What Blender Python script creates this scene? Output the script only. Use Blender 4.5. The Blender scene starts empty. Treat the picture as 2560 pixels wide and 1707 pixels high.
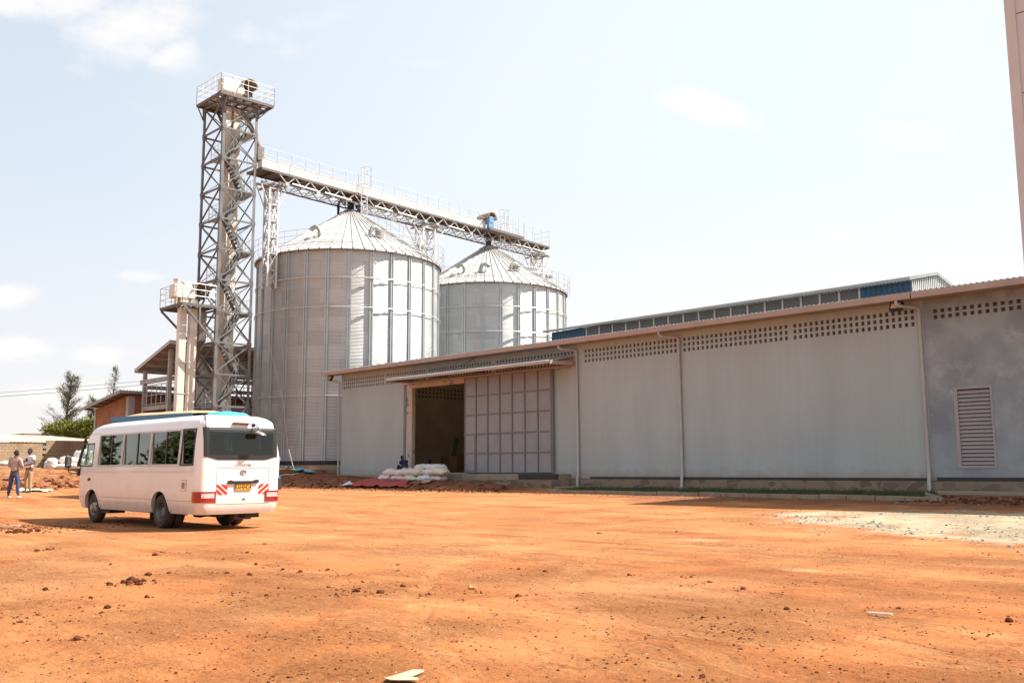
import bpy, bmesh, math, random
from mathutils import Vector, Matrix, noise
random.seed(7)
R = math.radians
S = bpy.context.scene
COL = S.collection

# ------------------------------------------------------------------ camera
cam_d = bpy.data.cameras.new("camera"); cam = bpy.data.objects.new("camera", cam_d); COL.objects.link(cam)
cam.location = (0, 0, 1.35)
YAW, PITCH, ROLL = R(46), 0.132, -0.0052
cam.rotation_euler = (Matrix.Rotation(YAW, 3, 'Z') @ Matrix.Rotation(math.pi/2 + PITCH, 3, 'X') @ Matrix.Rotation(ROLL, 3, 'Z')).to_euler()
cam_d.sensor_width = 36; cam_d.lens = 36*2380/2560; cam_d.clip_end = 5000; cam_d.clip_start = .05
S.camera = cam
# ------------------------------------------------------------------ light
SUN = Vector((.48, .61, 1.0)).normalized()
elev = math.asin(SUN.z)
sd = bpy.data.lights.new("sun", 'SUN'); so = bpy.data.objects.new("sun", sd); COL.objects.link(so)
sd.energy = 4.9; sd.angle = R(.55); sd.color = (1, .95, .87)
so.rotation_euler = SUN.to_track_quat('Z', 'Y').to_euler()
W = bpy.data.worlds.new("World"); S.world = W; W.use_nodes = True
S.view_settings.view_transform = 'Standard'; S.view_settings.look = 'None'
S.view_settings.exposure = 1.08; S.view_settings.gamma = 1
def build_world():
    nt = W.node_tree; nt.nodes.clear()
    N = nt.nodes.new; L = nt.links.new
    out = N('ShaderNodeOutputWorld'); bg = N('ShaderNodeBackground'); bg.inputs[1].default_value = .105
    sky = N('ShaderNodeTexSky'); sky.sky_type = 'NISHITA'; sky.sun_disc = False
    sky.sun_elevation = elev; sky.sun_rotation = math.atan2(SUN.x, SUN.y)
    sky.air_density = 1.0; sky.dust_density = 3.0; sky.ozone_density = 1.5; sky.altitude = 1400
    # thin high haze: milky veil, denser toward the horizon and toward the sun side
    tc = N('ShaderNodeTexCoord')
    sep = N('ShaderNodeSeparateXYZ'); L(tc.outputs['Generated'], sep.inputs[0])
    hz = N('ShaderNodeMapRange'); L(sep.outputs['Z'], hz.inputs[0])
    hz.inputs[1].default_value = 0; hz.inputs[2].default_value = .55; hz.inputs[3].default_value = .93; hz.inputs[4].default_value = .74
    dt = N('ShaderNodeVectorMath'); dt.operation = 'DOT_PRODUCT'; L(tc.outputs['Generated'], dt.inputs[0]); dt.inputs[1].default_value = Vector((.25, 1, 0)).normalized()
    sg = N('ShaderNodeMapRange'); L(dt.outputs['Value'], sg.inputs[0]); sg.inputs[1].default_value = .1; sg.inputs[2].default_value = 1; sg.inputs[3].default_value = 0; sg.inputs[4].default_value = .5
    ad = N('ShaderNodeMath'); ad.operation = 'ADD'; ad.use_clamp = True; L(hz.outputs[0], ad.inputs[0]); L(sg.outputs[0], ad.inputs[1])
    veilc = N('ShaderNodeMix'); veilc.data_type = 'RGBA'
    L(sep.outputs['Z'], veilc.inputs[0]); veilc.inputs[6].default_value = (4.55, 4.28, 4.08, 1); veilc.inputs[7].default_value = (3.75, 4.05, 4.35, 1)
    vf = N('ShaderNodeMapRange'); L(sep.outputs['Z'], vf.inputs[0]); vf.inputs[1].default_value = .0; vf.inputs[2].default_value = .28
    L(vf.outputs[0], veilc.inputs[0])
    bo = N('ShaderNodeMapRange'); L(dt.outputs['Value'], bo.inputs[0]); bo.inputs[1].default_value = .0; bo.inputs[2].default_value = 1; bo.inputs[3].default_value = .98; bo.inputs[4].default_value = 1.16
    vs_ = N('ShaderNodeVectorMath'); vs_.operation = 'SCALE'; L(veilc.outputs[2], vs_.inputs[0]); L(bo.outputs[0], vs_.inputs['Scale'])
    mx = N('ShaderNodeMix'); mx.data_type = 'RGBA'; L(ad.outputs[0], mx.inputs[0]); L(sky.outputs[0], mx.inputs[6]); L(vs_.outputs[0], mx.inputs[7])
    # cumulus wisps at fixed places in the sky
    nz = N('ShaderNodeTexNoise'); nz.inputs['Scale'].default_value = 7; nz.inputs['Detail'].default_value = 7; nz.inputs['Roughness'].default_value = .6
    mp = N('ShaderNodeMapping'); mp.inputs['Scale'].default_value = (1, 1, 2.0); L(tc.outputs['Generated'], mp.inputs[0]); L(mp.outputs[0], nz.inputs['Vector'])
    cur = None
    for (d, ax, rad, st) in CLOUDS:
        v = N('ShaderNodeVectorMath'); v.operation = 'SUBTRACT'; L(tc.outputs['Generated'], v.inputs[0]); v.inputs[1].default_value = d
        m = N('ShaderNodeVectorRotate'); m.rotation_type = 'Z_AXIS'; L(v.outputs[0], m.inputs['Vector']); m.inputs['Angle'].default_value = -YAW
        # local frame: x = across, z = up
        s2 = N('ShaderNodeVectorRotate'); s2.rotation_type = 'Y_AXIS'; L(m.outputs[0], s2.inputs['Vector']); s2.inputs['Angle'].default_value = ax
        sc = N('ShaderNodeVectorMath'); sc.operation = 'MULTIPLY'; L(s2.outputs[0], sc.inputs[0]); sc.inputs[1].default_value = (1/rad[0], 1/rad[0], 1/rad[1])
        ln = N('ShaderNodeVectorMath'); ln.operation = 'LENGTH'; L(sc.outputs[0], ln.inputs[0])
        fa = N('ShaderNodeMapRange'); fa.interpolation_type = 'SMOOTHSTEP'; L(ln.outputs['Value'], fa.inputs[0])
        fa.inputs[1].default_value = 0; fa.inputs[2].default_value = 1; fa.inputs[3].default_value = st; fa.inputs[4].default_value = 0
        if cur is None: cur = fa.outputs[0]
        else:
            a = N('ShaderNodeMath'); a.operation = 'MAXIMUM'; L(cur, a.inputs[0]); L(fa.outputs[0], a.inputs[1]); cur = a.outputs[0]
    ns = N('ShaderNodeMapRange'); L(nz.outputs[0], ns.inputs[0]); ns.inputs[1].default_value = .3; ns.inputs[2].default_value = .7; ns.inputs[3].default_value = -.80; ns.inputs[4].default_value = .28
    a = N('ShaderNodeMath'); a.operation = 'ADD'; L(cur, a.inputs[0]); L(ns.outputs[0], a.inputs[1])
    cl = N('ShaderNodeMapRange'); cl.interpolation_type = 'SMOOTHSTEP'; L(a.outputs[0], cl.inputs[0]); cl.inputs[1].default_value = 0; cl.inputs[2].default_value = 1.0; cl.inputs[4].default_value = .85
    m2 = N('ShaderNodeMix'); m2.data_type = 'RGBA'; L(cl.outputs[0], m2.inputs[0]); L(mx.outputs[2], m2.inputs[6]); m2.inputs[7].default_value = (5.3, 4.95, 4.7, 1)
    L(m2.outputs[2], bg.inputs[0]); L(bg.outputs[0], out.inputs[0])
def pdir(px, py):   # a direction in the sky (built once for the cloud positions)
    v = Vector(((px-1280)/2380, (853.5-py)/2380, -1)).normalized()
    return (cam.rotation_euler.to_matrix() @ v)
CLOUDS = [(pdir(330, 60), R(20), (.13, .050), 1.15), (pdir(170, 5), R(10), (.13, .04), 1.0), (pdir(440, 125), R(25), (.055, .022), .8), (pdir(610, 90), R(0), (.03, .02), .45),
          (pdir(1760, 268), R(-14), (.095, .022), 1.0), (pdir(2070, 590), R(-3), (.12, .035), .6), (pdir(20, 740), R(5), (.05, .022), .95), (pdir(40, 870), R(8), (.07, .026), .8),
          (pdir(365, 692), R(3), (.045, .014), .75), (pdir(300, 762), R(2), (.04, .013), .5), (pdir(245, 885), R(3), (.05, .016), .7), (pdir(170, 985), R(0), (.10, .02), .6)]
build_world()

# ------------------------------------------------------------------ helpers
ORG = {}
def tag(o, label=None, cat=None, group=None, kind=None):
    if label: o['label'] = label
    if cat: o['category'] = cat
    if group: o['group'] = group
    if kind: o['kind'] = kind
    return o
def thing(name, loc, label, cat, group=None, rz=0, world=True):
    o = bpy.data.objects.new(name, None); COL.objects.link(o); o.location = loc; o.rotation_euler = (0, 0, rz)
    o.empty_display_size = .3
    ORG[o.name] = Vector(loc) if world else Vector((0, 0, 0))
    return tag(o, label, cat, group)
class MB:
    def __init__(s): s.v = []; s.f = []; s.m = []; s.mi = 0
    def add(s, vs, fs):
        b = len(s.v); s.v += [tuple(x) for x in vs]; s.f += [tuple(b+i for i in f) for f in fs]; s.m += [s.mi]*len(fs); return s
    def box(s, x0, x1, y0, y1, z0, z1, M=None):
        vs = [Vector((x, y, z)) for x in (x0, x1) for y in (y0, y1) for z in (z0, z1)]
        if M: vs = [M @ v for v in vs]
        return s.add(vs, [(0, 1, 3, 2), (4, 6, 7, 5), (0, 4, 5, 1), (2, 3, 7, 6), (0, 2, 6, 4), (1, 5, 7, 3)])
    def bar(s, a, b, w=.1, h=None, up=(0, 0, 1)):
        a = Vector(a); b = Vector(b); d = (b-a)
        if d.length < 1e-6: return s
        h = h or w; dn = d.normalized(); u = Vector(up)
        if abs(dn.dot(u)) > .98: u = Vector((1, 0, 0)) if abs(dn.x) < .9 else Vector((0, 1, 0))
        r = dn.cross(u).normalized(); u = r.cross(dn).normalized()
        vs = []
        for p in (a, b):
            for i, j in ((-1, -1), (1, -1), (1, 1), (-1, 1)): vs.append(p + r*i*w/2 + u*j*h/2)
        return s.add(vs, [(3, 2, 1, 0), (4, 5, 6, 7), (0, 1, 5, 4), (1, 2, 6, 5), (2, 3, 7, 6), (3, 0, 4, 7)])
    def tube(s, pts, r, n=6, caps=True):
        pts = [Vector(p) for p in pts]; rs = r if isinstance(r, (list, tuple)) else [r]*len(pts); b = len(s.v); vs = []; pu = None
        for i, p in enumerate(pts):
            d = (pts[min(i+1, len(pts)-1)] - pts[max(i-1, 0)])
            if d.length < 1e-9: d = Vector((0, 0, 1))
            d.normalize()
            u = pu if pu and abs(pu.dot(d)) < .95 else (Vector((0, 0, 1)) if abs(d.z) < .9 else Vector((1, 0, 0)))
            x = d.cross(u).normalized(); u = x.cross(d).normalized(); pu = u
            for k in range(n):
                a = 2*math.pi*k/n; vs.append(p + (x*math.cos(a)+u*math.sin(a))*rs[i])
        fs = []
        for i in range(len(pts)-1):
            for k in range(n): fs.append((i*n+k, i*n+(k+1) % n, (i+1)*n+(k+1) % n, (i+1)*n+k))
        if caps: fs.append(tuple(range(n-1, -1, -1))); fs.append(tuple((len(pts)-1)*n+k for k in range(n)))
        return s.add(vs, fs)
    def prism(s, poly, ax, t0, t1):
        # poly: 2D points; ax: 'x','y','z' extrusion axis
        def mk(p, t): return {'x': (t, p[0], p[1]), 'y': (p[0], t, p[1]), 'z': (p[0], p[1], t)}[ax]
        n = len(poly); vs = [mk(p, t0) for p in poly]+[mk(p, t1) for p in poly]
        fs = [tuple(range(n-1, -1, -1)), tuple(range(n, 2*n))]+[(i, (i+1) % n, n+(i+1) % n, n+i) for i in range(n)]
        return s.add(vs, fs)
    def lathe(s, prof, c, n=24, axis='z', caps=True):
        # prof: (radius, height) along axis
        vs = []
        for (r, h) in prof:
            for k in range(n):
                a = 2*math.pi*k/n; x, y = r*math.cos(a), r*math.sin(a)
                vs.append({'z': (c[0]+x, c[1]+y, c[2]+h), 'y': (c[0]+x, c[1]+h, c[2]+y), 'x': (c[0]+h, c[1]+x, c[2]+y)}[axis])
        fs = []
        for i in range(len(prof)-1):
            for k in range(n): fs.append((i*n+k, i*n+(k+1) % n, (i+1)*n+(k+1) % n, (i+1)*n+k))
        if caps: fs.append(tuple(range(n-1, -1, -1))); fs.append(tuple((len(prof)-1)*n+k for k in range(n)))
        return s.add(vs, fs)
    def quad(s, a, b, c, d): return s.add([a, b, c, d], [(0, 1, 2, 3)])
    def build(s, name, mat, parent=None, org=None, smooth=False, bevel=0, sub=0):
        me = bpy.data.meshes.new(name)
        if org is None: org = ORG.get(parent.name, Vector((0, 0, 0))) if parent else Vector((0, 0, 0))
        org = Vector(org)
        me.from_pydata([tuple(Vector(v)-org) for v in s.v], [], s.f); me.update()
        for mm in (mat if isinstance(mat, (list, tuple)) else [mat]): me.materials.append(mm)
        if any(s.m): me.polygons.foreach_set('material_index', s.m)
        bm = bmesh.new(); bm.from_mesh(me); bmesh.ops.recalc_face_normals(bm, faces=bm.faces); bm.to_mesh(me); bm.free()
        if smooth: me.polygons.foreach_set('use_smooth', [True]*len(me.polygons))
        o = bpy.data.objects.new(name, me); COL.objects.link(o)
        if parent: o.parent = parent; ORG[o.name] = org
        else: o.location = org; ORG[o.name] = org
        if bevel:
            m = o.modifiers.new('b', 'BEVEL'); m.width = bevel; m.segments = 2; m.limit_method = 'ANGLE'
        if sub:
            m = o.modifiers.new('s', 'SUBSURF'); m.levels = sub; m.render_levels = sub
        if smooth and not sub:
            try: me.set_sharp_from_angle(angle=R(38))
            except Exception: pass
        return o
def copy_tree(o, parent=None):
    c = o.copy(); COL.objects.link(c); c.parent = parent
    for ch in list(o.children): copy_tree(ch, c)
    return c
def bake_mod(o):
    dg = bpy.context.evaluated_depsgraph_get(); dg.update()
    me = bpy.data.meshes.new_from_object(o.evaluated_get(dg)); o.modifiers.clear(); o.data = me
def cut(o, cutter, op='DIFFERENCE'):
    m = o.modifiers.new('c', 'BOOLEAN'); m.object = cutter; m.operation = op; m.solver = 'EXACT'
    bake_mod(o); bpy.data.objects.remove(cutter)

# ------------------------------------------------------------------ materials
MATS = {}
def pm(name, c1, c2=None, scale=3, rough=.7, metal=0, bump=0, bscale=20, detail=5, lo=.35, hi=.65, stretch=(1, 1, 1), spec=.5, coat=0, c3=None, s3=1, lo3=.55, hi3=.7, rvar=0):
    if name in MATS: return MATS[name]
    m = bpy.data.materials.new(name); m.use_nodes = True; MATS[name] = m
    nt = m.node_tree; N = nt.nodes.new; L = nt.links.new; b = nt.nodes['Principled BSDF']
    b.inputs['Roughness'].default_value = rough; b.inputs['Metallic'].default_value = metal
    b.inputs['Specular IOR Level'].default_value = spec
    if coat: b.inputs['Coat Weight'].default_value = coat; b.inputs['Coat Roughness'].default_value = .04
    b.inputs['Base Color'].default_value = (*c1, 1)
    tc = N('ShaderNodeNewGeometry') ; mp = N('ShaderNodeMapping'); mp.inputs['Scale'].default_value = stretch; L(tc.outputs['Position'], mp.inputs[0])
    col = None
    if c2:
        n = N('ShaderNodeTexNoise'); n.inputs['Scale'].default_value = scale; n.inputs['Detail'].default_value = detail; L(mp.outputs[0], n.inputs['Vector'])
        r = N('ShaderNodeMapRange'); L(n.outputs[0], r.inputs[0]); r.inputs[1].default_value = lo; r.inputs[2].default_value = hi
        x = N('ShaderNodeMix'); x.data_type = 'RGBA'; L(r.outputs[0], x.inputs[0]); x.inputs[6].default_value = (*c1, 1); x.inputs[7].default_value = (*c2, 1); col = x.outputs[2]
        if rvar:
            rr = N('ShaderNodeMapRange'); L(n.outputs[0], rr.inputs[0]); rr.inputs[1].default_value = .3; rr.inputs[2].default_value = .7; rr.inputs[3].default_value = rough-rvar; rr.inputs[4].default_value = rough+rvar
            L(rr.outputs[0], b.inputs['Roughness'])
    if c3:
        n = N('ShaderNodeTexNoise'); n.inputs['Scale'].default_value = s3; n.inputs['Detail'].default_value = 8; n.inputs['Roughness'].default_value = .65; L(mp.outputs[0], n.inputs['Vector'])
        r = N('ShaderNodeMapRange'); L(n.outputs[0], r.inputs[0]); r.inputs[1].default_value = lo3; r.inputs[2].default_value = hi3
        x = N('ShaderNodeMix'); x.data_type = 'RGBA'; L(r.outputs[0], x.inputs[0])
        if col: L(col, x.inputs[6])
        else: x.inputs[6].default_value = (*c1, 1)
        x.inputs[7].default_value = (*c3, 1); col = x.outputs[2]
    if col: L(col, b.inputs['Base Color'])
    if bump:
        n = N('ShaderNodeTexNoise'); n.inputs['Scale'].default_value = bscale; n.inputs['Detail'].default_value = 6; L(tc.outputs['Position'], n.inputs['Vector'])
        bp = N('ShaderNodeBump'); bp.inputs['Strength'].default_value = bump; bp.inputs['Distance'].default_value = .02; L(n.outputs[0], bp.inputs['Height']); L(bp.outputs[0], b.inputs['Normal'])
    return m
def corrug(m, direction, pitch, depth, sharp=False):
    """add a real-surface bump wave (sheet-metal profile) to a material"""
    nt = m.node_tree; N = nt.nodes.new; L = nt.links.new; b = nt.nodes['Principled BSDF']
    g = N('ShaderNodeNewGeometry'); d = N('ShaderNodeVectorMath'); d.operation = 'DOT_PRODUCT'; L(g.outputs['Position'], d.inputs[0]); d.inputs[1].default_value = direction
    k = N('ShaderNodeMath'); k.operation = 'MULTIPLY'; L(d.outputs['Value'], k.inputs[0]); k.inputs[1].default_value = 2*math.pi/pitch
    s = N('ShaderNodeMath'); s.operation = 'SINE'; L(k.outputs[0], s.inputs[0]); h = s.outputs[0]
    if sharp:
        r = N('ShaderNodeMapRange'); L(h, r.inputs[0]); r.inputs[1].default_value = .5; r.inputs[2].default_value = .9; h = r.outputs[0]
    bp = N('ShaderNodeBump'); bp.inputs['Strength'].default_value = 1; bp.inputs['Distance'].default_value = depth; L(h, bp.inputs['Height'])
    old = b.inputs['Normal'].links
    if old: L(old[0].from_socket, bp.inputs['Normal'])
    L(bp.outputs[0], b.inputs['Normal'])
    return m
def emis(m, col, st):
    b = m.node_tree.nodes['Principled BSDF']; b.inputs['Emission Color'].default_value = (*col, 1); b.inputs['Emission Strength'].default_value = st; return m
STEEL_D = pm('painted_steel', (.12, .125, .13), (.18, .175, .17), 1.2, .55, .2, .15, 30, c3=(.20, .085, .045), s3=.9, lo3=.58, hi3=.70)
STEEL_R = pm('rusty_steel', (.12, .12, .12), (.15, .115, .10), 1.5, .7, .1, .2, 30)
GALV = pm('galvanised', (.40, .41, .42), (.50, .50, .49), 4, .45, .4, .1, 40)
GALV_W = pm('galvanised_pale', (.62, .62, .60), (.72, .70, .66), 3, .45, .35, .05, 40)
CREAM = pm('cream_sheet', (.60, .54, .46), (.72, .67, .58), 1.0, .5, .15, .1, 8, c3=(.40, .30, .21), s3=.8, lo3=.60, hi3=.72)
LAT = (.36, .155, .062)

def ground_mat():
    m = bpy.data.materials.new('laterite_ground'); m.use_nodes = True
    nt = m.node_tree; N = nt.nodes.new; L = nt.links.new; b = nt.nodes['Principled BSDF']; b.inputs['Roughness'].default_value = .95; b.inputs['Specular IOR Level'].default_value = .15
    g = N('ShaderNodeNewGeometry'); P = g.outputs['Position']
    def noise_(scale, det=5, ro=.55, vec=P, st=None, off=(0, 0, 0), rot=0):
        n = N('ShaderNodeTexNoise'); n.inputs['Scale'].default_value = scale; n.inputs['Detail'].default_value = det; n.inputs['Roughness'].default_value = ro
        mp = N('ShaderNodeMapping'); mp.inputs['Location'].default_value = off
        if st: mp.inputs['Scale'].default_value = st
        mp.inputs['Rotation'].default_value = (0, 0, rot)
        L(vec, mp.inputs[0]); L(mp.outputs[0], n.inputs['Vector']); return n.outputs[0]
    def rng(x, a, c, lo=0, hi=1, sm=False):
        r = N('ShaderNodeMapRange'); L(x, r.inputs[0]); r.inputs[1].default_value = a; r.inputs[2].default_value = c; r.inputs[3].default_value = lo; r.inputs[4].default_value = hi
        if sm: r.interpolation_type = 'SMOOTHSTEP'
        return r.outputs[0]
    def mix(f, a, c):
        x = N('ShaderNodeMix'); x.data_type = 'RGBA'; L(f, x.inputs[0])
        for i, q in ((6, a), (7, c)):
            if isinstance(q, tuple): x.inputs[i].default_value = (*q, 1)
            else: L(q, x.inputs[i])
        return x.outputs[2]
    def mth(op, a, c=0.0):
        x = N('ShaderNodeMath'); x.operation = op
        for i, q in ((0, a), (1, c)):
            if isinstance(q, (int, float)): x.inputs[i].default_value = q
            else: L(q, x.inputs[i])
        return x.outputs[0]
    big = rng(noise_(.16, 4), .38, .62)
    base = mix(big, (.365, .118, .034), (.440, .168, .055))
    # wheel-swept dusty streaks crossing the yard, strongest away from the rough foreground
    spx = N('ShaderNodeSeparateXYZ'); L(P, spx.inputs[0])
    far = rng(mth('ADD', mth('MULTIPLY', spx.outputs['X'], -.72), mth('MULTIPLY', spx.outputs['Y'], .69)), 7, 17)
    stk = rng(noise_(.8, 7, .65, st=(.16, 1.3, 1), rot=R(-44)), .44, .66)
    base = mix(mth('MULTIPLY', far, .35), base, (.46, .200, .078))
    base = mix(mth('MULTIPLY', stk, mth('ADD', mth('MULTIPLY', far, .45), .22)), base, (.56, .285, .118))
    trk = rng(noise_(2.6, 5, .6, st=(.06, 1.6, 1), rot=R(-62), off=(3, 9, 0)), .54, .62)
    base = mix(mth('MULTIPLY', mth('MULTIPLY', trk, far), .35), base, (.26, .085, .026))
    redp = rng(noise_(.45, 6, .65, off=(7, 3, 0)), .50, .70)
    base = mix(mth('MULTIPLY', redp, .62), base, (.365, .098, .024))
    dust = rng(noise_(.30, 6, .6, off=(31, 13, 0)), .50, .68)
    base = mix(mth('MULTIPLY', dust, .6), base, (.48, .225, .098))
    tracks = None; wob = mth('MULTIPLY', mth('SUBTRACT', noise_(.35, 3, .5, off=(5, 5, 5)), .5), 1.3); brk = rng(noise_(1.6, 5, .6, off=(9, 1, 0)), .40, .58)
    for (cx_, cy_, rr_) in ((-16, 62, 51.0), (-16, 62, 49.4), (-30, -44, 58.0), (-30, -44, 56.3), (-2, -22, 30.4), (-2, -22, 28.8), (-13, 40, 26.2), (-13, 40, 24.6), (6, 22, 21.0), (6, 22, 19.3)):
        dx = mth('SUBTRACT', spx.outputs['X'], cx_); dy = mth('SUBTRACT', spx.outputs['Y'], cy_); d_ = mth('SQRT', mth('ADD', mth('MULTIPLY', dx, dx), mth('MULTIPLY', dy, dy)))
        q = mth('ABSOLUTE', mth('ADD', mth('SUBTRACT', d_, rr_), wob)); t_ = rng(q, .10, .17, 1, 0, True); tracks = t_ if tracks is None else mth('MAXIMUM', tracks, t_)
    tracks = mth('MULTIPLY', tracks, brk)
    base = mix(mth('MULTIPLY', tracks, .45), base, (.53, .255, .105))
    # grit: patches where coarse grains and dark specks break the surface
    gm = rng(noise_(.5, 5, .6, off=(20, 5, 0)), .40, .62)
    gr = rng(noise_(16, 6, .75), .50, .62)
    base = mix(mth('MULTIPLY', gr, mth('ADD', mth('MULTIPLY', gm, .20), .22)), base, (.25, .064, .019))
    g2 = rng(noise_(30, 4, .7, off=(3, 3, 3)), .56, .66)
    base = mix(mth('MULTIPLY', g2, mth('ADD', mth('MULTIPLY', gm, .30), .22)), base, (.58, .31, .16))
    g3 = rng(noise_(5.5, 7, .75, off=(11, 3, 3)), .57, .64)
    base = mix(mth('MULTIPLY', g3, mth('ADD', mth('MULTIPLY', gm, .40), .16)), base, (.16, .046, .018))
    rid = rng(mth('ABSOLUTE', mth('SUBTRACT', noise_(3.2, 9, .68, off=(17, 4, 2)), .5)), .006, .022, 1, 0)
    rm = rng(noise_(.9, 4, .6, off=(2, 27, 0)), .50, .60)
    base = mix(mth('MULTIPLY', mth('MULTIPLY', rid, rm), .62), base, (.17, .050, .018))
    g4 = rng(noise_(9, 9, .82, off=(8, 8, 1)), .54, .60)
    base = mix(mth('MULTIPLY', g4, mth('ADD', mth('MULTIPLY', rm, .34), .16)), base, (.20, .060, .020))
    g5 = rng(noise_(13, 8, .8, off=(1, 18, 1)), .57, .63)
    base = mix(mth('MULTIPLY', g5, .34), base, (.62, .33, .17))
    vo = N('ShaderNodeTexVoronoi'); vo.inputs['Scale'].default_value = 22; L(P, vo.inputs['Vector'])
    dotm = rng(vo.outputs['Distance'], .16, .24, 1, 0)
    rnd = N('ShaderNodeSeparateColor'); L(vo.outputs['Color'], rnd.inputs[0])
    sel = rng(rnd.outputs[0], .62, .66)
    base = mix(mth('MULTIPLY', mth('MULTIPLY', dotm, sel), .7), base, mix(rng(rnd.outputs[1], .45, .55), (.45, .26, .15), (.14, .05, .022)))
    # dried cement / stone dust patch at the right
    sp = N('ShaderNodeSeparateXYZ'); L(P, sp.inputs[0])
    ed = noise_(.9, 6, .65)
    # distance in a rotated frame along the patch
    u = mth('ADD', mth('MULTIPLY', mth('ADD', sp.outputs['X'], 5.5), .80), mth('MULTIPLY', mth('ADD', sp.outputs['Y'], -21.9), -.28))
    v = mth('ADD', mth('MULTIPLY', mth('ADD', sp.outputs['X'], 5.5), .25), mth('MULTIPLY', mth('ADD', sp.outputs['Y'], -21.9), .97))
    du = mth('POWER', mth('ABSOLUTE', mth('DIVIDE', u, 6.6)), 2.0); dv = mth('POWER', mth('ABSOLUTE', mth('DIVIDE', v, 4.3)), 2.0)
    dd = mth('ADD', mth('ADD', du, dv), mth('MULTIPLY', mth('SUBTRACT', ed, .5), 2.6))
    cem = rng(dd, .62, 1.12, 1, 0, True)
    cc = mix(rng(noise_(2.2, 6, .65), .35, .65), (.36, .29, .19), (.50, .42, .29))
    base = mix(mth('MULTIPLY', cem, mth('ADD', .78, mth('MULTIPLY', rng(noise_(7, 6, .7), .4, .6), .22))), base, cc)
    # small pale spills
    for (x, y, r1) in ((-10.6, 15.2, .7), (-6.6, 11.6, .35)):
        dx = mth('DIVIDE', mth('SUBTRACT', sp.outputs['X'], x), r1); dy = mth('DIVIDE', mth('SUBTRACT', sp.outputs['Y'], y), r1*.75)
        q = mth('ADD', mth('ADD', mth('MULTIPLY', dx, dx), mth('MULTIPLY', dy, dy)), mth('MULTIPLY', mth('SUBTRACT', ed, .5), 2.2))
        base = mix(mth('MULTIPLY', rng(q, .1, .9, 1, 0, True), .45), base, (.50, .36, .20))
    # soil on the banks and along the verge is darker and redder, masked by position
    soil = mth('MULTIPLY', rng(sp.outputs['Y'], 30.2, 31.0, 0, 1), rng(sp.outputs['X'], -33.0, -30.5, 1, 0)); soil = mth('MAXIMUM', soil, mth('MULTIPLY', mth('MULTIPLY', rng(mth('ADD', sp.outputs['Y'], mth('MULTIPLY', ed, 4)), 28.4, 30.0, 0, 1), rng(sp.outputs['X'], -27, -20, 0, 1)), mth('SUBTRACT', 1, cem)))
    base = mix(mth('MULTIPLY', soil, .9), base, mix(rng(noise_(1.3, 6, .65), .35, .65), (.13, .045, .024), (.27, .115, .062)))
    soil2 = mth('MULTIPLY', rng(sp.outputs['X'], -44.5, -42.2, 1, 0), rng(sp.outputs['Y'], 24, 30, 1, 0))
    base = mix(mth('MULTIPLY', soil2, .75), base, mix(rng(noise_(.8, 7, .7), .42, .60), (.17, .055, .026), (.38, .185, .085)))
    L(base, b.inputs['Base Color'])
    bp = N('ShaderNodeBump'); bp.inputs['Strength'].default_value = 1.0; bp.inputs['Distance'].default_value = .045
    h = mth('ADD', mth('ADD', mth('MULTIPLY', noise_(12, 8, .75), mth('ADD', .7, mth('MULTIPLY', gm, 1.6))), mth('MULTIPLY', mth('MULTIPLY', dotm, sel), .35)), mth('MULTIPLY', noise_(2.4, 7, .65, st=(.4, 1.4, 1), rot=R(-44)), 1.6)); h = mth('SUBTRACT', h, mth('MULTIPLY', tracks, .55))
    L(h, bp.inputs['Height']); L(bp.outputs[0], b.inputs['Normal'])
    return m
GROUND = ground_mat()

# ------------------------------------------------------------------ terrain
def interp(x, pts):
    if x <= pts[0][0]: return pts[0][1]
    for (a, b), (c, d) in zip(pts, pts[1:]):
        if x <= c: return b + (d-b)*(x-a)/(c-a)
    return pts[-1][1]
def sst(a, b, x):
    t = max(0, min(1, (x-a)/(b-a))); return t*t*(3-2*t)
def zg0(x, y):
    s = -x
    fx = interp(s, [(26, 0), (38, .36), (41, .50), (46, .72), (52, 1.0), (59, 1.42), (84, 1.50), (200, 1.6)])
    fy = interp(y, [(17, 0), (30, .27), (33, .40), (36, .44), (200, .5)])
    k = 1 - sst(19, 27, y)
    z = fx*k + fy*(1-k)*1.0 if s > 26 else fy
    if s > 26: z = max(z, fy)
    # bank along the left half of the warehouse and in front of the silos
    if y > 29.0 and s > 31:
        m = interp(s, [(31, .30), (34, .42), (36, .60), (39, .68), (41.5, .60), (43, .56), (50, .86), (53, .92), (56, 1.0), (60, 1.16), (68, 1.2), (90, 1.5)])
        z = max(z, z + (m - z)*sst(30.2, 32.0, y))
    if s > 52.8 and y > 33.4: z = max(z, 1.0 + .2*sst(53, 60, s))
    if s > 56: z = max(z, min(1.42, fx)*sst(19, 30, y))
    return z
def zg(x, y):
    z = zg0(x, y)
    r = max(sst(30.3, 31.0, y)*sst(31, 33, -x)*(1 - .95*sst(34.6, 35.2, y)), sst(42.2, 45, -x)*(1-sst(22, 30, y))*(1-sst(60, 66, -x)))
    n = noise.fractal(Vector((x*1.1, y*1.1, 0)), 1.0, 2.0, 5)
    z += r*.16*n
    e = sst(41, 43.5, -x)*(1-sst(44.5, 50, -x))*(1-sst(22, 30, y))
    z += e*.30*noise.fractal(Vector((x*.9+5, y*.9, 3)), 1.0, 2.0, 4)
    if r < .5 and y < 30.8: z += .012*noise.fractal(Vector((x*.5, y*.5, 7)), 1, 2, 3)
    return z
def grid(a, b, st): 
    n = max(1, int(round((b-a)/st))); return [a+(b-a)*i/n for i in range(n)]
xs = [-2500, -1200, -600, -300, -180, -130, -105] + grid(-95, -64, .8) + grid(-64, -2, .25) + [-2, -1, 0, 1.5, 4, 8, 15, 30, 80, 200, 600, 2500]
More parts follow.
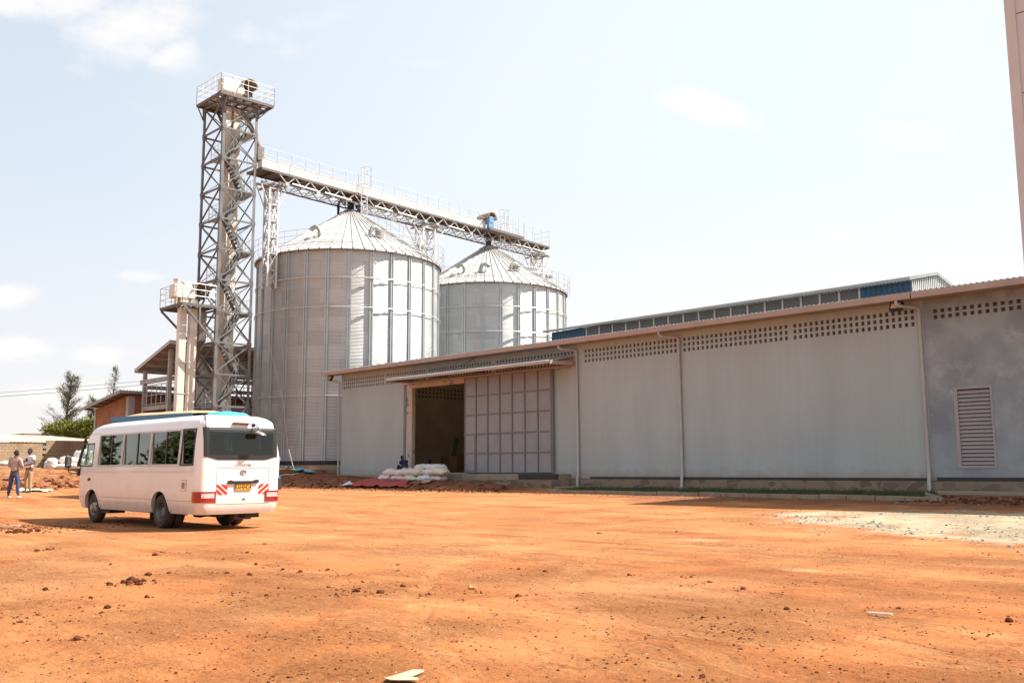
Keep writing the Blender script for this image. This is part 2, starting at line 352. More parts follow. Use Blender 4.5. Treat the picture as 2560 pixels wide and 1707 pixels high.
ys = [-2500, -800, -200, -60, -20, -8, -3] + grid(-2, 37, .25) + grid(37, 70, 1.5) + [70, 100, 160, 300, 700, 2500]
vs = [(x, y, zg(x, y)) for y in ys for x in xs]; nx = len(xs)
fs = [(j*nx+i, j*nx+i+1, (j+1)*nx+i+1, (j+1)*nx+i) for j in range(len(ys)-1) for i in range(nx-1)]
g = MB().add(vs, fs).build('ground', GROUND, smooth=True); g.data.attributes.get('sharp_edge') and g.data.attributes.remove(g.data.attributes['sharp_edge']); tag(g, kind='structure')

# ------------------------------------------------------------------ warehouse
F = 35.2
WALL = pm('grey_green_plaster', (.395, .435, .435), (.345, .382, .380), .7, .85, 0, .3, 22, c3=(.41, .435, .405), s3=.35, lo3=.45, hi3=.75, stretch=(1.3, 1, .30), detail=9)
def streaks(m, col, f):
    nt = m.node_tree; N = nt.nodes.new; L = nt.links.new; b = nt.nodes['Principled BSDF']; src = b.inputs['Base Color'].links[0].from_socket
    g = N('ShaderNodeNewGeometry'); mp = N('ShaderNodeMapping'); mp.inputs['Scale'].default_value = (5, 5, .22); L(g.outputs['Position'], mp.inputs[0])
    n = N('ShaderNodeTexNoise'); n.inputs['Scale'].default_value = 1; n.inputs['Detail'].default_value = 7; n.inputs['Roughness'].default_value = .6; L(mp.outputs[0], n.inputs['Vector'])
    r = N('ShaderNodeMapRange'); L(n.outputs[0], r.inputs[0]); r.inputs[1].default_value = .50; r.inputs[2].default_value = .72; r.inputs[4].default_value = f
    x = N('ShaderNodeMix'); x.data_type = 'RGBA'; L(r.outputs[0], x.inputs[0]); L(src, x.inputs[6]); x.inputs[7].default_value = (*col, 1)
    # red soil splashed up the foot of the wall
    sp = N('ShaderNodeSeparateXYZ'); L(g.outputs['Position'], sp.inputs[0]); n2 = N('ShaderNodeTexNoise'); n2.inputs['Scale'].default_value = 2.5; n2.inputs['Detail'].default_value = 7; L(g.outputs['Position'], n2.inputs['Vector'])
    ad = N('ShaderNodeMath'); ad.operation = 'MULTIPLY_ADD'; L(n2.outputs[0], ad.inputs[0]); ad.inputs[1].default_value = -1.0; L(sp.outputs['Z'], ad.inputs[2])
    r2 = N('ShaderNodeMapRange'); L(ad.outputs[0], r2.inputs[0]); r2.inputs[1].default_value = .35; r2.inputs[2].default_value = .85; r2.inputs[3].default_value = .45; r2.inputs[4].default_value = 0
    y = N('ShaderNodeMix'); y.data_type = 'RGBA'; L(r2.outputs[0], y.inputs[0]); L(x.outputs[2], y.inputs[6]); y.inputs[7].default_value = (.30, .19, .12, 1); L(y.outputs[2], b.inputs['Base Color'])
WALL_DONE = streaks(WALL, (.29, .325, .32), .25)
WALL2 = pm('bare_cement_plaster', (.30, .325, .335), (.205, .225, .248), .75, .9, 0, .4, 12, c3=(.35, .36, .36), s3=1.3, lo3=.52, hi3=.70, detail=9)
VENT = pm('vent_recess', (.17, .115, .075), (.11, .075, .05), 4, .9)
FASCIA = pm('fascia_paint', (.42, .335, .30), (.36, .29, .26), 1.2, .6, 0, .05, 10)
PIPE = pm('grey_pvc', (.44, .43, .42), (.38, .36, .34), 1.5, .5, 0, 0, c3=(.36, .21, .12), s3=2.2, lo3=.64, hi3=.72)
DOORM = pm('mauve_steel_sheet', (.285, .28, .29), (.255, .25, .26), 1.4, .5, 0, .06, 6)
DOORF = pm('door_frame_steel', (.17, .168, .175), (.14, .14, .145), 2, .5)  # darker than the sheet: shadow lines around the panels put into its colour
wh = thing('warehouse', (-25, F, .4), 'long low grey plastered warehouse with honeycomb vent rows and sloping metal roof', 'warehouse')
XL, XR, XM = -52.55, 6.0, -14.5
def vents(mb, x0, x1, zs, pitch, w, hh, ytop):
    """wall band between ytop rows with recessed holes; fills the rectangle x0..x1, zs"""
def wallpanel(mb, x0, x1, z0, z1, holes, depth=.13):
    """front face at y=F with recessed rectangular holes [(xa,xb,za,zb)] laid on a grid"""
    xs_ = sorted({x0, x1} | {h[0] for h in holes} | {h[1] for h in holes}); zs_ = sorted({z0, z1} | {h[2] for h in holes} | {h[3] for h in holes})
    hs = {(round(h[0], 4), round(h[2], 4)): h for h in holes}
    # merge strips: build only cells (fine)
    idx = {}
    def vid(x, y, z):
        k = (round(x, 4), round(y, 4), round(z, 4))
        if k not in idx: idx[k] = len(mb.v); mb.v.append((x, y, z))
        return idx[k]
    for i in range(len(xs_)-1):
        for j in range(len(zs_)-1):
            a, b, c, d = xs_[i], xs_[i+1], zs_[j], zs_[j+1]
            if (round(a, 4), round(c, 4)) in hs:
                y = F+depth
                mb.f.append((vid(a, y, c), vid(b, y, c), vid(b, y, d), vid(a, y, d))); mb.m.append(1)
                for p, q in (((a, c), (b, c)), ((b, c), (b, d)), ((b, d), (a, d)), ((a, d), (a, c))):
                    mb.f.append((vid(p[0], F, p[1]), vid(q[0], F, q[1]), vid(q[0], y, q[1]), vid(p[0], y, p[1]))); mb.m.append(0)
            else:
                mb.f.append((vid(a, F, c), vid(b, F, c), vid(b, F, d), vid(a, F, d))); mb.m.append(0)
ZB, ZT = .82, 7.62
def holes_for(groups, rows, w, hgt):
    hs = []
    for (a, b, n) in groups:
        for i in range(n):
            x = a + (b-a)*i/max(1, n-1)
            for z in rows: hs.append((x-w/2, x+w/2, z-hgt/2, z+hgt/2))
    return hs
rows3 = (7.07, 6.83, 6.59)
OX0, OX1, OZ0, OZ1 = -45.04, -34.2, 1.10, 6.10
mb = MB()
gl = [(-52.25, -48.0, 19), (-47.6, -43.9, 17), (-43.45, -38.2, 23), (-37.6, -32.1, 24)]
gr = [(-31.2, -25.75, 24), (-25.25, -20.15, 22), (-19.75, -14.9, 21)]
# above-door and side sections are split so that the doorway stays open
lh = holes_for(gl, rows3, .125, .155)
wallpanel(mb, XL, XM, 6.45, ZT, lh + holes_for(gr, rows3, .125, .155))
for (a, b, c, d) in ((XL, OX0, ZB, 6.45), (OX0, OX1, OZ1, 6.45), (OX1, XM, ZB, 6.45), (OX0, OX1, ZB, OZ0)):
    wallpanel(mb, a, b, c, d, [])
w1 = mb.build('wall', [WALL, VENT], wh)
mb = MB()
h2 = holes_for([(-14.05, 2.85, 66)], (6.98, 6.76), .14, .14)
wallpanel(mb, XM, XR, 4.2, ZT, h2); LX0, LX1, LZ0, LZ1 = -13.58, -12.27, 1.26, 4.13
wallpanel(mb, XM, LX0, ZB, 4.2, []); wallpanel(mb, LX1, XR, ZB, 4.2, []); wallpanel(mb, LX0, LX1, ZB, LZ0, []); wallpanel(mb, LX0, LX1, LZ1, 4.2, [])
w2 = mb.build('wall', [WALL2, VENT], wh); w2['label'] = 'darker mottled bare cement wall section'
# body: end walls, back wall, inner skin, floor
INNER = pm('inner_plaster', (.46, .35, .25), (.40, .30, .21), .8, .9, 0, .1, 10)
mb = MB()
mb.quad((XL, F, .3), (XL, 63, .3), (XL, 63, ZT), (XL, F, ZT)); mb.add([(XL, F, ZT), (XL, 63, ZT), (XL, 49, 10.1)], [(0, 1, 2)])
mb.quad((XR, F, .3), (XR, 63, .3), (XR, 63, ZT), (XR, F, ZT)); mb.add([(XR, F, ZT), (XR, 63, ZT), (XR, 49, 10.1)], [(0, 1, 2)])
mb.quad((XL, 63, .3), (XR, 63, .3), (XR, 63, ZT), (XL, 63, ZT))
mb.build('end_wall', WALL, wh)
mb = MB(); b_ = F+.22
for (a, b, c, d) in ((XL+.2, OX0, 1.1, ZT-.1), (OX0, OX1, OZ1, ZT-.1), (OX1, -12, 1.1, ZT-.1)): mb.quad((a, b_, c), (b, b_, c), (b, b_, d), (a, b_, d))
mb.quad((XL+.2, b_, 1.1), (XL+.2, 62.8, 1.1), (XL+.2, 62.8, 7.5), (XL+.2, b_, 7.5)); mb.quad((XL+.2, 62.8, 1.1), (-12, 62.8, 1.1), (-12, 62.8, 7.5), (XL+.2, 62.8, 7.5)); mb.quad((-12, b_, 1.1), (-12, 62.8, 1.1), (-12, 62.8, 7.5), (-12, b_, 7.5))
mb.mi = 1
for yy in [b_+.7+.33*i for i in range(70)]:   # honeycomb vents seen from inside on the end wall
    for zz in (6.83, 6.55, 6.27): mb.box(XL+.2, XL+.215, yy, yy+.16, zz, zz+.16)
mb.build('inner_wall', [INNER, VENT], wh)
CONC = pm('grey_concrete', (.33, .27, .20), (.27, .22, .165), 1.5, .85, 0, .2, 15, c3=(.24, .145, .085), s3=1.2, lo3=.5, hi3=.68)
mb = MB(); mb.box(XL+.2, -12, F+.23, 62.8, .9, 1.10); mb.box(OX0, OX1, F+.002, F+.23, .9, 1.098)
mb.build('floor_slab', CONC, wh)
# door reveals
mb = MB()
JAMB = pm('raw_jamb_plaster', (.50, .42, .34), (.44, .37, .30), 2, .85, 0, .1, 20, c3=(.22, .17, .12), s3=1.2, lo3=.60, hi3=.63)
mb.box(OX0-.55, OX0, F-.03, F+.22, 1.05, 6.35); mb.box(OX0, OX1, F-.03, F+.22, OZ1, 6.35)
mb.build('door_jamb', JAMB, wh)
mb = MB(); mb.box(OX0-.78, OX0-.55, F-.06, F+.02, 1.02, 6.42); mb.build('door_post', pm('blue_grey_steel', (.13, .145, .165), (.17, .18, .195), 2, .5), wh)
# plinth, damp course, platform
STONE = pm('stone_plinth', (.27, .205, .145), (.185, .14, .105), 1.1, .85, 0, .4, 9)
def stonework(m):
    nt = m.node_tree; N = nt.nodes.new; L = nt.links.new; b = nt.nodes['Principled BSDF']
    g = N('ShaderNodeNewGeometry'); mp = N('ShaderNodeMapping'); mp.inputs['Scale'].default_value = (2.0, 0.01, 3.6); L(g.outputs['Position'], mp.inputs[0])
    nz = N('ShaderNodeTexNoise'); nz.inputs['Scale'].default_value = 2; L(mp.outputs[0], nz.inputs['Vector']); ad = N('ShaderNodeVectorMath'); ad.operation = 'MULTIPLY_ADD'; L(nz.outputs['Color'], ad.inputs[0]); ad.inputs[1].default_value = (.5, .0, .5); L(mp.outputs[0], ad.inputs[2])
    v = N('ShaderNodeTexVoronoi'); v.inputs['Scale'].default_value = 1; L(ad.outputs[0], v.inputs['Vector']); e = N('ShaderNodeTexVoronoi'); e.feature = 'DISTANCE_TO_EDGE'; e.inputs['Scale'].default_value = 1; L(ad.outputs[0], e.inputs['Vector'])
    sc = N('ShaderNodeSeparateColor'); L(v.outputs['Color'], sc.inputs[0]); r = N('ShaderNodeValToRGB'); L(sc.outputs[0], r.inputs[0]); r.color_ramp.elements[0].color = (.13, .090, .062, 1); r.color_ramp.elements[1].color = (.26, .185, .125, 1); r.color_ramp.elements.new(.5).color = (.22, .165, .125, 1)
    k = N('ShaderNodeMapRange'); L(e.outputs['Distance'], k.inputs[0]); k.inputs[1].default_value = .02; k.inputs[2].default_value = .06
    x = N('ShaderNodeMix'); x.data_type = 'RGBA'; L(k.outputs[0], x.inputs[0]); x.inputs[6].default_value = (.235, .175, .125, 1); L(r.outputs[0], x.inputs[7]); L(x.outputs[2], b.inputs['Base Color'])
stonework(STONE)
mb = MB(); mb.box(-32.25, XR, F-.10, F+.1, .2, .80); mb.build('plinth', STONE, wh)
BITU = pm('bitumen_strip', (.022, .02, .02), (.035, .03, .03), 3, .6)
mb = MB(); mb.box(-31.0, XM-.15, F-.05, F-.001, .802, .915); mb.box(XM+.15, XR, F-.05, F-.001, .802, .94); mb.box(-34.96, -32.3, F-1.05, F-.9, .84, 1.05)
mb.build('damp_course', BITU, wh)
mb = MB(); mb.box(-45.8, -32.3, F-.9, F-.003, .2, 1.05); mb.box(-41.6, -34.97, F-1.02, F-.9, .74, 1.03)
mb.build('loading_step', CONC, wh)
mb = MB(); mb.box(-41.4, -32.0, F-1.7, F-1.02, .1, .76); mb.build('foundation_wall', STONE, wh)
mb = MB(); mb.box(-42.2, -34.8, F-1.95, F-1.7, .1, .62); mb.build('foundation_footing', CONC, wh)
mb = MB(); mb.box(XL+.0, OX0-.6, F-.09, F+.1, .3, .98); mb.build('cement_skirting', pm('smeared_cement', (.36, .29, .235), (.27, .225, .19), 1.3, .9, 0, .2, 15), wh)
# roof
ROOFM = corrug(pm('zinc_roof_sheet', (.50, .50, .49), (.42, .42, .41), .6, .4, .5), (1, 0, 0), .2, .03)
mb = MB()
def slope(mb, x0, x1, y0, z0, y1, z1, t=.06):
    mb.prism([(y0, z0), (y1, z1), (y1, z1+t), (y0, z0+t)], 'x', x0, x1)
FILL_GAPS = [(-50.2, -49.0), (-44.6, -43.4), (-38.8, -37.6)]  # roof gaps added so daylight brightens the warehouse interior
yk0, yk1 = 38.0, 45.5; zk = lambda y: 7.60+(y-(F-.85))*(10.05-7.60)/(49-(F-.85))
xa = XL-.9
for (p, q) in FILL_GAPS+[(XR, XR)]:
    slope(mb, xa, p, yk0, zk(yk0), yk1, zk(yk1)); xa = q
slope(mb, XL-.9, XR, F-.85, 7.60, yk0, zk(yk0)); slope(mb, XL-.9, XR, yk1, zk(yk1), 49, 10.05); slope(mb, XL-.9, XR, 63.8, 7.60, 49, 10.05)
mb.build('roof', ROOFM, wh)
TRL = bpy.data.materials.new('fill_light_translucent'); TRL.use_nodes = True; nt_ = TRL.node_tree; nt_.nodes.clear(); o_ = nt_.nodes.new('ShaderNodeOutputMaterial'); t_ = nt_.nodes.new('ShaderNodeBsdfTranslucent'); t_.inputs[0].default_value = (.24, .20, .15, 1); nt_.links.new(t_.outputs[0], o_.inputs[0])
for (p, q) in FILL_GAPS: mb = MB(); mb.quad((p, yk0, zk(yk0)+.05), (q, yk0, zk(yk0)+.05), (q, yk1, zk(yk1)+.05), (p, yk1, zk(yk1)+.05)); mb.build('fill_light_sheet', TRL, wh)  # unseen translucent strips, added only to lift the indoor light
mb = MB(); 
for i in range(int((XR-XL+.9)/.2)):      # ribs of the sheet ends standing above the gutter
    x = XL-.9+.2*i; mb.box(x, x+.07, F-.90, F-.5, 7.655, 7.675)
mb.build('roof_rib_ends', ROOFM, wh)
mb = MB(); mb.prism([(F-.98, 7.40), (F-.82, 7.40), (F-.82, 7.59), (F-.86, 7.59), (F-.86, 7.62), (F-1.02, 7.62), (F-1.02, 7.58)], 'x', XL-.9, XM-.02)
mb.prism([(F-.98, 7.40), (F-.82, 7.40), (F-.82, 7.59), (F-.86, 7.59), (F-.86, 7.62), (F-1.02, 7.62), (F-1.02, 7.58)], 'x', XM+.02, XR)
mb.build('gutter', FASCIA, wh)
mb = MB(); mb.box(XL-.88, XR, F-.82, F-.003, 7.44, 7.50); mb.build('soffit', pm('soffit_board', (.40, .33, .25), (.33, .27, .21), 1, .8), wh)
# wall top band above vents reaching soffit is the wall itself
# canopy over the sliding door
can = MB()
CANR = corrug(pm('canopy_sheet', (.50, .47, .46), (.44, .42, .41), 1, .4, .4), (1, 0, 0), .2, .03)
can.prism([(F-1.85, 6.50), (F-.01, 6.86), (F-.01, 6.90), (F-1.85, 6.54)], 'x', -45.2, -31.9)
for i in range(66):
    x = -45.2+.2*i; can.prism([(F-1.9, 6.535), (F-.01, 6.905), (F-.01, 6.935), (F-1.9, 6.565)], 'x', x, x+.07)
canopy = can.build('canopy', CANR, wh)
mb = MB(); mb.box(-45.2, -31.9, F-1.89, F-1.85, 6.40, 6.53); mb.bar((-31.88, F-1.87, 6.46), (-31.88, F-.02, 6.50), .05, .18); mb.bar((-45.2, F-1.87, 6.46), (-45.2, F-.02, 6.50), .05, .16)
mb.build('canopy_fascia', FASCIA, canopy)
mb = MB()
for y, z in ((F-1.5, 6.50), (F-.9, 6.62), (F-.3, 6.74)): mb.box(-45.1, -32.0, y-.03, y+.03, z, z+.05)
for x in (-45, -41.8, -38.6, -35.4, -32.2): mb.bar((x, F-1.85, 6.43), (x, F-.01, 6.60), .05, .08); 
mb.bar((-40.2, F-1.3, 6.6), (-39.4, F-.02, 7.45), .035)
mb.build('canopy_bracket', STEEL_R, canopy)
mb = MB(); mb.box(-45.85, -32.15, F-.16, F-.06, 6.34, 6.45)
for x in (-44.9, -42, -39, -36, -33): mb.box(x-.04, x+.04, F-.14, F-.02, 6.26, 6.40)
mb.build('door_track', FASCIA, wh)
# sliding door leaf 7 x 5 panels
door = MB(); DX0, DX1, DZ0, DZ1 = -40.15, -33.33, 1.10, 6.36
door.box(DX0, DX1, F-.12, F-.10, DZ0, DZ1)
door_o = door.build('sliding_door', DOORM, wh)
mb = MB(); cw = (DX1-DX0-.14)/7; ch = (DZ1-DZ0)/5
for i in range(8):
    x = DX0+cw*i; mb.box(x-.035 if i else x, x+.035, F-.165, F-.121, DZ0, DZ1)
mb.box(DX1-.12, DX1, F-.165, F-.121, DZ0, DZ1)
for j in range(6):
    z = DZ0+ch*j
    for i in range(7): mb.box(DX0+cw*i+.036, DX0+cw*(i+1)-.036, F-.162, F-.121, max(DZ0, z-.035), min(DZ1, z+.035))
mb.build('door_frame', DOORF, door_o)
mb = MB(); mb.box(DX0+.12, DX0+cw-.1, F-.158, F-.122, DZ0+.12, DZ0+ch*1.93); wk = mb.build('wicket_door', pm('wicket_sheet', (.30, .27, .275), (.27, .245, .25), 2, .5), door_o)
# louvred steel door in the right section
mb = MB(); mb.box(LX0, LX0+.12, F-.02, F+.14, LZ0, LZ1-.07); mb.box(LX1-.07, LX1, F-.02, F+.14, LZ0, LZ1-.07); mb.box(LX0, LX1, F-.02, F+.14, LZ1-.07, LZ1); mb.box(LX0+.12, LX1-.07, F-.02, F+.14, LZ0, LZ0+.1)
lf = mb.build('louvred_door', pm('mauve_louvre', (.345, .31, .31), (.31, .28, .28), 2, .5), wh)
mb = MB(); n = 19
for i in range(n):
    z = LZ0+.12+(LZ1-LZ0-.22)*i/n; mb.prism([(F+.02, z+.0), (F+.09, z+.115), (F+.075, z+.125), (F+.0, z+.012)], 'x', LX0+.12, LX1-.07)
mb.build('louvre_slats', MATS['mauve_louvre'], lf)
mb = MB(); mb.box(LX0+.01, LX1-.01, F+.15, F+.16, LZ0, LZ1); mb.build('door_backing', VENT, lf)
# downpipes
def pipe(x, zc, low=.45, joint=None):
    mb = MB(); r = .062
    mb.tube([(x-.5, F-.88, 7.42), (x-.5, F-.88, 7.28), (x-.44, F-.82, 7.20), (x-.03, F-.16, 7.16), (x, F-.10, 7.06), (x, F-.09, zc)], r, 10)
    mb.tube([(x, F-.09, zc), (x, F-.09, 1.0), (x+.02, F-.17, .85), (x+.02, F-.19, low)], r*1.15, 10)
    for z in (6.9, 4.6, 2.4): mb.box(x-.085, x+.085, F-.10, F-.004, z, z+.035)
    return mb.build('downpipe', PIPE, wh, smooth=True)
pipe(-31.72, 3.75).__setitem__('label', 'pale pvc downpipe with a broken joint halfway down, beside the canopy')
pipe(-25.5, 3.3); pipe(-14.6, 1.2).__setitem__('label', 'rust stained downpipe at the joint of the two wall sections')
# corner downpipe at left end
mb = MB(); mb.tube([(XL-.62, F-.9, 7.4), (XL-.62, F-.9, 7.1), (XL-.1, F-.3, 7.02), (XL-.06, F-.12, 6.9), (XL-.06, F-.12, .9)], .06, 8); mb.build('downpipe', PIPE, wh, smooth=True)
# floodlights under the eave
FLB = pm('floodlight_casing', (.03, .03, .03), None, rough=.4)
LENS = pm('floodlight_lens', (.75, .55, .38), (.6, .4, .25), 9, .15)
for x in (-53.0, -15.2):
    mb = MB(); M = Matrix.Translation((x, F-.62, 7.22)) @ Matrix.Rotation(R(-28), 4, 'X')
    mb.box(-.24, .24, -.07, .07, -.17, .17, M); mb.bar((x, F-.4, 7.42), (x, F-.3, 7.47), .04)
    fo = mb.build('floodlight', FLB, wh)
    mb = MB(); mb.box(-.18, .18, -.082, -.071, -.11, .11, M); mb.build('lens', LENS, fo)
# roof monitor (clerestory)
mon = thing('roof_monitor', (-31, 46, 9.3), 'raised ventilation lantern with grey louvres and blue sheet ends along the warehouse ridge', 'roof lantern'); 
BLUE = corrug(pm('blue_sheet', (.015, .075, .14), (.02, .09, .16), .8, .45, .1), (1, 0, 0), .28, .03, True)
MX0, MX1 = -43.8, -19.46
mb = MB(); mb.box(-22.09, MX1, 46, 46.08, 9.2, 10.36); mb.build('side_sheeting', BLUE, mon)
mb = MB(); mb.box(MX0, -40.65, 46, 46.08, 9.2, 10.36)
mb.prism([(46.08, 9.3), (52, 9.3), (52, 10.36), (49, 11.0), (46.08, 10.36)], 'x', MX0, MX0+.06)
mb.build('side_sheeting', BLUE, mon)
mb = MB()
nrib = 26
for i in range(nrib):
    y = 46.1+(52-46.1)*i/nrib; y2 = y+.085; zt = 10.36+.64*(1-abs((y+y2)/2-49)/3.0) if True else 0
    mb.box(MX1-.02, MX1+.05, y, y2, 9.2, zt-.02)
mb.build('gable_rib', GALV_W, mon)
mb = MB(); mb.prism([(46.02, 9.3), (52, 9.3), (52, 10.36), (49, 11.0), (46.02, 10.36)], 'x', MX1-.08, MX1-.025); mb.build('gable_sheeting', BLUE, mon)
LOUV = pm('louvre_grey', (.30, .31, .31), (.25, .26, .26), 2, .5, .2)
npan = 17; pw = (-22.09+40.65)/npan
for i in range(npan):
    x0 = -40.65+pw*i; mb = MB()
    for k in range(11):
        z = 9.3+.096*k; mb.prism([(46.0, z), (46.06, z+.075), (46.045, z+.085), (45.985, z+.01)], 'x', x0+.06, x0+pw-.06)
    p = mb.build('louvre_panel', LOUV, mon)
mb = MB()
for i in range(npan+1): x = -40.65+pw*i; mb.box(x-.055, x+.055, 45.97, 46.1, 9.2, 10.36)
mb.box(-40.65, -22.09, 46.1, 46.12, 9.2, 10.36)
mb.build('louvre_mullion', GALV, mon)
mb = MB(); slope(mb, MX0-.4, MX1+.12, 45.6, 10.40, 49, 11.12, .05); slope(mb, MX0-.4, MX1+.12, 52.4, 10.40, 49, 11.12, .05)
for i in range(112):
    x = MX0-.4+.22*i
    mb.prism([(45.58, 10.45), (49, 11.17), (49, 11.20), (45.58, 10.49)], 'x', x, x+.07)
mb.build('monitor_roof', ROOFM, mon)
mb = MB(); mb.box(MX0-.42, MX1+.14, 45.55, 45.59, 10.33, 10.47); mb.bar((MX1+.14, 45.57, 10.40), (MX1+.14, 49, 11.12), .03, .16); mb.bar((MX1+.14, 52.43, 10.40), (MX1+.14, 49, 11.12), .03, .16)
mb.build('monitor_fascia', pm('grey_flashing', (.34, .36, .35), (.29, .31, .30), 1, .5, .2), mon)

# tall mill block rising at the right edge
CLAD = corrug(pm('beige_cladding', (.54, .51, .50), (.50, .47, .46), .4, .55, .1), (1, 0, 0), .42, .02, True)
mt = thing('mill_tower', (-5, 40, 0), 'tall beige sheet clad mill block rising out of the warehouse at the right edge', 'mill building')
MBX = -11.13
mb = MB(); mb.box(MBX, 4, 36, 48, 6, 18.9); mb.build('cladding', CLAD, mt)
mb = MB(); mb.box(MBX-.04, MBX+.32, 35.96, 36.3, 7.5, 18.9); mb.build('corner_flashing', pm('beige_flashing', (.54, .50, .485), (.50, .465, .45), 1, .55), mt)
for z in (8.0, 11.3, 14.6, 17.6):
    mb = MB(); mb.box(MBX+.33, 4, 35.985, 35.998, z, z+.025); mb.build('panel_joint', VENT, mt)
mb = MB(); mb.box(MBX, 4.1, 36, 48.1, 18.9, 18.95); mb.build('roof_cap', GALV, mt)

# apron, kerb, grass
mb = MB(); 
apv = []
AP = [(-31.4, 33.0), (-20, 32.9), (-8, 32.7), (XR, 32.6)]
mb.prism([(-31.4, 33.1), (-8, 32.9), (XR, 32.9), (XR, F-.12), (-31.4, F-.12)], 'z', .1, .47)
ap = mb.build('pavement', pm('apron_concrete', (.33, .27, .19), (.26, .20, .14), .8, .9, 0, .2, 12), None); tag(ap, kind='structure')
KM = pm('kerb_concrete', (.32, .26, .185), (.25, .195, .135), 2.5, .85, 0, .25, 18, c3=(.30, .15, .08), s3=2, lo3=.52, hi3=.7)
kx = -29.0; ki = 0; kerbs = []
while kx < -12.3:
    L_ = 1.0 if kx < -24 else .98; y = 30.15 - .012*(kx+29) + random.uniform(-.02, .02)
    mb = MB(); mb.box(kx, kx+L_-.03, y-.07, y+.07, .12, .415+random.uniform(-.012, .012)); kerbs.append(mb.build('kerb_stone', KM, org=(kx+.5, y, .12), bevel=.012)); kx += L_
ordn = ['rightmost', 'second', 'third', 'fourth', 'fifth', 'sixth', 'seventh', 'eighth', 'ninth', 'tenth', 'eleventh', 'twelfth', 'thirteenth', 'fourteenth', 'fifteenth', 'sixteenth', 'seventeenth', 'eighteenth']
for i, k in enumerate(reversed(kerbs)):
    w = ordn[min(i, 17)]
    tag(k, ('rightmost concrete kerb stone of the grass verge' if i == 0 else w+' concrete kerb stone from the right end of the grass verge'), 'kerb', 'kerb stones along the grass verge')
mb = MB(); mb.bar((-12.2, 30.05, .33), (-13.2, 31.4, .42), .10, .14); k = mb.build('kerb_stone', KM, org=(-12.6, 30.7, .3), bevel=.01); tag(k, 'low slanting kerb piece closing the right end of the grass verge', 'kerb')
GR = pm('grass_green', (.05, .065, .020), (.095, .100, .035), 3, .9)
mb = MB()
for i in range(26000):
    x = random.uniform(-29, -13.2); y = random.uniform(30.3, 32.4)
    if noise.noise(Vector((x*.7, y*1.3, 0))) < -.28: continue
    if x < -26 and random.random() < .5: continue
    z = .31+(y-30.2)*.05; h = random.uniform(.05, .20); a = random.uniform(0, 6.28); w = .014
    dx, dy = math.cos(a)*w, math.sin(a)*w; lx, ly = random.uniform(-.05, .05), random.uniform(-.05, .05)
    mb.add([(x-dx, y-dy, z), (x+dx, y+dy, z), (x+lx, y+ly, z+h)], [(0, 1, 2)])
mb.build('grass', GR); tag(bpy.data.objects['grass'], kind='stuff')
mb = MB(); mb.prism([(-29, 30.23), (-13.1, 30.05), (-13.6, 32.95), (-29, 32.95)], 'z', .1, .335); vb = mb.build('verge_soil', pm('verge_soil', (.17, .085, .04), (.11, .07, .03), 1.5, .95, 0, .5, 8)); tag(vb, kind='structure')

# ------------------------------------------------------------------ silos
def silo_wall_mat():
    m = pm('silo_sheet', (.50, .51, .505), (.555, .558, .548), .8, .60, .88, 0, rvar=.05)
    nt = m.node_tree; N = nt.nodes.new; L = nt.links.new; b = nt.nodes['Principled BSDF']
    # each curved sheet has its own slightly different zinc tone, with lap joints between
    g = N('ShaderNodeTexCoord'); sp = N('ShaderNodeSeparateXYZ'); L(g.outputs['Object'], sp.inputs[0])
    def mth(op, a, c=None):
        x = N('ShaderNodeMath'); x.operation = op
        for i, q in ((0, a), (1, c)):
            if q is None: continue
            if isinstance(q, (int, float)): x.inputs[i].default_value = q
            else: L(q, x.inputs[i])
        return x.outputs[0]
    ring = mth('DIVIDE', sp.outputs['Z'], 1.005); rf = mth('FLOOR', ring)
    ang = mth('ADD', mth('MULTIPLY', mth('DIVIDE', mth('ARCTAN2', sp.outputs['Y'], sp.outputs['X']), 2*math.pi), 14), mth('MULTIPLY', mth('MODULO', rf, 2), .5))
    af = mth('FLOOR', ang)
    cb = N('ShaderNodeCombineXYZ'); L(rf, cb.inputs[0]); L(af, cb.inputs[1])
    wn = N('ShaderNodeTexWhiteNoise'); wn.noise_dimensions = '2D'; L(cb.outputs[0], wn.inputs['Vector'])
    r = N('ShaderNodeMapRange'); L(wn.outputs['Value'], r.inputs[0]); r.inputs[3].default_value = .90; r.inputs[4].default_value = 1.06
    # joint darkening
    fz = mth('FRACT', ring); fa = mth('FRACT', ang)
    j1 = mth('LESS_THAN', fz, .022); j2 = mth('LESS_THAN', fa, .012); j = mth('MAXIMUM', j1, j2)
    k = mth('SUBTRACT', r.outputs[0], mth('MULTIPLY', j, .22))
    src = b.inputs['Base Color'].links[0].from_socket
    mu = N('ShaderNodeVectorMath'); mu.operation = 'SCALE'; L(src, mu.inputs[0]); L(k, mu.inputs['Scale']); L(mu.outputs[0], b.inputs['Base Color'])
    return corrug(m, (0, 0, 1), .1005, .0095)
SILOW = silo_wall_mat()
SILOR = pm('silo_roof_zinc', (.52, .51, .49), (.60, .58, .55), .7, .48, .25)
STIFF = pm('stiffener_zinc', (.40, .44, .45), (.46, .50, .50), 1.5, .45, .4)
DARKIN = pm('dark_opening', (.02, .02, .02), (.06, .03, .015), 2, .8)
RS = 7.0
ZBASE, ZE, ZA = 1.92, 17.0, 21.3
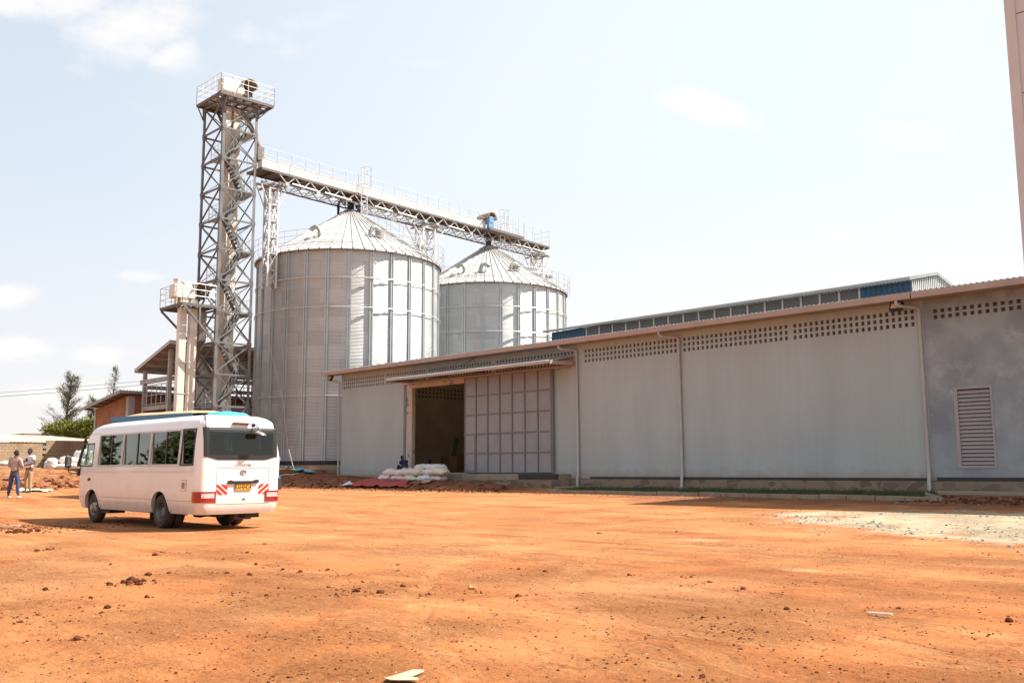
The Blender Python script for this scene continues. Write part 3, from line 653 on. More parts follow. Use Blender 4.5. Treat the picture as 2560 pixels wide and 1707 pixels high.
def silo(cx, cy, label, first):
    t = thing('grain_silo', (cx, cy, 1.0), label, 'silo', 'corrugated steel grain silos')
    n = 112; mb = MB(); mb.lathe([(RS, ZBASE), (RS, ZE)], (cx, cy, 0), n, caps=False)
    mb.build('wall', SILOW, t, smooth=True)
    mb = MB(); mb.lathe([(RS+.25, .7), (RS+.25, 1.62)], (cx, cy, 0), 96); mb.build('concrete_base', pm('silo_concrete', (.42, .30, .20), (.30, .20, .125), .9, .85, 0, .15, 12, c3=(.22, .13, .08), s3=1.5, lo3=.6, hi3=.7), t, smooth=True)
    mb = MB(); mb.lathe([(RS+.9, .6), (RS+.9, 1.2), (RS+.3, 1.24)], (cx, cy, 0), 96); mb.build('concrete_footing', CONC, t)
    mb = MB(); mb.lathe([(RS+.12, 1.625), (RS+.14, 1.9), (RS+.02, 1.93)], (cx, cy, 0), 96); mb.build('bitumen_band', BITU, t)
    # stiffeners: double hat section, 28 around
    for k in range(28):
        a = 2*math.pi*(k+.35)/28; d = Vector((math.cos(a), math.sin(a), 0)); s_ = Vector((-d.y, d.x, 0)); c = Vector((cx, cy, 0)); mb = MB()
        for off in (-.085, .085):
            p = c+d*(RS+.05)+s_*off
            mb.bar(p+Vector((0, 0, ZBASE)), p+Vector((0, 0, ZE-.12)), .075, .10, up=d)
        p = c+d*(RS+.018)
        mb.bar(p+Vector((0, 0, ZBASE)), p+Vector((0, 0, ZE-.1)), .30, .025, up=d)
        mb.build('stiffener', STIFF, t)
    for z in (14.9, 12.75, 6.45):      # wind rings
        mb = MB(); m_ = 112
        mb.tube([(cx+(RS+.14)*math.cos(2*math.pi*i/m_), cy+(RS+.14)*math.sin(2*math.pi*i/m_), z) for i in range(m_+1)], .03, 6, False); mb.build('wind_ring', GALV_W, t)
    # roof cone with 56 ribs
    mb = MB(); nr = 56; r1 = .75
    prof = [(RS+.22, ZE-.10), (RS+.22, ZE-.04), (r1, ZA)]
    mb.lathe(prof, (cx, cy, 0), nr*2, caps=False); mb.build('roof', SILOR, t)
    mb = MB()
    for k in range(nr):
        a = 2*math.pi*k/nr; d = Vector((math.cos(a), math.sin(a), 0)); c = Vector((cx, cy, 0))
        mb.bar(c+d*(RS+.20)+Vector((0, 0, ZE-.00)), c+d*r1+Vector((0, 0, ZA+.05)), .05, .10)
    mb.build('roof_rib', SILOR, t)
    mb = MB()
    for k in range(nr):
        a = 2*math.pi*k/nr; d = Vector((math.cos(a), math.sin(a), 0)); p = Vector((cx, cy, 0))+d*(RS+.21)+Vector((0, 0, ZE-.09)); mb.bar(p, p+Vector((0, 0, .13)), .07, .05)
    mb.lathe([(RS+.16, ZE-.14), (RS+.18, ZE-.12), (RS+.16, ZE-.10)], (cx, cy, 0), 56, caps=False); mb.build('eave_clip', pm('dark_clip', (.05, .045, .04), None, rough=.6), t)
    mb = MB(); mb.lathe([(r1+.15, ZA-.12), (r1+.12, ZA+.10), (.55, ZA+.12), (.55, ZA+.32), (.35, ZA+.34)], (cx, cy, 0), 32); mb.build('peak_cap', pm('grey_cap', (.22, .22, .22), (.30, .29, .28), 2, .5, .5), t)
    mb = MB(); zc = ZE+.55; rr = RS+.22-(zc-ZE)*(RS+.22-r1)/(ZA-ZE)+.12
    mb.tube([(cx+rr*math.cos(2*math.pi*i/96), cy+rr*math.sin(2*math.pi*i/96), zc+.05) for i in range(97)], .035, 6, False); mb.build('roof_ring', GALV, t)
    # eave walkway railing
    mb = MB(); Rr = RS+.45
    for z in (ZE+1.35, ZE+.93, ZE+.5):
        mb.tube([(cx+Rr*math.cos(2*math.pi*i/96), cy+Rr*math.sin(2*math.pi*i/96), z) for i in range(97)], .014, 5, False)
    for k in range(42):
        a = 2*math.pi*(k+.5)/42; p = Vector((cx+Rr*math.cos(a), cy+Rr*math.sin(a), 0)); q = Vector((cx+(RS+.22)*math.cos(a), cy+(RS+.22)*math.sin(a), 0))
        mb.tube([q+Vector((0, 0, ZE-.05)), p+Vector((0, 0, ZE)), p+Vector((0, 0, ZE+1.35))], .016, 5)
    mb.build('railing', GALV, t)
    return t
c1 = (-61.84, 41.95); c2 = (-63.43, 58.30)
s1 = silo(*c1, 'nearer and larger looking corrugated steel grain silo beside the lift tower', True)
s2 = silo(*c2, 'farther corrugated steel grain silo half hidden behind the nearer one', False)
def roofpt(c, a, r):
    rr = r; z = ZE + (RS+.22-rr)*(ZA-ZE)/(RS+.22-.75); return Vector((c[0]+rr*math.cos(a), c[1]+rr*math.sin(a), z))
ROOFD = pm('vent_zinc', (.30, .30, .29), (.40, .38, .35), 3, .45, .5)
def goose(c, a, r, t, flip=1, sz=.82):
    p = roofpt(c, a, r); d = Vector((math.cos(a), math.sin(a), 0)); s_ = Vector((-d.y, d.x, 0))*flip
    mb = MB(); pts = [p+Vector((0, 0, -.05)), p+Vector((0, 0, .45*sz)), p+Vector((0, 0, .75*sz))+s_*.12, p+Vector((0, 0, .86*sz))+s_*.38, p+Vector((0, 0, .72*sz))+s_*.62, p+Vector((0, 0, .58*sz))+s_*.68]
    mb.tube(pts, [.16, .16, .17, .18, .18, .19], 10); o = mb.build('roof_vent', ROOFD, t, smooth=True)
    mb = MB(); mb.tube([pts[-1]+Vector((0, 0, -.01)), pts[-1]+s_*.012+Vector((0, 0, -.03))], .2, 10); mb.build('vent_mouth', DARKIN, o)
def hatch(c, a, r, t):
    p = roofpt(c, a, r); mb = MB(); mb.lathe([(.34, -.25), (.34, .45), (.36, .47), (.36, .52)], p, 14); mb.build('roof_hatch', ROOFD, t, smooth=True)
camA1 = math.atan2(-c1[1], -c1[0]); camA2 = math.atan2(-c2[1], -c2[0])
for da, r, f in ((-.45, 5.1, -1), (.30, 5.0, 1), (-1.25, 6.1, -1), (1.15, 5.8, 1), (2.3, 5, 1)): goose(c1, camA1+da, r, s1, f)
hatch(c1, camA1+.45, 5.0, s1)
for da, r, f in ((-.40, 5.4, -1), (-.12, 5.5, 1), (.38, 5.2, 1), (1.05, 6, 1)): goose(c2, camA2+da, r, s2, f, .78)
hatch(c2, camA2+.50, 5.0, s2)
# stair with handrail up each roof, on the right flank
for c, ca, t in ((c1, camA1, s1), (c2, camA2, s2)):
    a = ca+.95; mb = MB(); d = Vector((math.cos(a), math.sin(a), 0)); s_ = Vector((-d.y, d.x, 0))
    p0 = roofpt(c, a, RS+.1)+Vector((0, 0, .1)); p1 = roofpt(c, a, 1.3)+Vector((0, 0, .1))
    for o_ in (-.3, .3):
        mb.bar(p0+s_*o_, p1+s_*o_, .05, .10); mb.tube([p0+s_*o_+Vector((0, 0, 1.15)), p1+s_*o_+Vector((0, 0, 1.15))], .016, 5); mb.tube([p0+s_*o_+Vector((0, 0, .6)), p1+s_*o_+Vector((0, 0, .6))], .014, 5)
        for k in range(6): q = p0.lerp(p1, k/5)+s_*o_; mb.tube([q, q+Vector((0, 0, 1.15))], .02, 5)
    for k in range(18): q = p0.lerp(p1, (k+.5)/18); mb.bar(q-s_*.3, q+s_*.3, .14, .03)
    mb.build('roof_stair', GALV, t)
# stay cable on silo one
mb = MB(); mb.tube([(-61.2, 34.5, 13.9), (-60.6, 34.45, 10), (-59.4, 34.9, 6.2), (-58.6, 34.9, 3), (-57.2, 34.6, 1.3)], .02, 5); tag(mb.build('hanging_cable', pm('rope', (.5, .45, .36), None, rough=.8), org=(-57.2, 34.6, 1.3)), 'thin pale cable hanging down the silo wall from the white trestle', 'cable')

# ------------------------------------------------------------------ lift tower
TX0, TX1, TY0, TY1 = -63.35, -60.30, 30.10, 32.80
tw = thing('lift_tower', (TX1, TY0, 1.0), 'tall dark lattice steel tower with zigzag stairs and railed top platform', 'tower')
ZJ = [1.30+2.177*k for k in range(12)]; ZP = 27.45
for (x, y) in ((TX0, TY0), (TX1, TY0), (TX0, TY1), (TX1, TY1)):
    mb = MB(); mb.box(x-.012, x+.10*(1 if x == TX0 else -1), y-.0, y+.02*(1 if y == TY0 else -1), 1, ZP)
    mb = MB(); sx = 1 if x == TX0 else -1; sy = 1 if y == TY0 else -1
    mb.prism([(x, y), (x+sx*.20, y), (x+sx*.20, y+sy*.02), (x+sx*.02, y+sy*.02), (x+sx*.02, y+sy*.20), (x, y+sy*.20)], 'z', 1.0, ZP)
    mb.build('leg', STEEL_D, tw)
ZZ = ZJ+[ZP-.1]
for k in range(len(ZZ)-1):
    a, b = ZZ[k], ZZ[k+1]; mb = MB()
    A_ = [(TX1, TY0), (TX1, TY1), (TX0, TY1), (TX0, TY0)]
    for i in range(4):
        p, q = A_[i], A_[(i+1) % 4]; w = .10
        mb.bar((*p, a), (*q, b), w, .07); mb.bar((*q, a), (*p, b), w*.75, .05)
    mb.build('cross_bracing', STEEL_D, tw)
    mb = MB()
    for i in range(4):
        p, q = A_[i], A_[(i+1) % 4]; mb.bar((*p, b-.05), (*q, b-.05), .09, .12)
    for (x, y) in A_:
        sx = 1 if x == TX0 else -1; sy = 1 if y == TY0 else -1
        mb.box(min(x, x+sx*.34), max(x, x+sx*.34), y-.015*sy-.008, y-.015*sy+.008, b-.25, b+.14); mb.box(x-.015*sx-.008, x-.015*sx+.008, min(y, y+sy*.34), max(y, y+sy*.34), b-.25, b+.14)
    mb.build('girt', STEEL_D, tw)
# stairs
def rail_along(mb, a, b, h=1.0, n=4, r=.015):
    a = Vector(a); b = Vector(b)
    for hh in (h, h*.5): mb.tube([a+Vector((0, 0, hh)), b+Vector((0, 0, hh))], r, 5)
    for i in range(n+1): p = a.lerp(b, i/n); mb.tube([p, p+Vector((0, 0, h))], r, 5)
for k in range(len(ZZ)-1):
    za, zb = ZZ[k], ZZ[k+1]; up = (k % 2 == 0)
    # even joints land at the near-left (Y0) end; flights run along Y just inside the near face
    ya, yb = (TY0+.75, TY1-.75)
    if k % 2: ya, yb = yb, ya
    x0, x1 = (TX1-.95, TX1-.25)
    if k == len(ZZ)-2: x0, x1 = TX1-2.6, TX1-1.9
    mb = MB()
    for x in (x0, x1): mb.bar((x, ya, za), (x, yb, zb), .04, .22)
    mb_t = 9
    for i in range(mb_t):
        t = (i+.5)/mb_t; y = ya+(yb-ya)*t; z = za+(zb-za)*t; mb.box(x0, x1, y-.10, y+.10, z, z+.03)
    fl = mb.build('stair_flight', STEEL_D, tw)
    mb = MB()
    for x in (x0, x1): rail_along(mb, (x, ya, za), (x, yb, zb), 1.0, 5)
    mb.build('handrail', GALV, fl)
    y0, y1 = (TY1-.78, TY1-.03) if k % 2 == 0 else (TY0+.03, TY0+.78)
    mb = MB(); mb.box(TX1-1.7, TX1-.1, y0, y1, zb-.05, zb); mb.box(TX1-1.7, TX1-.1, y0, y0+.04, zb-.16, zb-.05); mb.box(TX1-1.7, TX1-.1, y1-.04, y1, zb-.16, zb-.05)
    if k < len(ZZ)-2:
        ld = mb.build('stair_landing', GALV, tw)
        mb = MB(); yy = y1-.03 if k % 2 == 0 else y0+.03
        rail_along(mb, (TX1-1.7, yy, zb), (TX1-.15, yy, zb), 1.0, 3); rail_along(mb, (TX1-1.7, y0, zb), (TX1-1.7, y1, zb), 1.0, 1)
        mb.build('guard_rail', GALV, ld)
def platform(parent, x0, x1, y0, y1, z, hole=None, rail_sides='wesn', h=1.3, under=6):
    mb = MB()
    for (a, b, c, d) in ((x0, x1, y0, y0+.1), (x0, x1, y1-.1, y1), (x0, x0+.1, y0+.1, y1-.1), (x1-.1, x1, y0+.1, y1-.1)): mb.box(a, b, c, d, z-.2, z)
    for i in range(1, under): y = y0+(y1-y0)*i/under; mb.box(x0+.1, x1-.1, y-.04, y+.04, z-.16, z-.035)
    for i in range(1, 4): x = x0+(x1-x0)*i/4; mb.box(x-.05, x+.05, y0+.1, y1-.1, z-.24, z-.165)
    fr = mb.build('platform_frame', STEEL_R, parent)
    mb = MB(); n = 12
    for i in range(n):
        if i in (4, 8): continue
        a = x0+.1+(x1-x0-.2)*i/n; mb.box(a, a+(x1-x0-.2)/n-.03, y0+.1, y1-.1, z-.03, z-.002)
    mb.build('platform_deck', GALV, parent)
    mb = MB()
    seg = {'s': ((x0, y0), (x1, y0)), 'n': ((x0, y1), (x1, y1)), 'w': ((x0, y0), (x0, y1)), 'e': ((x1, y0), (x1, y1))}
    for s_ in rail_sides:
        (a, b), (c, d) = seg[s_]
        for hh in (h, h*.69, h*.38): mb.tube([(a, b, z+hh), (c, d, z+hh)], .018, 6)
        n = max(2, int(round(math.hypot(c-a, d-b)/.95)))
        for i in range(n+1): x, y = a+(c-a)*i/n, b+(d-b)*i/n; mb.tube([(x, y, z-.1), (x, y, z+h)], .02, 6)
    mb.build('railing', GALV_W, parent)
platform(tw, TX0-.15, TX1+.55, TY0-.5, TY1+.95, ZP+.12)
mb = MB()
for y in (TY0, TY1): mb.bar((TX1, y, ZP-1.0), (TX1+.5, y, ZP-.08), .07); mb.bar((TX0, y, ZP-1.0), (TX0-.1, y, ZP-.08), .07)
for x in (TX0, TX1): mb.bar((x, TY0, ZP-1.0), (x, TY0-.45, ZP-.08), .07); mb.bar((x, TY1, ZP-1.0), (x, TY1+.85, ZP-.08), .07)
mb.build('platform_strut', STEEL_D, tw)
# bucket elevator inside the tower
be = thing('bucket_elevator', (-61.9, 31.4, 1.0), 'tall twin trunk bucket elevator of cream sheet inside the lattice tower', 'elevator')
for (y0, y1) in ((31.0, 31.42), (31.62, 32.14)):
    mb = MB(); x0, x1 = -62.15, -61.65; mb.box(x0, x1, y0, y1, 1.2, 28.5)
    for z in [2.6+2.4*i for i in range(11)]: mb.box(x0-.04, x1+.04, y0-.035, y1+.035, z, z+.05)
    mb.build('trunk', CREAM, be)
def head(be, x, y, z, s=1.0, tall=True):
    mb = MB(); mb.box(x-.45*s, x+.45*s, y-.75*s, y+.05*s, z, z+.95*s); mb.prism([(y+.05*s, z+.0), (y+.95*s, z+.05), (y+.95*s, z+.6*s), (y+.5*s, z+1.0*s), (y+.05*s, z+1.15*s)], 'x', x-.42*s, x+.42*s)
    mb.build('head_casing', CREAM, be, bevel=.05)
    mb = MB(); pr = [(y+.95*s, z+.42*s), (y+1.05*s, z+.42*s)]
    n = 10; arc = [(y+1.25*s+.62*s*math.cos(math.pi*i/n), z+.65*s+.62*s*math.sin(math.pi*i/n)) for i in range(n+1)]
    inner = [(y+1.25*s+.56*s*math.cos(math.pi*i/n), z+.65*s+.56*s*math.sin(math.pi*i/n)) for i in range(n, -1, -1)]
    mb.prism(arc+inner, 'x', x-.55*s, x+.75*s); mb.build('motor_hood', pm('hood_brown', (.33, .24, .16), (.27, .20, .14), 2, .6, .2), be)
    mb = MB(); mb.lathe([(.24*s, -.5*s), (.24*s, .5*s)], (x, y+1.25*s, z+.75*s), 14, 'x'); mb.box(x-.4*s, x+.4*s, y+.95*s, y+1.6*s, z+.12*s, z+.5*s)
    for k in (-.4, .4): mb.box(x+k*s-.04, x+k*s+.04, y+.9*s, y+1.6*s, z-.0, z+.12*s)
    mb.build('drive_motor', pm('motor_dark', (.05, .045, .045), (.09, .06, .04), 4, .5, .3), be)
head(be, -61.9, 31.35, 28.45, 1.0)
mb = MB(); mb.tube([(-61.0, 31.9, ZP-.5), (-60.75, 32.5, 25.9), (-60.7, 33.2, 24.5)], .17, 8); mb.box(-60.95, -60.45, 32.95, 33.45, 23.75, 24.5); mb.prism([(33.0, 23.45), (33.5, 23.45), (33.62, 23.75), (32.9, 23.75)], 'x', -61, -60.4)
mb.build('discharge_spout', pm('dark_spout', (.16, .145, .13), (.22, .18, .14), 2, .5, .3), be)

# lower elevator with its own railed platform at the left
P2X0, P2X1, P2Y0, P2Y1, P2Z = -63.75, -60.25, 27.66, 30.05, 12.45
lp = thing('railed_platform', (-62, 28.8, 12.4), 'smaller railed steel platform bracketed off the left side of the lattice tower', 'platform')
platform(lp, P2X0, P2X1, P2Y0, P2Y1, P2Z, rail_sides='wes', h=1.35, under=4)
for a_, b_2, w_2 in (((P2X1, P2Y0+.1, P2Z-.2), (TX1, TY0, 9.9), .13), ((P2X0, P2Y0+.1, P2Z-.2), (TX0, TY0, 9.9), .13), ((P2X1, 28.9, P2Z-.2), (P2X1, 28.9, 11.1), .12), ((P2X0+.9, 28.9, P2Z-.2), (P2X0+.9, 28.9, 10.9), .12)):
    mb = MB(); mb.bar(a_, b_2, w_2); mb.build('bracket', STEEL_D, lp)
be2 = thing('bucket_elevator', (-61.6, 28.6, 1.0), 'shorter twin trunk bucket elevator left of the lattice tower', 'elevator')
for (y0, y1) in ((28.02, 28.5), (28.78, 29.26)):
    mb = MB(); x0, x1 = -61.75, -61.3; mb.box(x0, x1, y0, y1, 1.1, P2Z+.5)
    for z in [2.2+2.1*i for i in range(5)]: mb.box(x0-.04, x1+.04, y0-.035, y1+.035, z, z+.045)
    mb.build('trunk', CREAM, be2)
head(be2, -61.6, 28.2, P2Z+.45, .95)
mb = MB(); mb.bar((-61.4, 29.6, P2Z-.3), (-61.6, 29.7, P2Z-2.4), .5, .5); mb.bar((-61.6, 29.7, P2Z-2.3), (-63.0, 29.2, 6.6), .42, .42)
mb.build('discharge_spout', MATS['dark_spout'], be2)
mb = MB(); mb.tube([(-61.6, 27.85, P2Z), (-61.6, 27.85, P2Z+1.1), (-61.6, 27.8, P2Z+1.75)], [.16, .16, .24], 4); mb.build('vent_chute', CREAM, be2)

# ------------------------------------------------------------------ conveyor gallery
ga = thing('conveyor_gallery', (-62.0, 50, 22), 'long pale grain conveyor bridge on a lattice truss running from the tower over both silos', 'conveyor')
GA0 = Vector((-61.84, 41.95, 0)); GD = Vector((-.0973, .9953, 0)); GS = Vector((.9953, .0973, 0))
def gp(y, s, z): return GA0 + GD*((y-41.95)/.9953) + GS*s + Vector((0, 0, z))
YS, YE = 33.0, 66.2
PLAT = pm('chequer_deck', (.17, .13, .09), (.11, .09, .07), 1.2, .7, .3, .3, 40)
mb = MB(); mb.bar(gp(YS, 0, 22.86), gp(YE, 0, 22.86), 1.8, .04); mb.build('deck', PLAT, ga)
mb = MB()
for s in (-.93, .93): mb.bar(gp(YS, s, 22.81), gp(YE, s, 22.81), .06, .18)
n = 27
for i in range(n+1): y = YS+(YE-YS)*i/n; mb.bar(gp(y, -.9, 22.74), gp(y, .9, 22.74), .12, .16)
mb.build('deck_beam', STEEL_R, ga)
mb = MB()
for s in (-.9, .9): mb.bar(gp(YS+1.5, s, 22.08), gp(YE-.6, s, 22.08), .08, .10)
mb.build('lower_chord', STEEL_D, ga)
mb = MB(); m = 22
for i in range(m):
    y0 = YS+1.5+(YE-YS-2.1)*i/m; y1 = YS+1.5+(YE-YS-2.1)*(i+1)/m; ym = (y0+y1)/2
    for s in (-.9, .9): mb.bar(gp(y0, s, 22.75), gp(ym, s, 22.1), .06); mb.bar(gp(ym, s, 22.1), gp(y1, s, 22.75), .06)
    mb.bar(gp(ym, -.9, 22.06), gp(ym, .9, 22.06), .06); mb.bar(gp(ym, -.9, 22.05), gp(min(ym+(y1-y0), YE-.7), .9, 22.05), .045)
    mb.bar(gp(ym-.16, .95, 22.12), gp(ym+.16, .95, 22.12), .02, .24)
mb.build('truss_bracing', GALV, ga)
for a, b in ((35.6, 37.9), (38.6, 41.2), (43.6, 45.5), (46.1, 48.2), (52.0, 54.0), (60.3, 61.7), (62, 63.2), (63.6, 65.2)): mb = MB(); mb.tube([gp(a, 1.0, 22.2), gp(b, 1.0, 22.16)], .06, 8); mb.build('conduit', GALV_W, ga, smooth=True)
tr = MB(); tr.bar(gp(YS+.1, .55, 23.24), gp(57.0, .55, 23.24), .55, .62)
tro = tr.build('conveyor_trough', pm('trough_cream', (.76, .72, .65), (.80, .77, .70), .5, .5, .1, .05, 5), ga)
mb = MB()
for i in range(24): y = YS+.5+i*1.0; mb.bar(gp(y-.02, .55, 23.24), gp(y+.02, .55, 23.24), .61, .66)
mb.bar(gp(YS+.1, .55, 23.57), gp(57.0, .55, 23.57), .64, .03)
mb.build('trough_flange', MATS['trough_cream'], tro)
mb = MB()
for i in range(22): y = YS+1.2+i*1.05; mb.bar(gp(y, .86, 22.93), gp(y+.12, .86, 22.93), .06, .10)
mb.build('trough_foot', GALV_W, tro)
for s in (-.93, .93):
    mb = MB()
    for hh in (1.5, 1.0, .55): mb.tube([gp(YS, s, 22.9+hh), gp(YE, s, 22.9+hh)], .013, 5)
    n = 26
    for i in range(n+1): y = YS+(YE-YS)*i/n; mb.tube([gp(y, s, 22.8), gp(y, s, 24.4)], .016, 5)
    if s > 0:
        for hh in (1.5, 1.0, .55): mb.tube([gp(YE, -.93, 22.9+hh), gp(YE, .93, 22.9+hh)], .013, 5)
    mb.build('railing', GALV, ga)
# side platform and drive at the end
mb = MB(); mb.bar(gp(56.5, 1.35, 22.72), gp(61.3, 1.35, 22.72), .85, .16); mb.bar(gp(56.5, 1.79, 22.72), gp(61.3, 1.79, 22.72), .04, .22); mb.build('drive_platform', STEEL_R, ga)
mb = MB()
for hh in (1.5, 1.0, .55): mb.tube([gp(56.5, 1.78, 22.8+hh), gp(61.3, 1.78, 22.8+hh)], .014, 5)
for i in range(7): y = 56.5+.8*i; mb.tube([gp(y, 1.78, 22.75), gp(y, 1.78, 24.3)], .016, 5)
mb.build('railing', GALV, ga)
mb = MB(); c = gp(57.3, .9, 23.65); n = 10
arc = [(c.y+.6*math.cos(math.pi*i/n), c.z+.15+.65*math.sin(math.pi*i/n)) for i in range(n+1)]+[(c.y+.54*math.cos(math.pi*i/n), c.z+.15+.59*math.sin(math.pi*i/n)) for i in range(n, -1, -1)]
mb.prism(arc, 'x', c.x-1.0, c.x+.55); hd = mb.build('motor_hood', MATS['hood_brown'], ga)
mb = MB(); mb.lathe([(.3, -.5), (.3, .45)], (c.x, c.y, c.z+.1), 14, 'x'); mb.box(c.x+.1, c.x+.42, c.y-.3, c.y+.3, 22.85, c.z-.1); mb.build('drive_motor', pm('motor_blue', (.13, .30, .52), (.17, .35, .58), 2, .4), ga, smooth=True)
# caged ladders from the silo roofs up through the bridge
for y in (42.1, 58.7):
    mb = MB()
    for dy in (0, .62): mb.tube([gp(y+dy, 1.1, 20.9+(.4 if dy else 0)), gp(y+dy, 1.1, 24.95)], .035, 6)
    for i in range(11): mb.tube([gp(y, 1.1, 21.4+.3*i), gp(y+.62, 1.1, 21.4+.3*i)], .018, 5)
    l = mb.build('ladder', GALV_W, ga)
    mb = MB()
    for z in (23.6, 24.3, 24.95):
        mb.tube([gp(y+.31+.42*math.cos(a), 1.1+.72*math.sin(a), z) for a in [math.pi*i/8 for i in range(9)]], .014, 5)
    for a in (.6, 1.57, 2.5): mb.tube([gp(y+.31+.42*math.cos(a), 1.1+.72*math.sin(a), 23.6) , gp(y+.31+.42*math.cos(a), 1.1+.72*math.sin(a), 24.95)], .012, 5)
    mb.build('ladder_cage', GALV, l)
for y in (41.95, 58.30): mb = MB(); mb.tube([gp(y, 0, 21.3), gp(y, 0, 22.7)], .26, 12); mb.build('drop_spout', pm('spout_navy', (.03, .04, .06), (.05, .05, .06), 2, .5), ga, smooth=True)

def trestle(x0, x1, y0, y1, z0, z1, label, nb, spread=0):
    t = thing('support_trestle', ((x0+x1)/2, (y0+y1)/2, z0), label, 'trestle', 'pale galvanised trestles carrying the conveyor bridge')
    P = [(x1, y0), (x1, y1), (x0, y1), (x0, y0)]
    for p in P:
        mb = MB(); mb.bar((*p, z0), (*p, z1), .11, .11, up=(1, 0, 0)); mb.build('leg', GALV_W, t)
    for k in range(nb):
        a, b = z0+.1+(z1-z0-.2)*k/nb, z0+.1+(z1-z0-.2)*(k+1)/nb; mb = MB()
        for i in range(4):
            p, q = P[i], P[(i+1) % 4]; mb.bar((*p, a), (*q, b), .06); mb.bar((*q, a), (*p, b), .05); mb.bar((*p, b), (*q, b), .07, .10)
        mb.build('cross_bracing', GALV, t)
    mb = MB(); cx_, cy_ = (x0+x1)/2, (y0+y1)/2
    mb.box(cx_-1.15, cx_+1.15, y0-.08, y0+.08, z1, z1+.14); mb.box(cx_-1.15, cx_+1.15, y1-.08, y1+.08, z1, z1+.14); mb.box(x1-.08, x1+.08, y0-.5-spread, y1+.5+spread, z1+.14, z1+.28); mb.box(x0-.08, x0+.08, y0-.5-spread, y1+.5+spread, z1+.14, z1+.28)
    mb.build('head_beam', pm('beam_grey', (.30, .29, .28), (.24, .22, .2), 2, .5, .3), t)
    if spread:
        mb = MB()
        for x in (x0, x1): mb.bar((x, y0, z1-1.5), (x, y0-.5-spread, z1+.1), .07); mb.bar((x, y1, z1-1.5), (x, y1+.5+spread, z1+.1), .07)
        mb.build('knee_brace', GALV_W, t)
trestle(-61.25, -60.55, 34.05, 34.75, 14.3, 21.75, 'tall slender white trestle bolted to the near side of the first silo', 6, .2)
trestle(-62.9, -61.85, 49.35, 50.6, 16.5, 21.75, 'middle trestle standing on the eaves between the two silos', 3, .6)
trestle(-64.5, -63.55, 64.9, 65.65, 16.9, 21.75, 'far end trestle behind the farther silo', 3, .4)

# ------------------------------------------------------------------ steel shed, brick building, boundary wall
PSTEEL = pm('peeling_grey_paint', (.40, .38, .35), (.32, .29, .26), 1.8, .6, 0, .1, 20, c3=(.13, .10, .08), s3=2.5, lo3=.62, hi3=.68)
sh = thing('open_shed', (-70, 32, 1.5), 'open sided two storey steel shed with steep lean-to roof behind the elevators', 'shed')
SX, SY = -68.5, 30.7
def post(x, y, z1, z0=1.3): mb = MB(); mb.box(x-.13, x+.13, y-.13, y+.13, z0, z1); mb.build('post', PSTEEL, sh)
for y in (SY, 35.4, 40): post(SX, y, 10.28); post(SX-4.4, y, 9.05)
UNDER = corrug(pm('roof_underside', (.46, .36, .25), (.38, .29, .20), .7, .7), (1, 0, .5), .2, .02)
mb = MB(); x0, x1, z0, z1 = SX-5.2, SX+1.0, 9.0, 10.72
mb.prism([(x0, z0), (x1, z1), (x1, z1+.05), (x0, z0+.05)], 'y', SY-.5, 42); mb.build('roof_sheet', UNDER, sh)
mb = MB()
for i in range(5):
    t = .08+.21*i; x = x0+(x1-x0)*t; z = z0+(z1-z0)*t-.12; mb.box(x-.05, x+.05, SY-.4, 41.9, z-.09, z+.07)
mb.build('purlin', PSTEEL, sh)
mb = MB(); mb.bar((x0, SY-.52, z0+.0), (x1, SY-.52, z1), .05, .25, up=(0, 0, 1)); mb.bar((x1+.03, SY-.5, z1-.05), (x1+.03, 42, z1-.05), .05, .3); mb.bar((x0-.03, SY-.5, z0-.08), (x0-.03, 42, z0-.08), .1, .12); mb.build('fascia', pm('pale_fascia', (.50, .48, .46), (.42, .40, .38), 1.5, .5), sh)
mb = MB()
for z in (7.95,): mb.box(SX-5.0, SX, SY-.14, SY+.1, z, z+.32); mb.box(SX-.12, SX+.12, SY, 40, z, z+.32); mb.box(SX-4.5, SX-4.3, SY, 40, z-.4, z-.1); mb.box(SX-5, SX, 35.3, 35.5, z-.35, z)
mb.box(SX-4.6, SX+.1, SY-.1, 40.1, 5.85, 6.2)
mb.build('floor_beam', PSTEEL, sh)
mb = MB()
def fence_rail(mb, a, b, z, h=1.5, n=5):
    for hh in (h, h*.5, .08): mb.tube([(*a, z+hh), (*b, z+hh)], .03, 5)
    for i in range(n+1): x = a[0]+(b[0]-a[0])*i/n; y = a[1]+(b[1]-a[1])*i/n; mb.tube([(x, y, z), (x, y, z+h)], .03, 5)
fence_rail(mb, (SX-4.4, SY-.15), (SX-.2, SY-.15), 6.22, 1.5, 5); fence_rail(mb, (SX+.15, SY), (SX+.15, 40), 6.22, 1.5, 14); fence_rail(mb, (SX-4.4, 40), (SX, 40), 6.22, 1.5, 6)
mb.build('railing', GALV, sh)
mb = MB(); mb.lathe([(.9, 0), (.9, 1.6), (.5, 2.4)], (SX-1.2, 34.2, 6.22), 20); mb.tube([(SX-1.2, 34.2, 8.5), (SX-1.5, 33.5, 10)], .35, 8); tag(mb.build('process_tank', pm('tank_pale', (.55, .54, .50), (.48, .46, .42), 1.5, .5, .2), org=(SX-1.2, 34.2, 6.22), smooth=True), 'pale round process tank standing inside the open shed', 'tank')

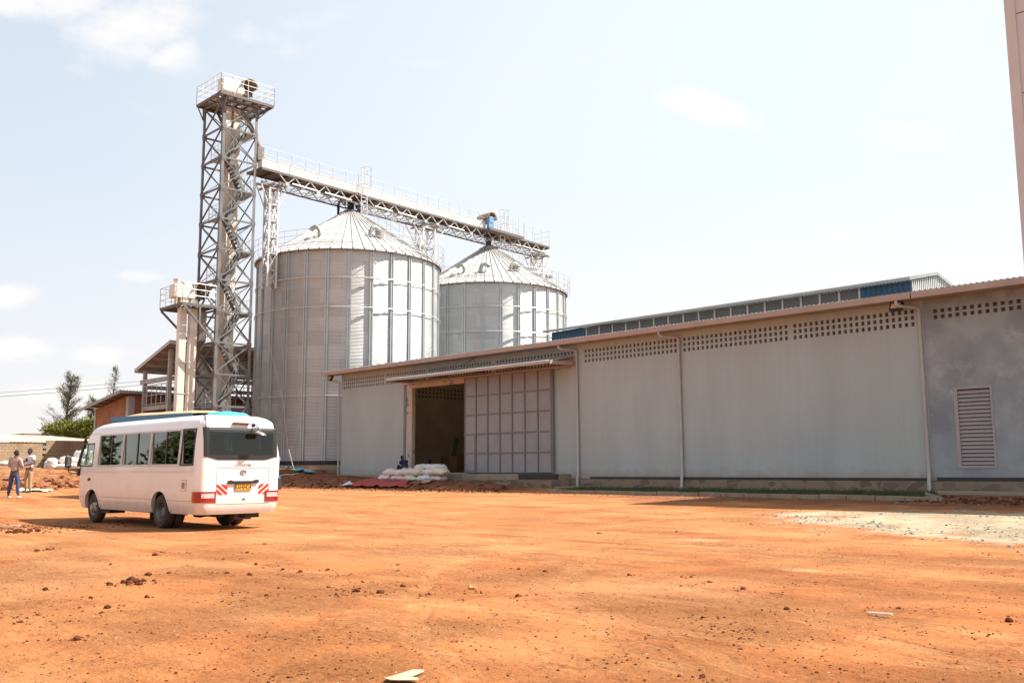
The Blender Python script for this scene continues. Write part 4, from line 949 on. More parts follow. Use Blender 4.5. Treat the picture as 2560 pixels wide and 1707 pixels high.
BRK = bpy.data.materials.new('brick_red'); 
def brick_mat(name, c1, c2, mortar, sc, w, h, off=.5, plane='xz', bump=.4, ms=.02):
    m = bpy.data.materials.new(name); m.use_nodes = True; nt = m.node_tree; N = nt.nodes.new; L = nt.links.new; b = nt.nodes['Principled BSDF']; b.inputs['Roughness'].default_value = .9
    g = N('ShaderNodeNewGeometry'); sp = N('ShaderNodeSeparateXYZ'); L(g.outputs['Position'], sp.inputs[0]); cb = N('ShaderNodeCombineXYZ')
    a = N('ShaderNodeMath'); a.operation = 'ADD'; L(sp.outputs['X'], a.inputs[0]); L(sp.outputs['Y'], a.inputs[1]); 
    if plane == 'xz': L(a.outputs[0], cb.inputs[0])
    L(sp.outputs['Z'], cb.inputs[1])
    br = N('ShaderNodeTexBrick'); L(cb.outputs[0], br.inputs['Vector']); br.inputs['Color1'].default_value = (*c1, 1); br.inputs['Color2'].default_value = (*c2, 1); br.inputs['Mortar'].default_value = (*mortar, 1)
    br.inputs['Scale'].default_value = 1; br.inputs['Brick Width'].default_value = w; br.inputs['Row Height'].default_value = h; br.inputs['Mortar Size'].default_value = ms; br.offset = off
    n = N('ShaderNodeTexNoise'); n.inputs['Scale'].default_value = .8; n.inputs['Detail'].default_value = 6; L(g.outputs['Position'], n.inputs['Vector'])
    r = N('ShaderNodeMapRange'); L(n.outputs[0], r.inputs[0]); r.inputs[1].default_value = .3; r.inputs[2].default_value = .7; r.inputs[3].default_value = .78; r.inputs[4].default_value = 1.12
    s = N('ShaderNodeVectorMath'); s.operation = 'SCALE'; L(br.outputs[0], s.inputs[0]); L(r.outputs[0], s.inputs['Scale']); L(s.outputs[0], b.inputs['Base Color'])
    bp = N('ShaderNodeBump'); bp.inputs['Strength'].default_value = bump; bp.inputs['Distance'].default_value = .02; bp.invert = True; L(br.outputs['Fac'], bp.inputs['Height']); L(bp.outputs[0], b.inputs['Normal'])
    return m
bpy.data.materials.remove(BRK)
BRK = brick_mat('red_brick', (.36, .12, .055), (.43, .16, .075), (.30, .17, .11), 1, .23, .085, ms=.008)
bb = thing('brick_building', (-76, 33, 1.5), 'orange red brick building with grey lean-to roof left of the elevators', 'building')
BX1, BY = -73.8, 29.9
mb = MB(); mb.prism([(-80.6, 1.2), (BX1, 1.2), (BX1, 7.15), (-80.6, 6.3)], 'y', BY, 48); mb.build('wall', BRK, bb)
mb = MB(); mb.box(BX1-.42, BX1+.05, BY-.05, BY+.45, 1.2, 7.0); mb.build('corner_pillar', pm('pillar_grey', (.36, .35, .33), (.42, .40, .38), 1, .7), bb); mb = MB(); mb.box(-80.65, -80.3, BY-.05, BY+.3, 1.2, 6.3); mb.build('corner_pillar', pm('pillar_grey', (.36, .35, .33), (.42, .40, .38), 1, .7), bb)
mb = MB(); mb.prism([(-81.6, 6.30), (BX1+.45, 7.36), (BX1+.45, 7.42), (-81.6, 6.36)], 'y', BY-.9, 48.5)
for i in range(150): y = BY-.9+.26*i; mb.prism([(-81.6, 6.36), (BX1+.45, 7.42), (BX1+.45, 7.46), (-81.6, 6.40)], 'y', y, y+.08)
mb.build('roof', ROOFM, bb)
mb = MB(); mb.bar((-81.65, BY-.92, 6.26), (BX1+.5, BY-.92, 7.32), .06, .24); mb.bar((BX1+.48, BY-.9, 7.3), (BX1+.48, 48.5, 7.3), .05, .2)
mb.build('fascia', pm('grey_fascia', (.33, .31, .30), (.28, .26, .25), 1, .6), bb)
mb = MB()
for i in range(6): x = -81.0+1.3*i; z = 6.18+(x+81.6)*.1375; mb.box(x-.05, x+.05, BY-.85, BY+.0, z, z+.12)
mb.build('rafter_end', STEEL_R, bb)
BLK = brick_mat('cement_block', (.37, .265, .165), (.43, .315, .20), (.19, .12, .07), 1, .42, .215, ms=.014)
bw = thing('boundary_wall', (-82, 26, 1.4), 'tan cement block boundary wall with a toothed joint behind the sacks', 'wall')
WD = Vector((0, 1, 0))
def wallseg(p0, L_, z0, z1, name, th=.2, holes=False):
    mb = MB(); p0 = Vector(p0); mb.bar(p0+Vector((0, 0, (z0+z1)/2)), p0+WD*L_+Vector((0, 0, (z0+z1)/2)), th, z1-z0); return mb.build(name, BLK, bw)
PJ = Vector((-81.55, 26.4, 0))
wallseg(PJ-WD*20.15, 20, 1.2, 3.48, 'wall_section'); wallseg(PJ+WD*.12, 3.3, 1.2, 3.76, 'wall_section')
mb = MB()
for i in range(5): z = 1.5+.43*i; mb.bar(PJ-WD*.15+Vector((0, 0, z)), PJ+WD*.12+Vector((0, 0, z)), .2, .2)
mb.build('toothed_joint', BLK, bw)
mb = MB(); mb.bar(PJ-WD*.02-Vector((.15, -.15, 0))*.0+Vector((0, 0, 1.2)), PJ-WD*.02+Vector((0, 0, 3.5)), .03); mb.build('rebar', STEEL_R, bw)
# low building beyond, cream sheet roof
lb = thing('low_roofed_building', (-86, 30, 1.4), 'low building with weathered cream sheet roof behind the block wall', 'building')
mb = MB(); p = Vector((-93.5, 21.5, 0)); q = p+WD*17
RC = corrug(pm('cream_roof_sheet', (.66, .50, .31), (.56, .42, .27), .35, .7, 0, c3=(.48, .22, .13), s3=.3, lo3=.62, hi3=.7), tuple(WD), .3, .02)
rp = [(-83.0, 8.0, 3.62), (-83.0, 33.4, 3.62), (-88.0, 33.4, 4.28), (-88.0, 8.0, 4.33)]
mb.quad(*rp); mb.quad(*[(x, y, z+.06) for x, y, z in rp])
for i in range(4): a, b = rp[i], rp[(i+1) % 4]; mb.quad(a, b, (b[0], b[1], b[2]+.06), (a[0], a[1], a[2]+.06))
mb.build('roof', RC, lb)
mb = MB(); mb.prism([(-83.3, 8.3), (-83.3, 33.2), (-87.8, 33.2), (-87.8, 8.3)], 'z', 1.2, 3.58); mb.build('wall', pm('low_wall', (.40, .30, .20), (.34, .25, .17), 1, .9), lb)
lb2 = thing('low_roofed_building', (-92, 36, 1.4), 'far low building with rust brown roof edge under the bush', 'building')
mb = MB(); mb.prism([(-91, 28), (-91, 36), (-96, 36), (-96, 28)], 'z', 1.4, 4.42); mb.build('wall', MATS['low_wall'], lb2)
mb = MB(); mb.prism([(-90.7, 27.6), (-90.7, 36.3), (-96.3, 36.3), (-96.3, 27.6)], 'z', 4.44, 4.60); mb.build('roof', pm('rust_roof', (.32, .15, .09), (.24, .10, .06), 1, .8), lb2)

# ------------------------------------------------------------------ trees
def leafmat(n, a, b): return pm(n, a, b, 2.5, .7, 0, 0, spec=.25)
def casuarina(base, h, lean, label, n=26, spread=2.0, dens=1.0, name='casuarina_tree', mat=None, seedv=1):
    rnd = random.Random(seedv); t = thing(name, base, label, 'tree'); b = Vector(base); tip = b+Vector((lean[0], lean[1], h))
    mb = MB(); mb.tube([b, b.lerp(tip, .35)+Vector((.1, 0, 0)), b.lerp(tip, .7), tip], [.16, .12, .07, .015], 7)
    cr = MB()
    for i in range(n):
        f = .25+.73*(i/n); p = b.lerp(tip, f); a = rnd.uniform(0, 6.28); L_ = spread*(1.08-f)*rnd.uniform(.5, 1.25)+.35
        d = Vector((math.cos(a), math.sin(a), rnd.uniform(.5, 1.3))).normalized(); q = p+d*L_; mb.tube([p, p.lerp(q, .5)+Vector((0, 0, -.05)), q], [.035, .022, .006], 4)
        for k in range(int(48*dens)):
            s = rnd.uniform(.15, 1.05); c = p.lerp(q, s)+Vector((rnd.gauss(0, .13), rnd.gauss(0, .13), rnd.gauss(0, .10)))
            dd = (d+Vector((rnd.uniform(-.8, .8), rnd.uniform(-.8, .8), rnd.uniform(-.9, .3)))).normalized()*rnd.uniform(.16, .38); w = Vector((rnd.uniform(-1, 1), rnd.uniform(-1, 1), 0)).normalized()*.024
            cr.quad(c-w, c+w, c+dd+w*.4, c+dd-w*.4)
    mb.build('trunk', pm('bark', (.14, .10, .07), (.09, .07, .05), 4, .9), t); cr.build('crown', mat or leafmat('needle_green', (.075, .085, .040), (.17, .16, .075)), t)
    return t
casuarina((-92.2, 31.1, 1.5), 8.6, (.9, .6), 'tall wispy leaning casuarina tree rising behind the block wall', 64, 2.5, 1.7, seedv=3)
casuarina((-91.2, 32.3, 1.5), 6.4, (1.5, 1.0), 'shorter casuarina with a long side branch right of the tall one', 30, 1.7, 1.5, seedv=5)
casuarina((-93.4, 35.5, 1.5), 9.9, (.4, .9), 'thin bare looking casuarina sticking up over the brick building roof', 40, 1.2, .8, seedv=9)
casuarina((-92.4, 33.9, 1.5), 6.6, (.1, .3), 'spindly short casuarina just above the roof slope of the brick building', 14, 1.0, .4, seedv=10)
def leafy(base, cents, label, mat, n=2600, leaf=.13, name='leafy_tree', cat='tree', trunk=.13, group=None):
    t = thing(name, base, label, cat, group); b = Vector(base); mb = MB(); cr = MB()
    for (x, y, z, r) in cents: mb.tube([b, b.lerp(Vector((x, y, z)), .5)+Vector((0, 0, -.2)), Vector((x, y, z))], [trunk, trunk*.6, .03], 6)
    tot = sum(r**2 for *_, r in cents)
    for (x, y, z, r) in cents:
        for i in range(int(n*r*r/tot)):
            d = Vector((random.gauss(0, 1), random.gauss(0, 1), random.gauss(0, 1))).normalized()*r*random.uniform(.45, 1.08)
            d *= .75+.55*noise.noise(Vector((d.x*1.6+x, d.y*1.6+y, d.z*1.6)))
            c = Vector((x, y, z))+Vector((d.x, d.y, d.z*.75)); u = Vector((random.uniform(-1, 1), random.uniform(-1, 1), random.uniform(-.6, .6))).normalized()*leaf*random.uniform(.6, 1.3); v = u.cross(Vector((random.uniform(-1, 1), random.uniform(-1, 1), random.uniform(-1, 1)))).normalized()*leaf*.45
            cr.quad(c-u, c+v, c+u, c-v)
    mb.build('trunk', MATS['bark'], t); cr.build('crown', mat, t); return t
BUSHM = leafmat('bush_green', (.115, .135, .022), (.19, .19, .035))
DARKL = leafmat('dark_leaf', (.035, .06, .02), (.07, .09, .03))
BRIGHTL = leafmat('bright_leaf', (.13, .22, .03), (.19, .26, .05))
leafy((-87.6, 30.6, 1.5), [(-88.9, 29.2, 4.9, 1.1), (-88.2, 29.9, 5.0, 1.2), (-87.4, 30.7, 5.1, 1.2), (-86.6, 31.5, 5.3, 1.25), (-85.9, 32.2, 5.5, 1.1), (-88.0, 30.2, 4.5, 1.1), (-86.8, 31.3, 4.7, 1.1)], 'wide yellow green bush crowning the wall below the casuarinas', BUSHM, 9000, .10, 'bush', 'bush')
leafy((-88.5, 34.2, 1.5), [(-88.9, 33.6, 6.6, .9), (-88.3, 34.4, 6.9, .9), (-88.7, 34.0, 6.0, .9)], 'dark leafy tree between the casuarinas and the brick building', DARKL, 3200, .11)
leafy((-86.0, 34.9, 1.5), [(-86.4, 34.4, 6.0, .85), (-86.0, 34.9, 6.6, .6)], 'bright green broad leaved tree close against the brick building', BRIGHTL, 900, .22)
# trees and a shop on the far side of the yard (seen mirrored in the bus glass)
for i, (x, y) in enumerate(((-62, -31), (-68, -24), (-74, -18), (-80, -11), (-86, -4), (-92, 3))):
    leafy((x, y, 0), [(x, y, 4.2, 3.4), (x+2.6, y+1.5, 3.4, 3.0), (x-2.4, y-1.4, 3.6, 3.0), (x+1, y+2.6, 2.0, 3.0), (x-1, y-1.6, 1.9, 3.0)], 'dark leafy tree %s of the row beyond the left edge of the photograph' % ['first', 'second', 'third', 'fourth', 'fifth', 'last'][i], DARKL, 5200, .40, 'leafy_tree', 'tree', .3, 'trees beyond the left edge of the yard')
# power lines
WIRE = pm('wire_grey', (.28, .27, .26), None, rough=.7)
for k, (dz, lb_) in enumerate(((0, 'upper thin overhead power line left of the shed'), (-.42, 'lower thin overhead power line left of the shed'))):
    mb = MB(); a = Vector((-121.4, 18.3, 8.6+dz)); b = Vector((-88.5, 52.5, 12.2+dz)); pts = []
    for i in range(21):
        t = i/20; p = a.lerp(b, t); p.z -= 1.0*4*t*(1-t)*.45; pts.append(p)
    mb.tube(pts, .026, 4); tag(mb.build('power_line', WIRE, org=pts[10]), lb_, 'power line', 'overhead power lines')


# ------------------------------------------------------------------ minibus
PAINT = pm('white_coach_paint', (.80, .775, .74), (.77, .74, .70), .8, .28, 0, 0, coat=.8, spec=.5)
def dusty(m):
    nt = m.node_tree; N = nt.nodes.new; L = nt.links.new; b = nt.nodes['Principled BSDF']; src = b.inputs['Base Color'].links[0].from_socket
    g = N('ShaderNodeNewGeometry'); sp = N('ShaderNodeSeparateXYZ'); L(g.outputs['Position'], sp.inputs[0]); n = N('ShaderNodeTexNoise'); n.inputs['Scale'].default_value = 4; n.inputs['Detail'].default_value = 8; n.inputs['Roughness'].default_value = .65; L(g.outputs['Position'], n.inputs['Vector'])
    a = N('ShaderNodeMath'); a.operation = 'MULTIPLY_ADD'; L(n.outputs[0], a.inputs[0]); a.inputs[1].default_value = -.9; L(sp.outputs['Z'], a.inputs[2])
    r = N('ShaderNodeMapRange'); L(a.outputs[0], r.inputs[0]); r.inputs[1].default_value = -.15; r.inputs[2].default_value = .62; r.inputs[3].default_value = .48; r.inputs[4].default_value = .03
    x = N('ShaderNodeMix'); x.data_type = 'RGBA'; L(r.outputs[0], x.inputs[0]); L(src, x.inputs[6]); x.inputs[7].default_value = (.48, .27, .15, 1); L(x.outputs[2], b.inputs['Base Color'])
    q = N('ShaderNodeMapRange'); L(r.outputs[0], q.inputs[0]); q.inputs[3].default_value = .26; q.inputs[4].default_value = .8; L(q.outputs[0], b.inputs['Roughness'])
dusty(PAINT)
BLACK = pm('black_trim', (.02, .02, .021), None, rough=.45)
RUBBER = pm('tyre_rubber', (.035, .028, .025), (.075, .045, .03), 5, .85, 0, .3, 40)
def glass_mat(name, tint, dark=.35):
    m = bpy.data.materials.new(name); m.use_nodes = True; nt = m.node_tree; N = nt.nodes.new; L = nt.links.new
    for n in list(nt.nodes): nt.nodes.remove(n)
    o = N('ShaderNodeOutputMaterial'); t = N('ShaderNodeBsdfTransparent'); t.inputs[0].default_value = (*tint, 1); g = N('ShaderNodeBsdfGlossy'); g.inputs['Roughness'].default_value = .015; g.inputs[0].default_value = (.95, 1, .97, 1)
    f = N('ShaderNodeLayerWeight'); f.inputs[0].default_value = .5; pw_ = N('ShaderNodeMath'); pw_.operation = 'POWER'; L(f.outputs['Facing'], pw_.inputs[0]); pw_.inputs[1].default_value = 3.2; mr_ = N('ShaderNodeMapRange'); L(pw_.outputs[0], mr_.inputs[0]); mr_.inputs[3].default_value = .055; mr_.inputs[4].default_value = 1.0; x = N('ShaderNodeMixShader'); L(mr_.outputs[0], x.inputs[0]); L(t.outputs[0], x.inputs[1]); L(g.outputs[0], x.inputs[2]); L(x.outputs[0], o.inputs[0]); return m
GLASS = glass_mat('tinted_glass', (.10, .115, .10)); GLASSR = glass_mat('green_glass', (.16, .20, .17)); CLEAR = glass_mat('clear_glass', (.62, .68, .64))
bus = thing('minibus', (-21.88, 10.71, 0), 'white passenger minibus parked on the red dirt yard seen from behind', 'bus', rz=R(181), world=False)
def hw(z): return interp(z, [(.36, .975), (.50, 1.015), (.70, 1.04), (1.40, 1.035), (1.9, 1.005), (2.25, .97), (2.38, .94), (2.46, .90), (2.53, .82), (2.58, .70), (2.61, .50), (2.62, .2)])
def xf(z): return interp(z, [(.36, 5.02), (.50, 5.12), (.75, 5.18), (1.25, 5.16), (1.45, 5.10), (2.0, 4.92), (2.25, 4.78), (2.38, 4.66), (2.46, 4.52), (2.53, 4.30), (2.58, 4.0), (2.61, 3.5), (2.62, 2.6)])
def xr(z): return interp(z, [(.36, -1.82), (.50, -1.87), (1.5, -1.87), (2.0, -1.86), (2.25, -1.83), (2.38, -1.79), (2.46, -1.74), (2.53, -1.64), (2.58, -1.48), (2.61, -1.1), (2.62, -.4)])
def outline(z, ins=0.0):
    h = hw(z)-ins; a = xf(z)-ins; b = xr(z)+ins; rf = min(.50, h*.8); rr = min(.20, h*.8); pts = []
    def arc(cx, cy, r, a0, a1, n): return [(cx+r*math.cos(a0+(a1-a0)*i/n), cy+r*math.sin(a0+(a1-a0)*i/n)) for i in range(n+1)]
    pts += arc(a-rf*.75, h-rf, rf, math.pi/2, 0, 8) if False else [(a-rf*.75+rf*.75*math.sin(t), h-rf+rf*math.cos(t)) for t in [math.pi/2*i/8 for i in range(9)]]
    pts += [(a+.02*math.cos(y*1.2)-.02, y) for y in [ (h-rf)*(1-2*i/6) for i in range(1, 6)]]
    pts += [(a-rf*.75+rf*.75*math.cos(t), -(h-rf)-rf*math.sin(t)) for t in [math.pi/2*i/8 for i in range(9)]]
    x0, x1 = a-rf*.75, b+rr
    pts += [(x0+(x1-x0)*i/10, -h) for i in range(1, 10)]
    pts += [(b+rr-rr*math.sin(t), -(h-rr)-rr*math.cos(t)) for t in [math.pi/2*i/6 for i in range(7)]]
    pts += [(b, -(h-rr)+2*(h-rr)*i/12) for i in range(1, 12)]
    pts += [(b+rr-rr*math.cos(t), (h-rr)+rr*math.sin(t)) for t in [math.pi/2*i/6 for i in range(7)]]
    pts += [(x1+(x0-x1)*i/10, h) for i in range(1, 10)]
    return pts
ZL = [.36, .42, .50, .60, .70, .9, 1.1, 1.25, 1.4, 1.5, 1.7, 1.9, 2.1, 2.25, 2.32, 2.38, 2.42, 2.46, 2.50, 2.53, 2.56, 2.58, 2.60, 2.61, 2.62]
def shell(ins, zs_):
    mb = MB(); vs = []; n = None
    for z in zs_:
        o_ = outline(z, ins); n = len(o_); vs += [(x, y, z-(ins if z > 2.4 else 0)+(ins if z < .45 else 0)) for x, y in o_]
    fs = [(i*n+k, i*n+(k+1) % n, (i+1)*n+(k+1) % n, (i+1)*n+k) for i in range(len(zs_)-1) for k in range(n)]
    fs += [tuple(range(n-1, -1, -1)), tuple((len(zs_)-1)*n+k for k in range(n))]
    return mb.add(vs, fs)
body = shell(0, ZL).build('body', PAINT, bus, org=(0, 0, 0))
inn = shell(.05, [.36]+[z for z in ZL if z > .8]).build('tmp', PAINT, None, org=(0, 0, 0)); inn.matrix_world = bus.matrix_world
bpy.context.view_layer.update()
def bcut(mb):
    c = mb.build('tmp', BLACK, None, org=(0, 0, 0)); c.parent = bus; bpy.context.view_layer.update(); cut(body, c)
inn.parent = bus; inn.matrix_world = bus.matrix_world; inn.location = (0, 0, 0); inn.rotation_euler = (0, 0, 0); inn.matrix_parent_inverse = Matrix.Identity(4)
bpy.context.view_layer.update(); cut(body, inn)
WIN = [(2.28, 3.70), (.70, 2.18), (-.84, .60), (-1.56, -.98)]
cb = MB()
for (a, b) in WIN: cb.box(a, b, -1.3, 1.3, 1.48, 2.235)
bcut(cb)
cb = MB(); cb.prism([(4.08, 1.49), (4.93, 1.49), (4.86, 1.8), (4.76, 2.02), (4.08, 2.02)], 'y', -1.3, 1.3); bcut(cb)
cb = MB(); cb.box(-2.2, -1.5, -.82, .82, 1.67, 2.21); bcut(cb)
cb = MB(); cb.box(4.3, 5.6, -.80, .80, 1.42, 2.22); bcut(cb)
cb = MB()
for x in (0.0, 3.98):
    cb.lathe([(.47, .60), (.47, 1.4)], (x, 0, .40), 28, 'y'); cb.lathe([(.47, -1.4), (.47, -.60)], (x, 0, .40), 28, 'y')
bcut(cb)
cb = MB()
for x in (0.0, 3.98): cb.box(x-.40, x+.40, .60, 1.4, -.2, .42); cb.box(x-.40, x+.40, -1.4, -.60, -.2, .42)
bcut(cb)
body.data.polygons.foreach_set('use_smooth', [True]*len(body.data.polygons))
try: body.data.set_sharp_from_angle(angle=R(28))
except Exception: pass
def lpart(mb, name, mat, parent=bus, **k): return mb.build(name, mat, parent, org=(0, 0, 0), **k)
# rear window: black bordered glass wrapping slightly, its lower corners cut off
def bodyx(y, z):   # rear surface x at lateral y
    h = hw(z); b = xr(z); rr = .20
    if abs(y) <= h-rr: return b
    t = min(1, (abs(y)-(h-rr))/rr); return b+rr-rr*math.sqrt(max(0, 1-t*t))
mb = MB(); ys_ = [-.925+1.85*i/30 for i in range(31)]
for i in range(30):
    for j in range(14):
        y0, y1 = ys_[i], ys_[i+1]; 
        def zz_(y, t): lo_ = 1.565+.07*sst(.55, .92, abs(y)); return lo_+(2.295-lo_)*t
        P_ = [(bodyx(y, zz_(y, t))-.012, y, zz_(y, t)) for y, t in ((y0, j/14), (y1, j/14), (y1, (j+1)/14), (y0, (j+1)/14))]
        ym, zm = (y0+y1)/2, zz_((y0+y1)/2, (j+.5)/14); mb.mi = 1 if (abs(ym) < .80 and 1.68 < zm < 2.215) else 0; mb.quad(*P_)
lpart(mb, 'rear_window', [BLACK, GLASSR])
FRM = pm('window_frame_grey', (.55, .52, .50), (.50, .47, .45), 2, .4, .2)
for sy, side in ((1, 'l'), (-1, 'r')):
    for (a, b) in WIN:
        y = sy*1.0; q = a < -.9
        wf = MB(); 
        for (p0, p1, z0, z1) in ((a-.045, b+.045, 1.435, 1.478), (a-.045, b+.045, 2.237, 2.275), (a-.045, a, 1.478, 2.237), (b, b+.045, 1.478, 2.237)):
            vs = []
            for X_, Z_ in ((p0, z0), (p1, z0), (p1, z1), (p0, z1)): vs.append((X_, sy*(hw(Z_)+.010), Z_))
            for X_, Z_ in ((p0, z0), (p1, z0), (p1, z1), (p0, z1)): vs.append((X_, sy*(hw(Z_)-.02), Z_))
            wf.add(vs, [(0, 1, 2, 3), (7, 6, 5, 4), (0, 4, 5, 1), (1, 5, 6, 2), (2, 6, 7, 3), (3, 7, 4, 0)])
        fo = lpart(wf, 'window_frame', BLACK if q else FRM)
        gm = MB(); gm.quad((a, sy*(hw(1.48)-.046), 1.48), (b, sy*(hw(1.48)-.046), 1.48), (b, sy*(hw(2.235)-.008), 2.235), (a, sy*(hw(2.235)-.008), 2.235)); lpart(gm, 'pane', GLASS, fo)
        if not q:
            m_ = (a+b)/2-.02; gm = MB(); gm.bar((m_, sy*(hw(1.48)-.038), 1.48), (m_, sy*(hw(2.235)+.0), 2.235), .05, .012, up=(0, 1, 0)); lpart(gm, 'sash_bar', BLACK, fo)
    gm = MB(); gm.add([(4.06, sy*(hw(1.47)-.0), 1.47), (4.94, sy*(hw(1.47)-.03), 1.47), (4.78, sy*(hw(2.03)-.03), 2.04), (4.06, sy*(hw(2.03)-.0), 2.04)], [(0, 1, 2, 3)])
    dw = lpart(gm, 'front_side_window', CLEAR)
    gm = MB(); gm.bar((4.55, sy*(hw(1.47)-.02), 1.47), (4.52, sy*(hw(2.03)-.02), 2.03), .035, .02, up=(0, 1, 0))
    for A__, B__ in (((4.05, 1.46), (4.95, 1.46)), ((4.05, 2.045), (4.78, 2.045)), ((4.05, 1.46), (4.05, 2.045)), ((4.95, 1.46), (4.78, 2.045))): gm.bar((A__[0], sy*(hw(A__[1])-.008), A__[1]), (B__[0], sy*(hw(B__[1])-.008), B__[1]), .035, .03, up=(0, 1, 0))
    lpart(gm, 'seal', BLACK, dw)
gm = MB(); gm.quad((5.08, -.82, 1.42), (5.08, .82, 1.42), (4.76, .78, 2.24), (4.76, -.78, 2.24)); lpart(gm, 'windscreen', CLEAR)
gm = MB(); gm.bar((5.11, 1.0, 1.46), (4.74, .96, 2.20), .05, .06, up=(0, 1, 0)); lpart(gm, 'pillar_trim', BLACK)
# tail lamps wrap the rear corners
REDL = pm('red_lens', (.34, .004, .007), (.28, .003, .006), 14, .12, 0, 0, coat=1); CLRL = pm('clear_lens', (.75, .62, .60), (.55, .42, .42), 30, .1, .2)
for sy in (1, -1):
    mb = MB(); pts = []
    for t in range(8):   # along the side then round the corner to the tailgate edge
        pts.append((-1.67+0*t, 1.04) if t == 0 else None)
    ring = [(-1.62, hw(.75))]+[(-1.67-.20*math.sin(a), hw(.75)-.20+.20*math.cos(a)) for a in [math.pi/2*i/6 for i in range(7)]]+[(-1.87, .72), (-1.87, .615)]
    def off(i, d):
        p = ring[i]; cx_, cy_ = -1.3, .3; 
        if i <= 1: n_ = (0, 1)
        elif i >= 7: n_ = (-1, 0)
        else: a = math.pi/2*(i-1)/6; n_ = (-math.sin(a), math.cos(a))
        return (p[0]+n_[0]*d, p[1]+n_[1]*d)
    for (z0, z1, dd, i0, i1, mt_) in ((.625, .865, .016, 0, 9, REDL),):
        for i in range(i0, i1):
            a, b, c, d = off(i, dd), off(i+1, dd), off(i, -.02), off(i+1, -.02)
            mb.quad((a[0], sy*a[1], z0), (b[0], sy*b[1], z0), (b[0], sy*b[1], z1), (a[0], sy*a[1], z1)); mb.quad((a[0], sy*a[1], z1), (b[0], sy*b[1], z1), (d[0], sy*d[1], z1), (c[0], sy*c[1], z1)); mb.quad((a[0], sy*a[1], z0), (b[0], sy*b[1], z0), (d[0], sy*d[1], z0), (c[0], sy*c[1], z0))
    for i in (0, 9): a, c = off(i, .016), off(i, -.02); mb.quad((a[0], sy*a[1], .625), (c[0], sy*c[1], .625), (c[0], sy*c[1], .865), (a[0], sy*a[1], .865))
    tl = lpart(mb, 'tail_lamp', REDL)
    mb = MB()
    for i in range(5, 9):
        a, b = off(i, .021), off(i+1, .021)
        if i == 8: b = (b[0], .655)
        mb.quad((a[0], sy*a[1], .725), (b[0], sy*b[1], .725), (b[0], sy*b[1], .825), (a[0], sy*a[1], .825))
    lpart(mb, 'reversing_lens', CLRL, tl)
SEAM = pm('panel_seam', (.25, .22, .20), None, rough=.6)
xb = -1.871
def rbar(mb, y0, z0, y1, z1, w=.008): mb.bar((xb-.001, y0, z0), (xb-.001, y1, z1), w, .006, up=(1, 0, 0))
mb = MB()
for (a, b, c, d) in ((.60, 1.385, -.70, 1.385), (.61, .585, -.71, .585), (.61, .585, .60, 1.385), (-.71, .585, -.70, 1.385)): rbar(mb, a, b, c, d)
tgate = lpart(mb, 'tailgate', SEAM)
RECESS = pm('recess_paint', (.80, .78, .76), None, rough=.35)
mb = MB(); mb.prism([(-.45, .77), (.34, .77), (.31, 1.05), (-.43, 1.05)], 'x', xb-.001, xb+.0); vs = mb.v
lpart(mb, 'plate_recess', RECESS, tgate)
mb = MB(); mb.prism([(.335, 1.035), (.335, 1.10), (.27, 1.115), (.2, 1.095), (-.28, 1.095), (-.36, 1.12), (-.43, 1.12), (-.43, 1.05), (-.36, 1.04), (.27, 1.03)], 'x', xb-.045, xb-.001); lpart(mb, 'tailgate_handle', BLACK, tgate, bevel=.006)
YEL = pm('plate_yellow', (.78, .42, .03), (.72, .38, .03), 30, .4)
mb = MB(); mb.box(xb-.022, xb-.010, -.245, .155, .885, 1.015); pl = lpart(mb, 'number_plate', YEL, tgate)
mb = MB()
for q in ((-.25, .16, .880, .886), (-.25, .16, 1.014, 1.020), (-.25, -.244, .886, 1.014), (.154, .16, .886, 1.014)): mb.box(xb-.026, xb-.008, q[0], q[1], q[2], q[3])
lpart(mb, 'plate_rim', BLACK, pl)
def text(body_, size, loc, mat, parent, name, sx=1.0, ext=.002, bold=0.0):
    cu = bpy.data.curves.new('txt', 'FONT'); cu.body = body_; cu.size = size; cu.extrude = ext; cu.align_x = 'CENTER'; cu.align_y = 'CENTER'; cu.offset = bold; cu.space_character = 1.0
    ob = bpy.data.objects.new('txt', cu); COL.objects.link(ob); bpy.context.view_layer.update()
    me = bpy.data.meshes.new_from_object(ob.evaluated_get(bpy.context.evaluated_depsgraph_get())); bpy.data.objects.remove(ob)
    # glyph x -> -y, glyph y -> z, facing -x
    for v in me.vertices: x, y, z = v.co; v.co = (loc[0]-z, loc[1]-x*sx, loc[2]+y)
    me.materials.clear(); me.materials.append(mat); o = bpy.data.objects.new(name, me); COL.objects.link(o); o.parent = parent; return o
text('RAH042A', .125, (xb-.0245, -.045, .948), pm('plate_ink', (.06, .018, .01), None), pl, 'plate_lettering', .80, .001, .0015)
SILV = pm('chrome_letter', (.42, .40, .38), None, rough=.25, metal=.8)
text('COASTER', .074, (xb-.004, -.045, 1.445), SILV, body, 'lettering', 1.30, .002, .0015)
mb = MB()
def ellipse(mb, cy, cz, a, b, r=.007, n=28): mb.tube([(xb-.008, cy+a*math.cos(2*math.pi*i/n), cz+b*math.sin(2*math.pi*i/n)) for i in range(n+1)], r, 5, False)
ellipse(mb, -.045, 1.285, .075, .053, .008); ellipse(mb, -.045, 1.285, .026, .050, .006); ellipse(mb, -.045, 1.308, .052, .022, .006)
lpart(mb, 'emblem', SILV, tgate, smooth=True)
REDS = pm('reflective_red', (.78, .035, .02), (.70, .03, .02), 20, .3)
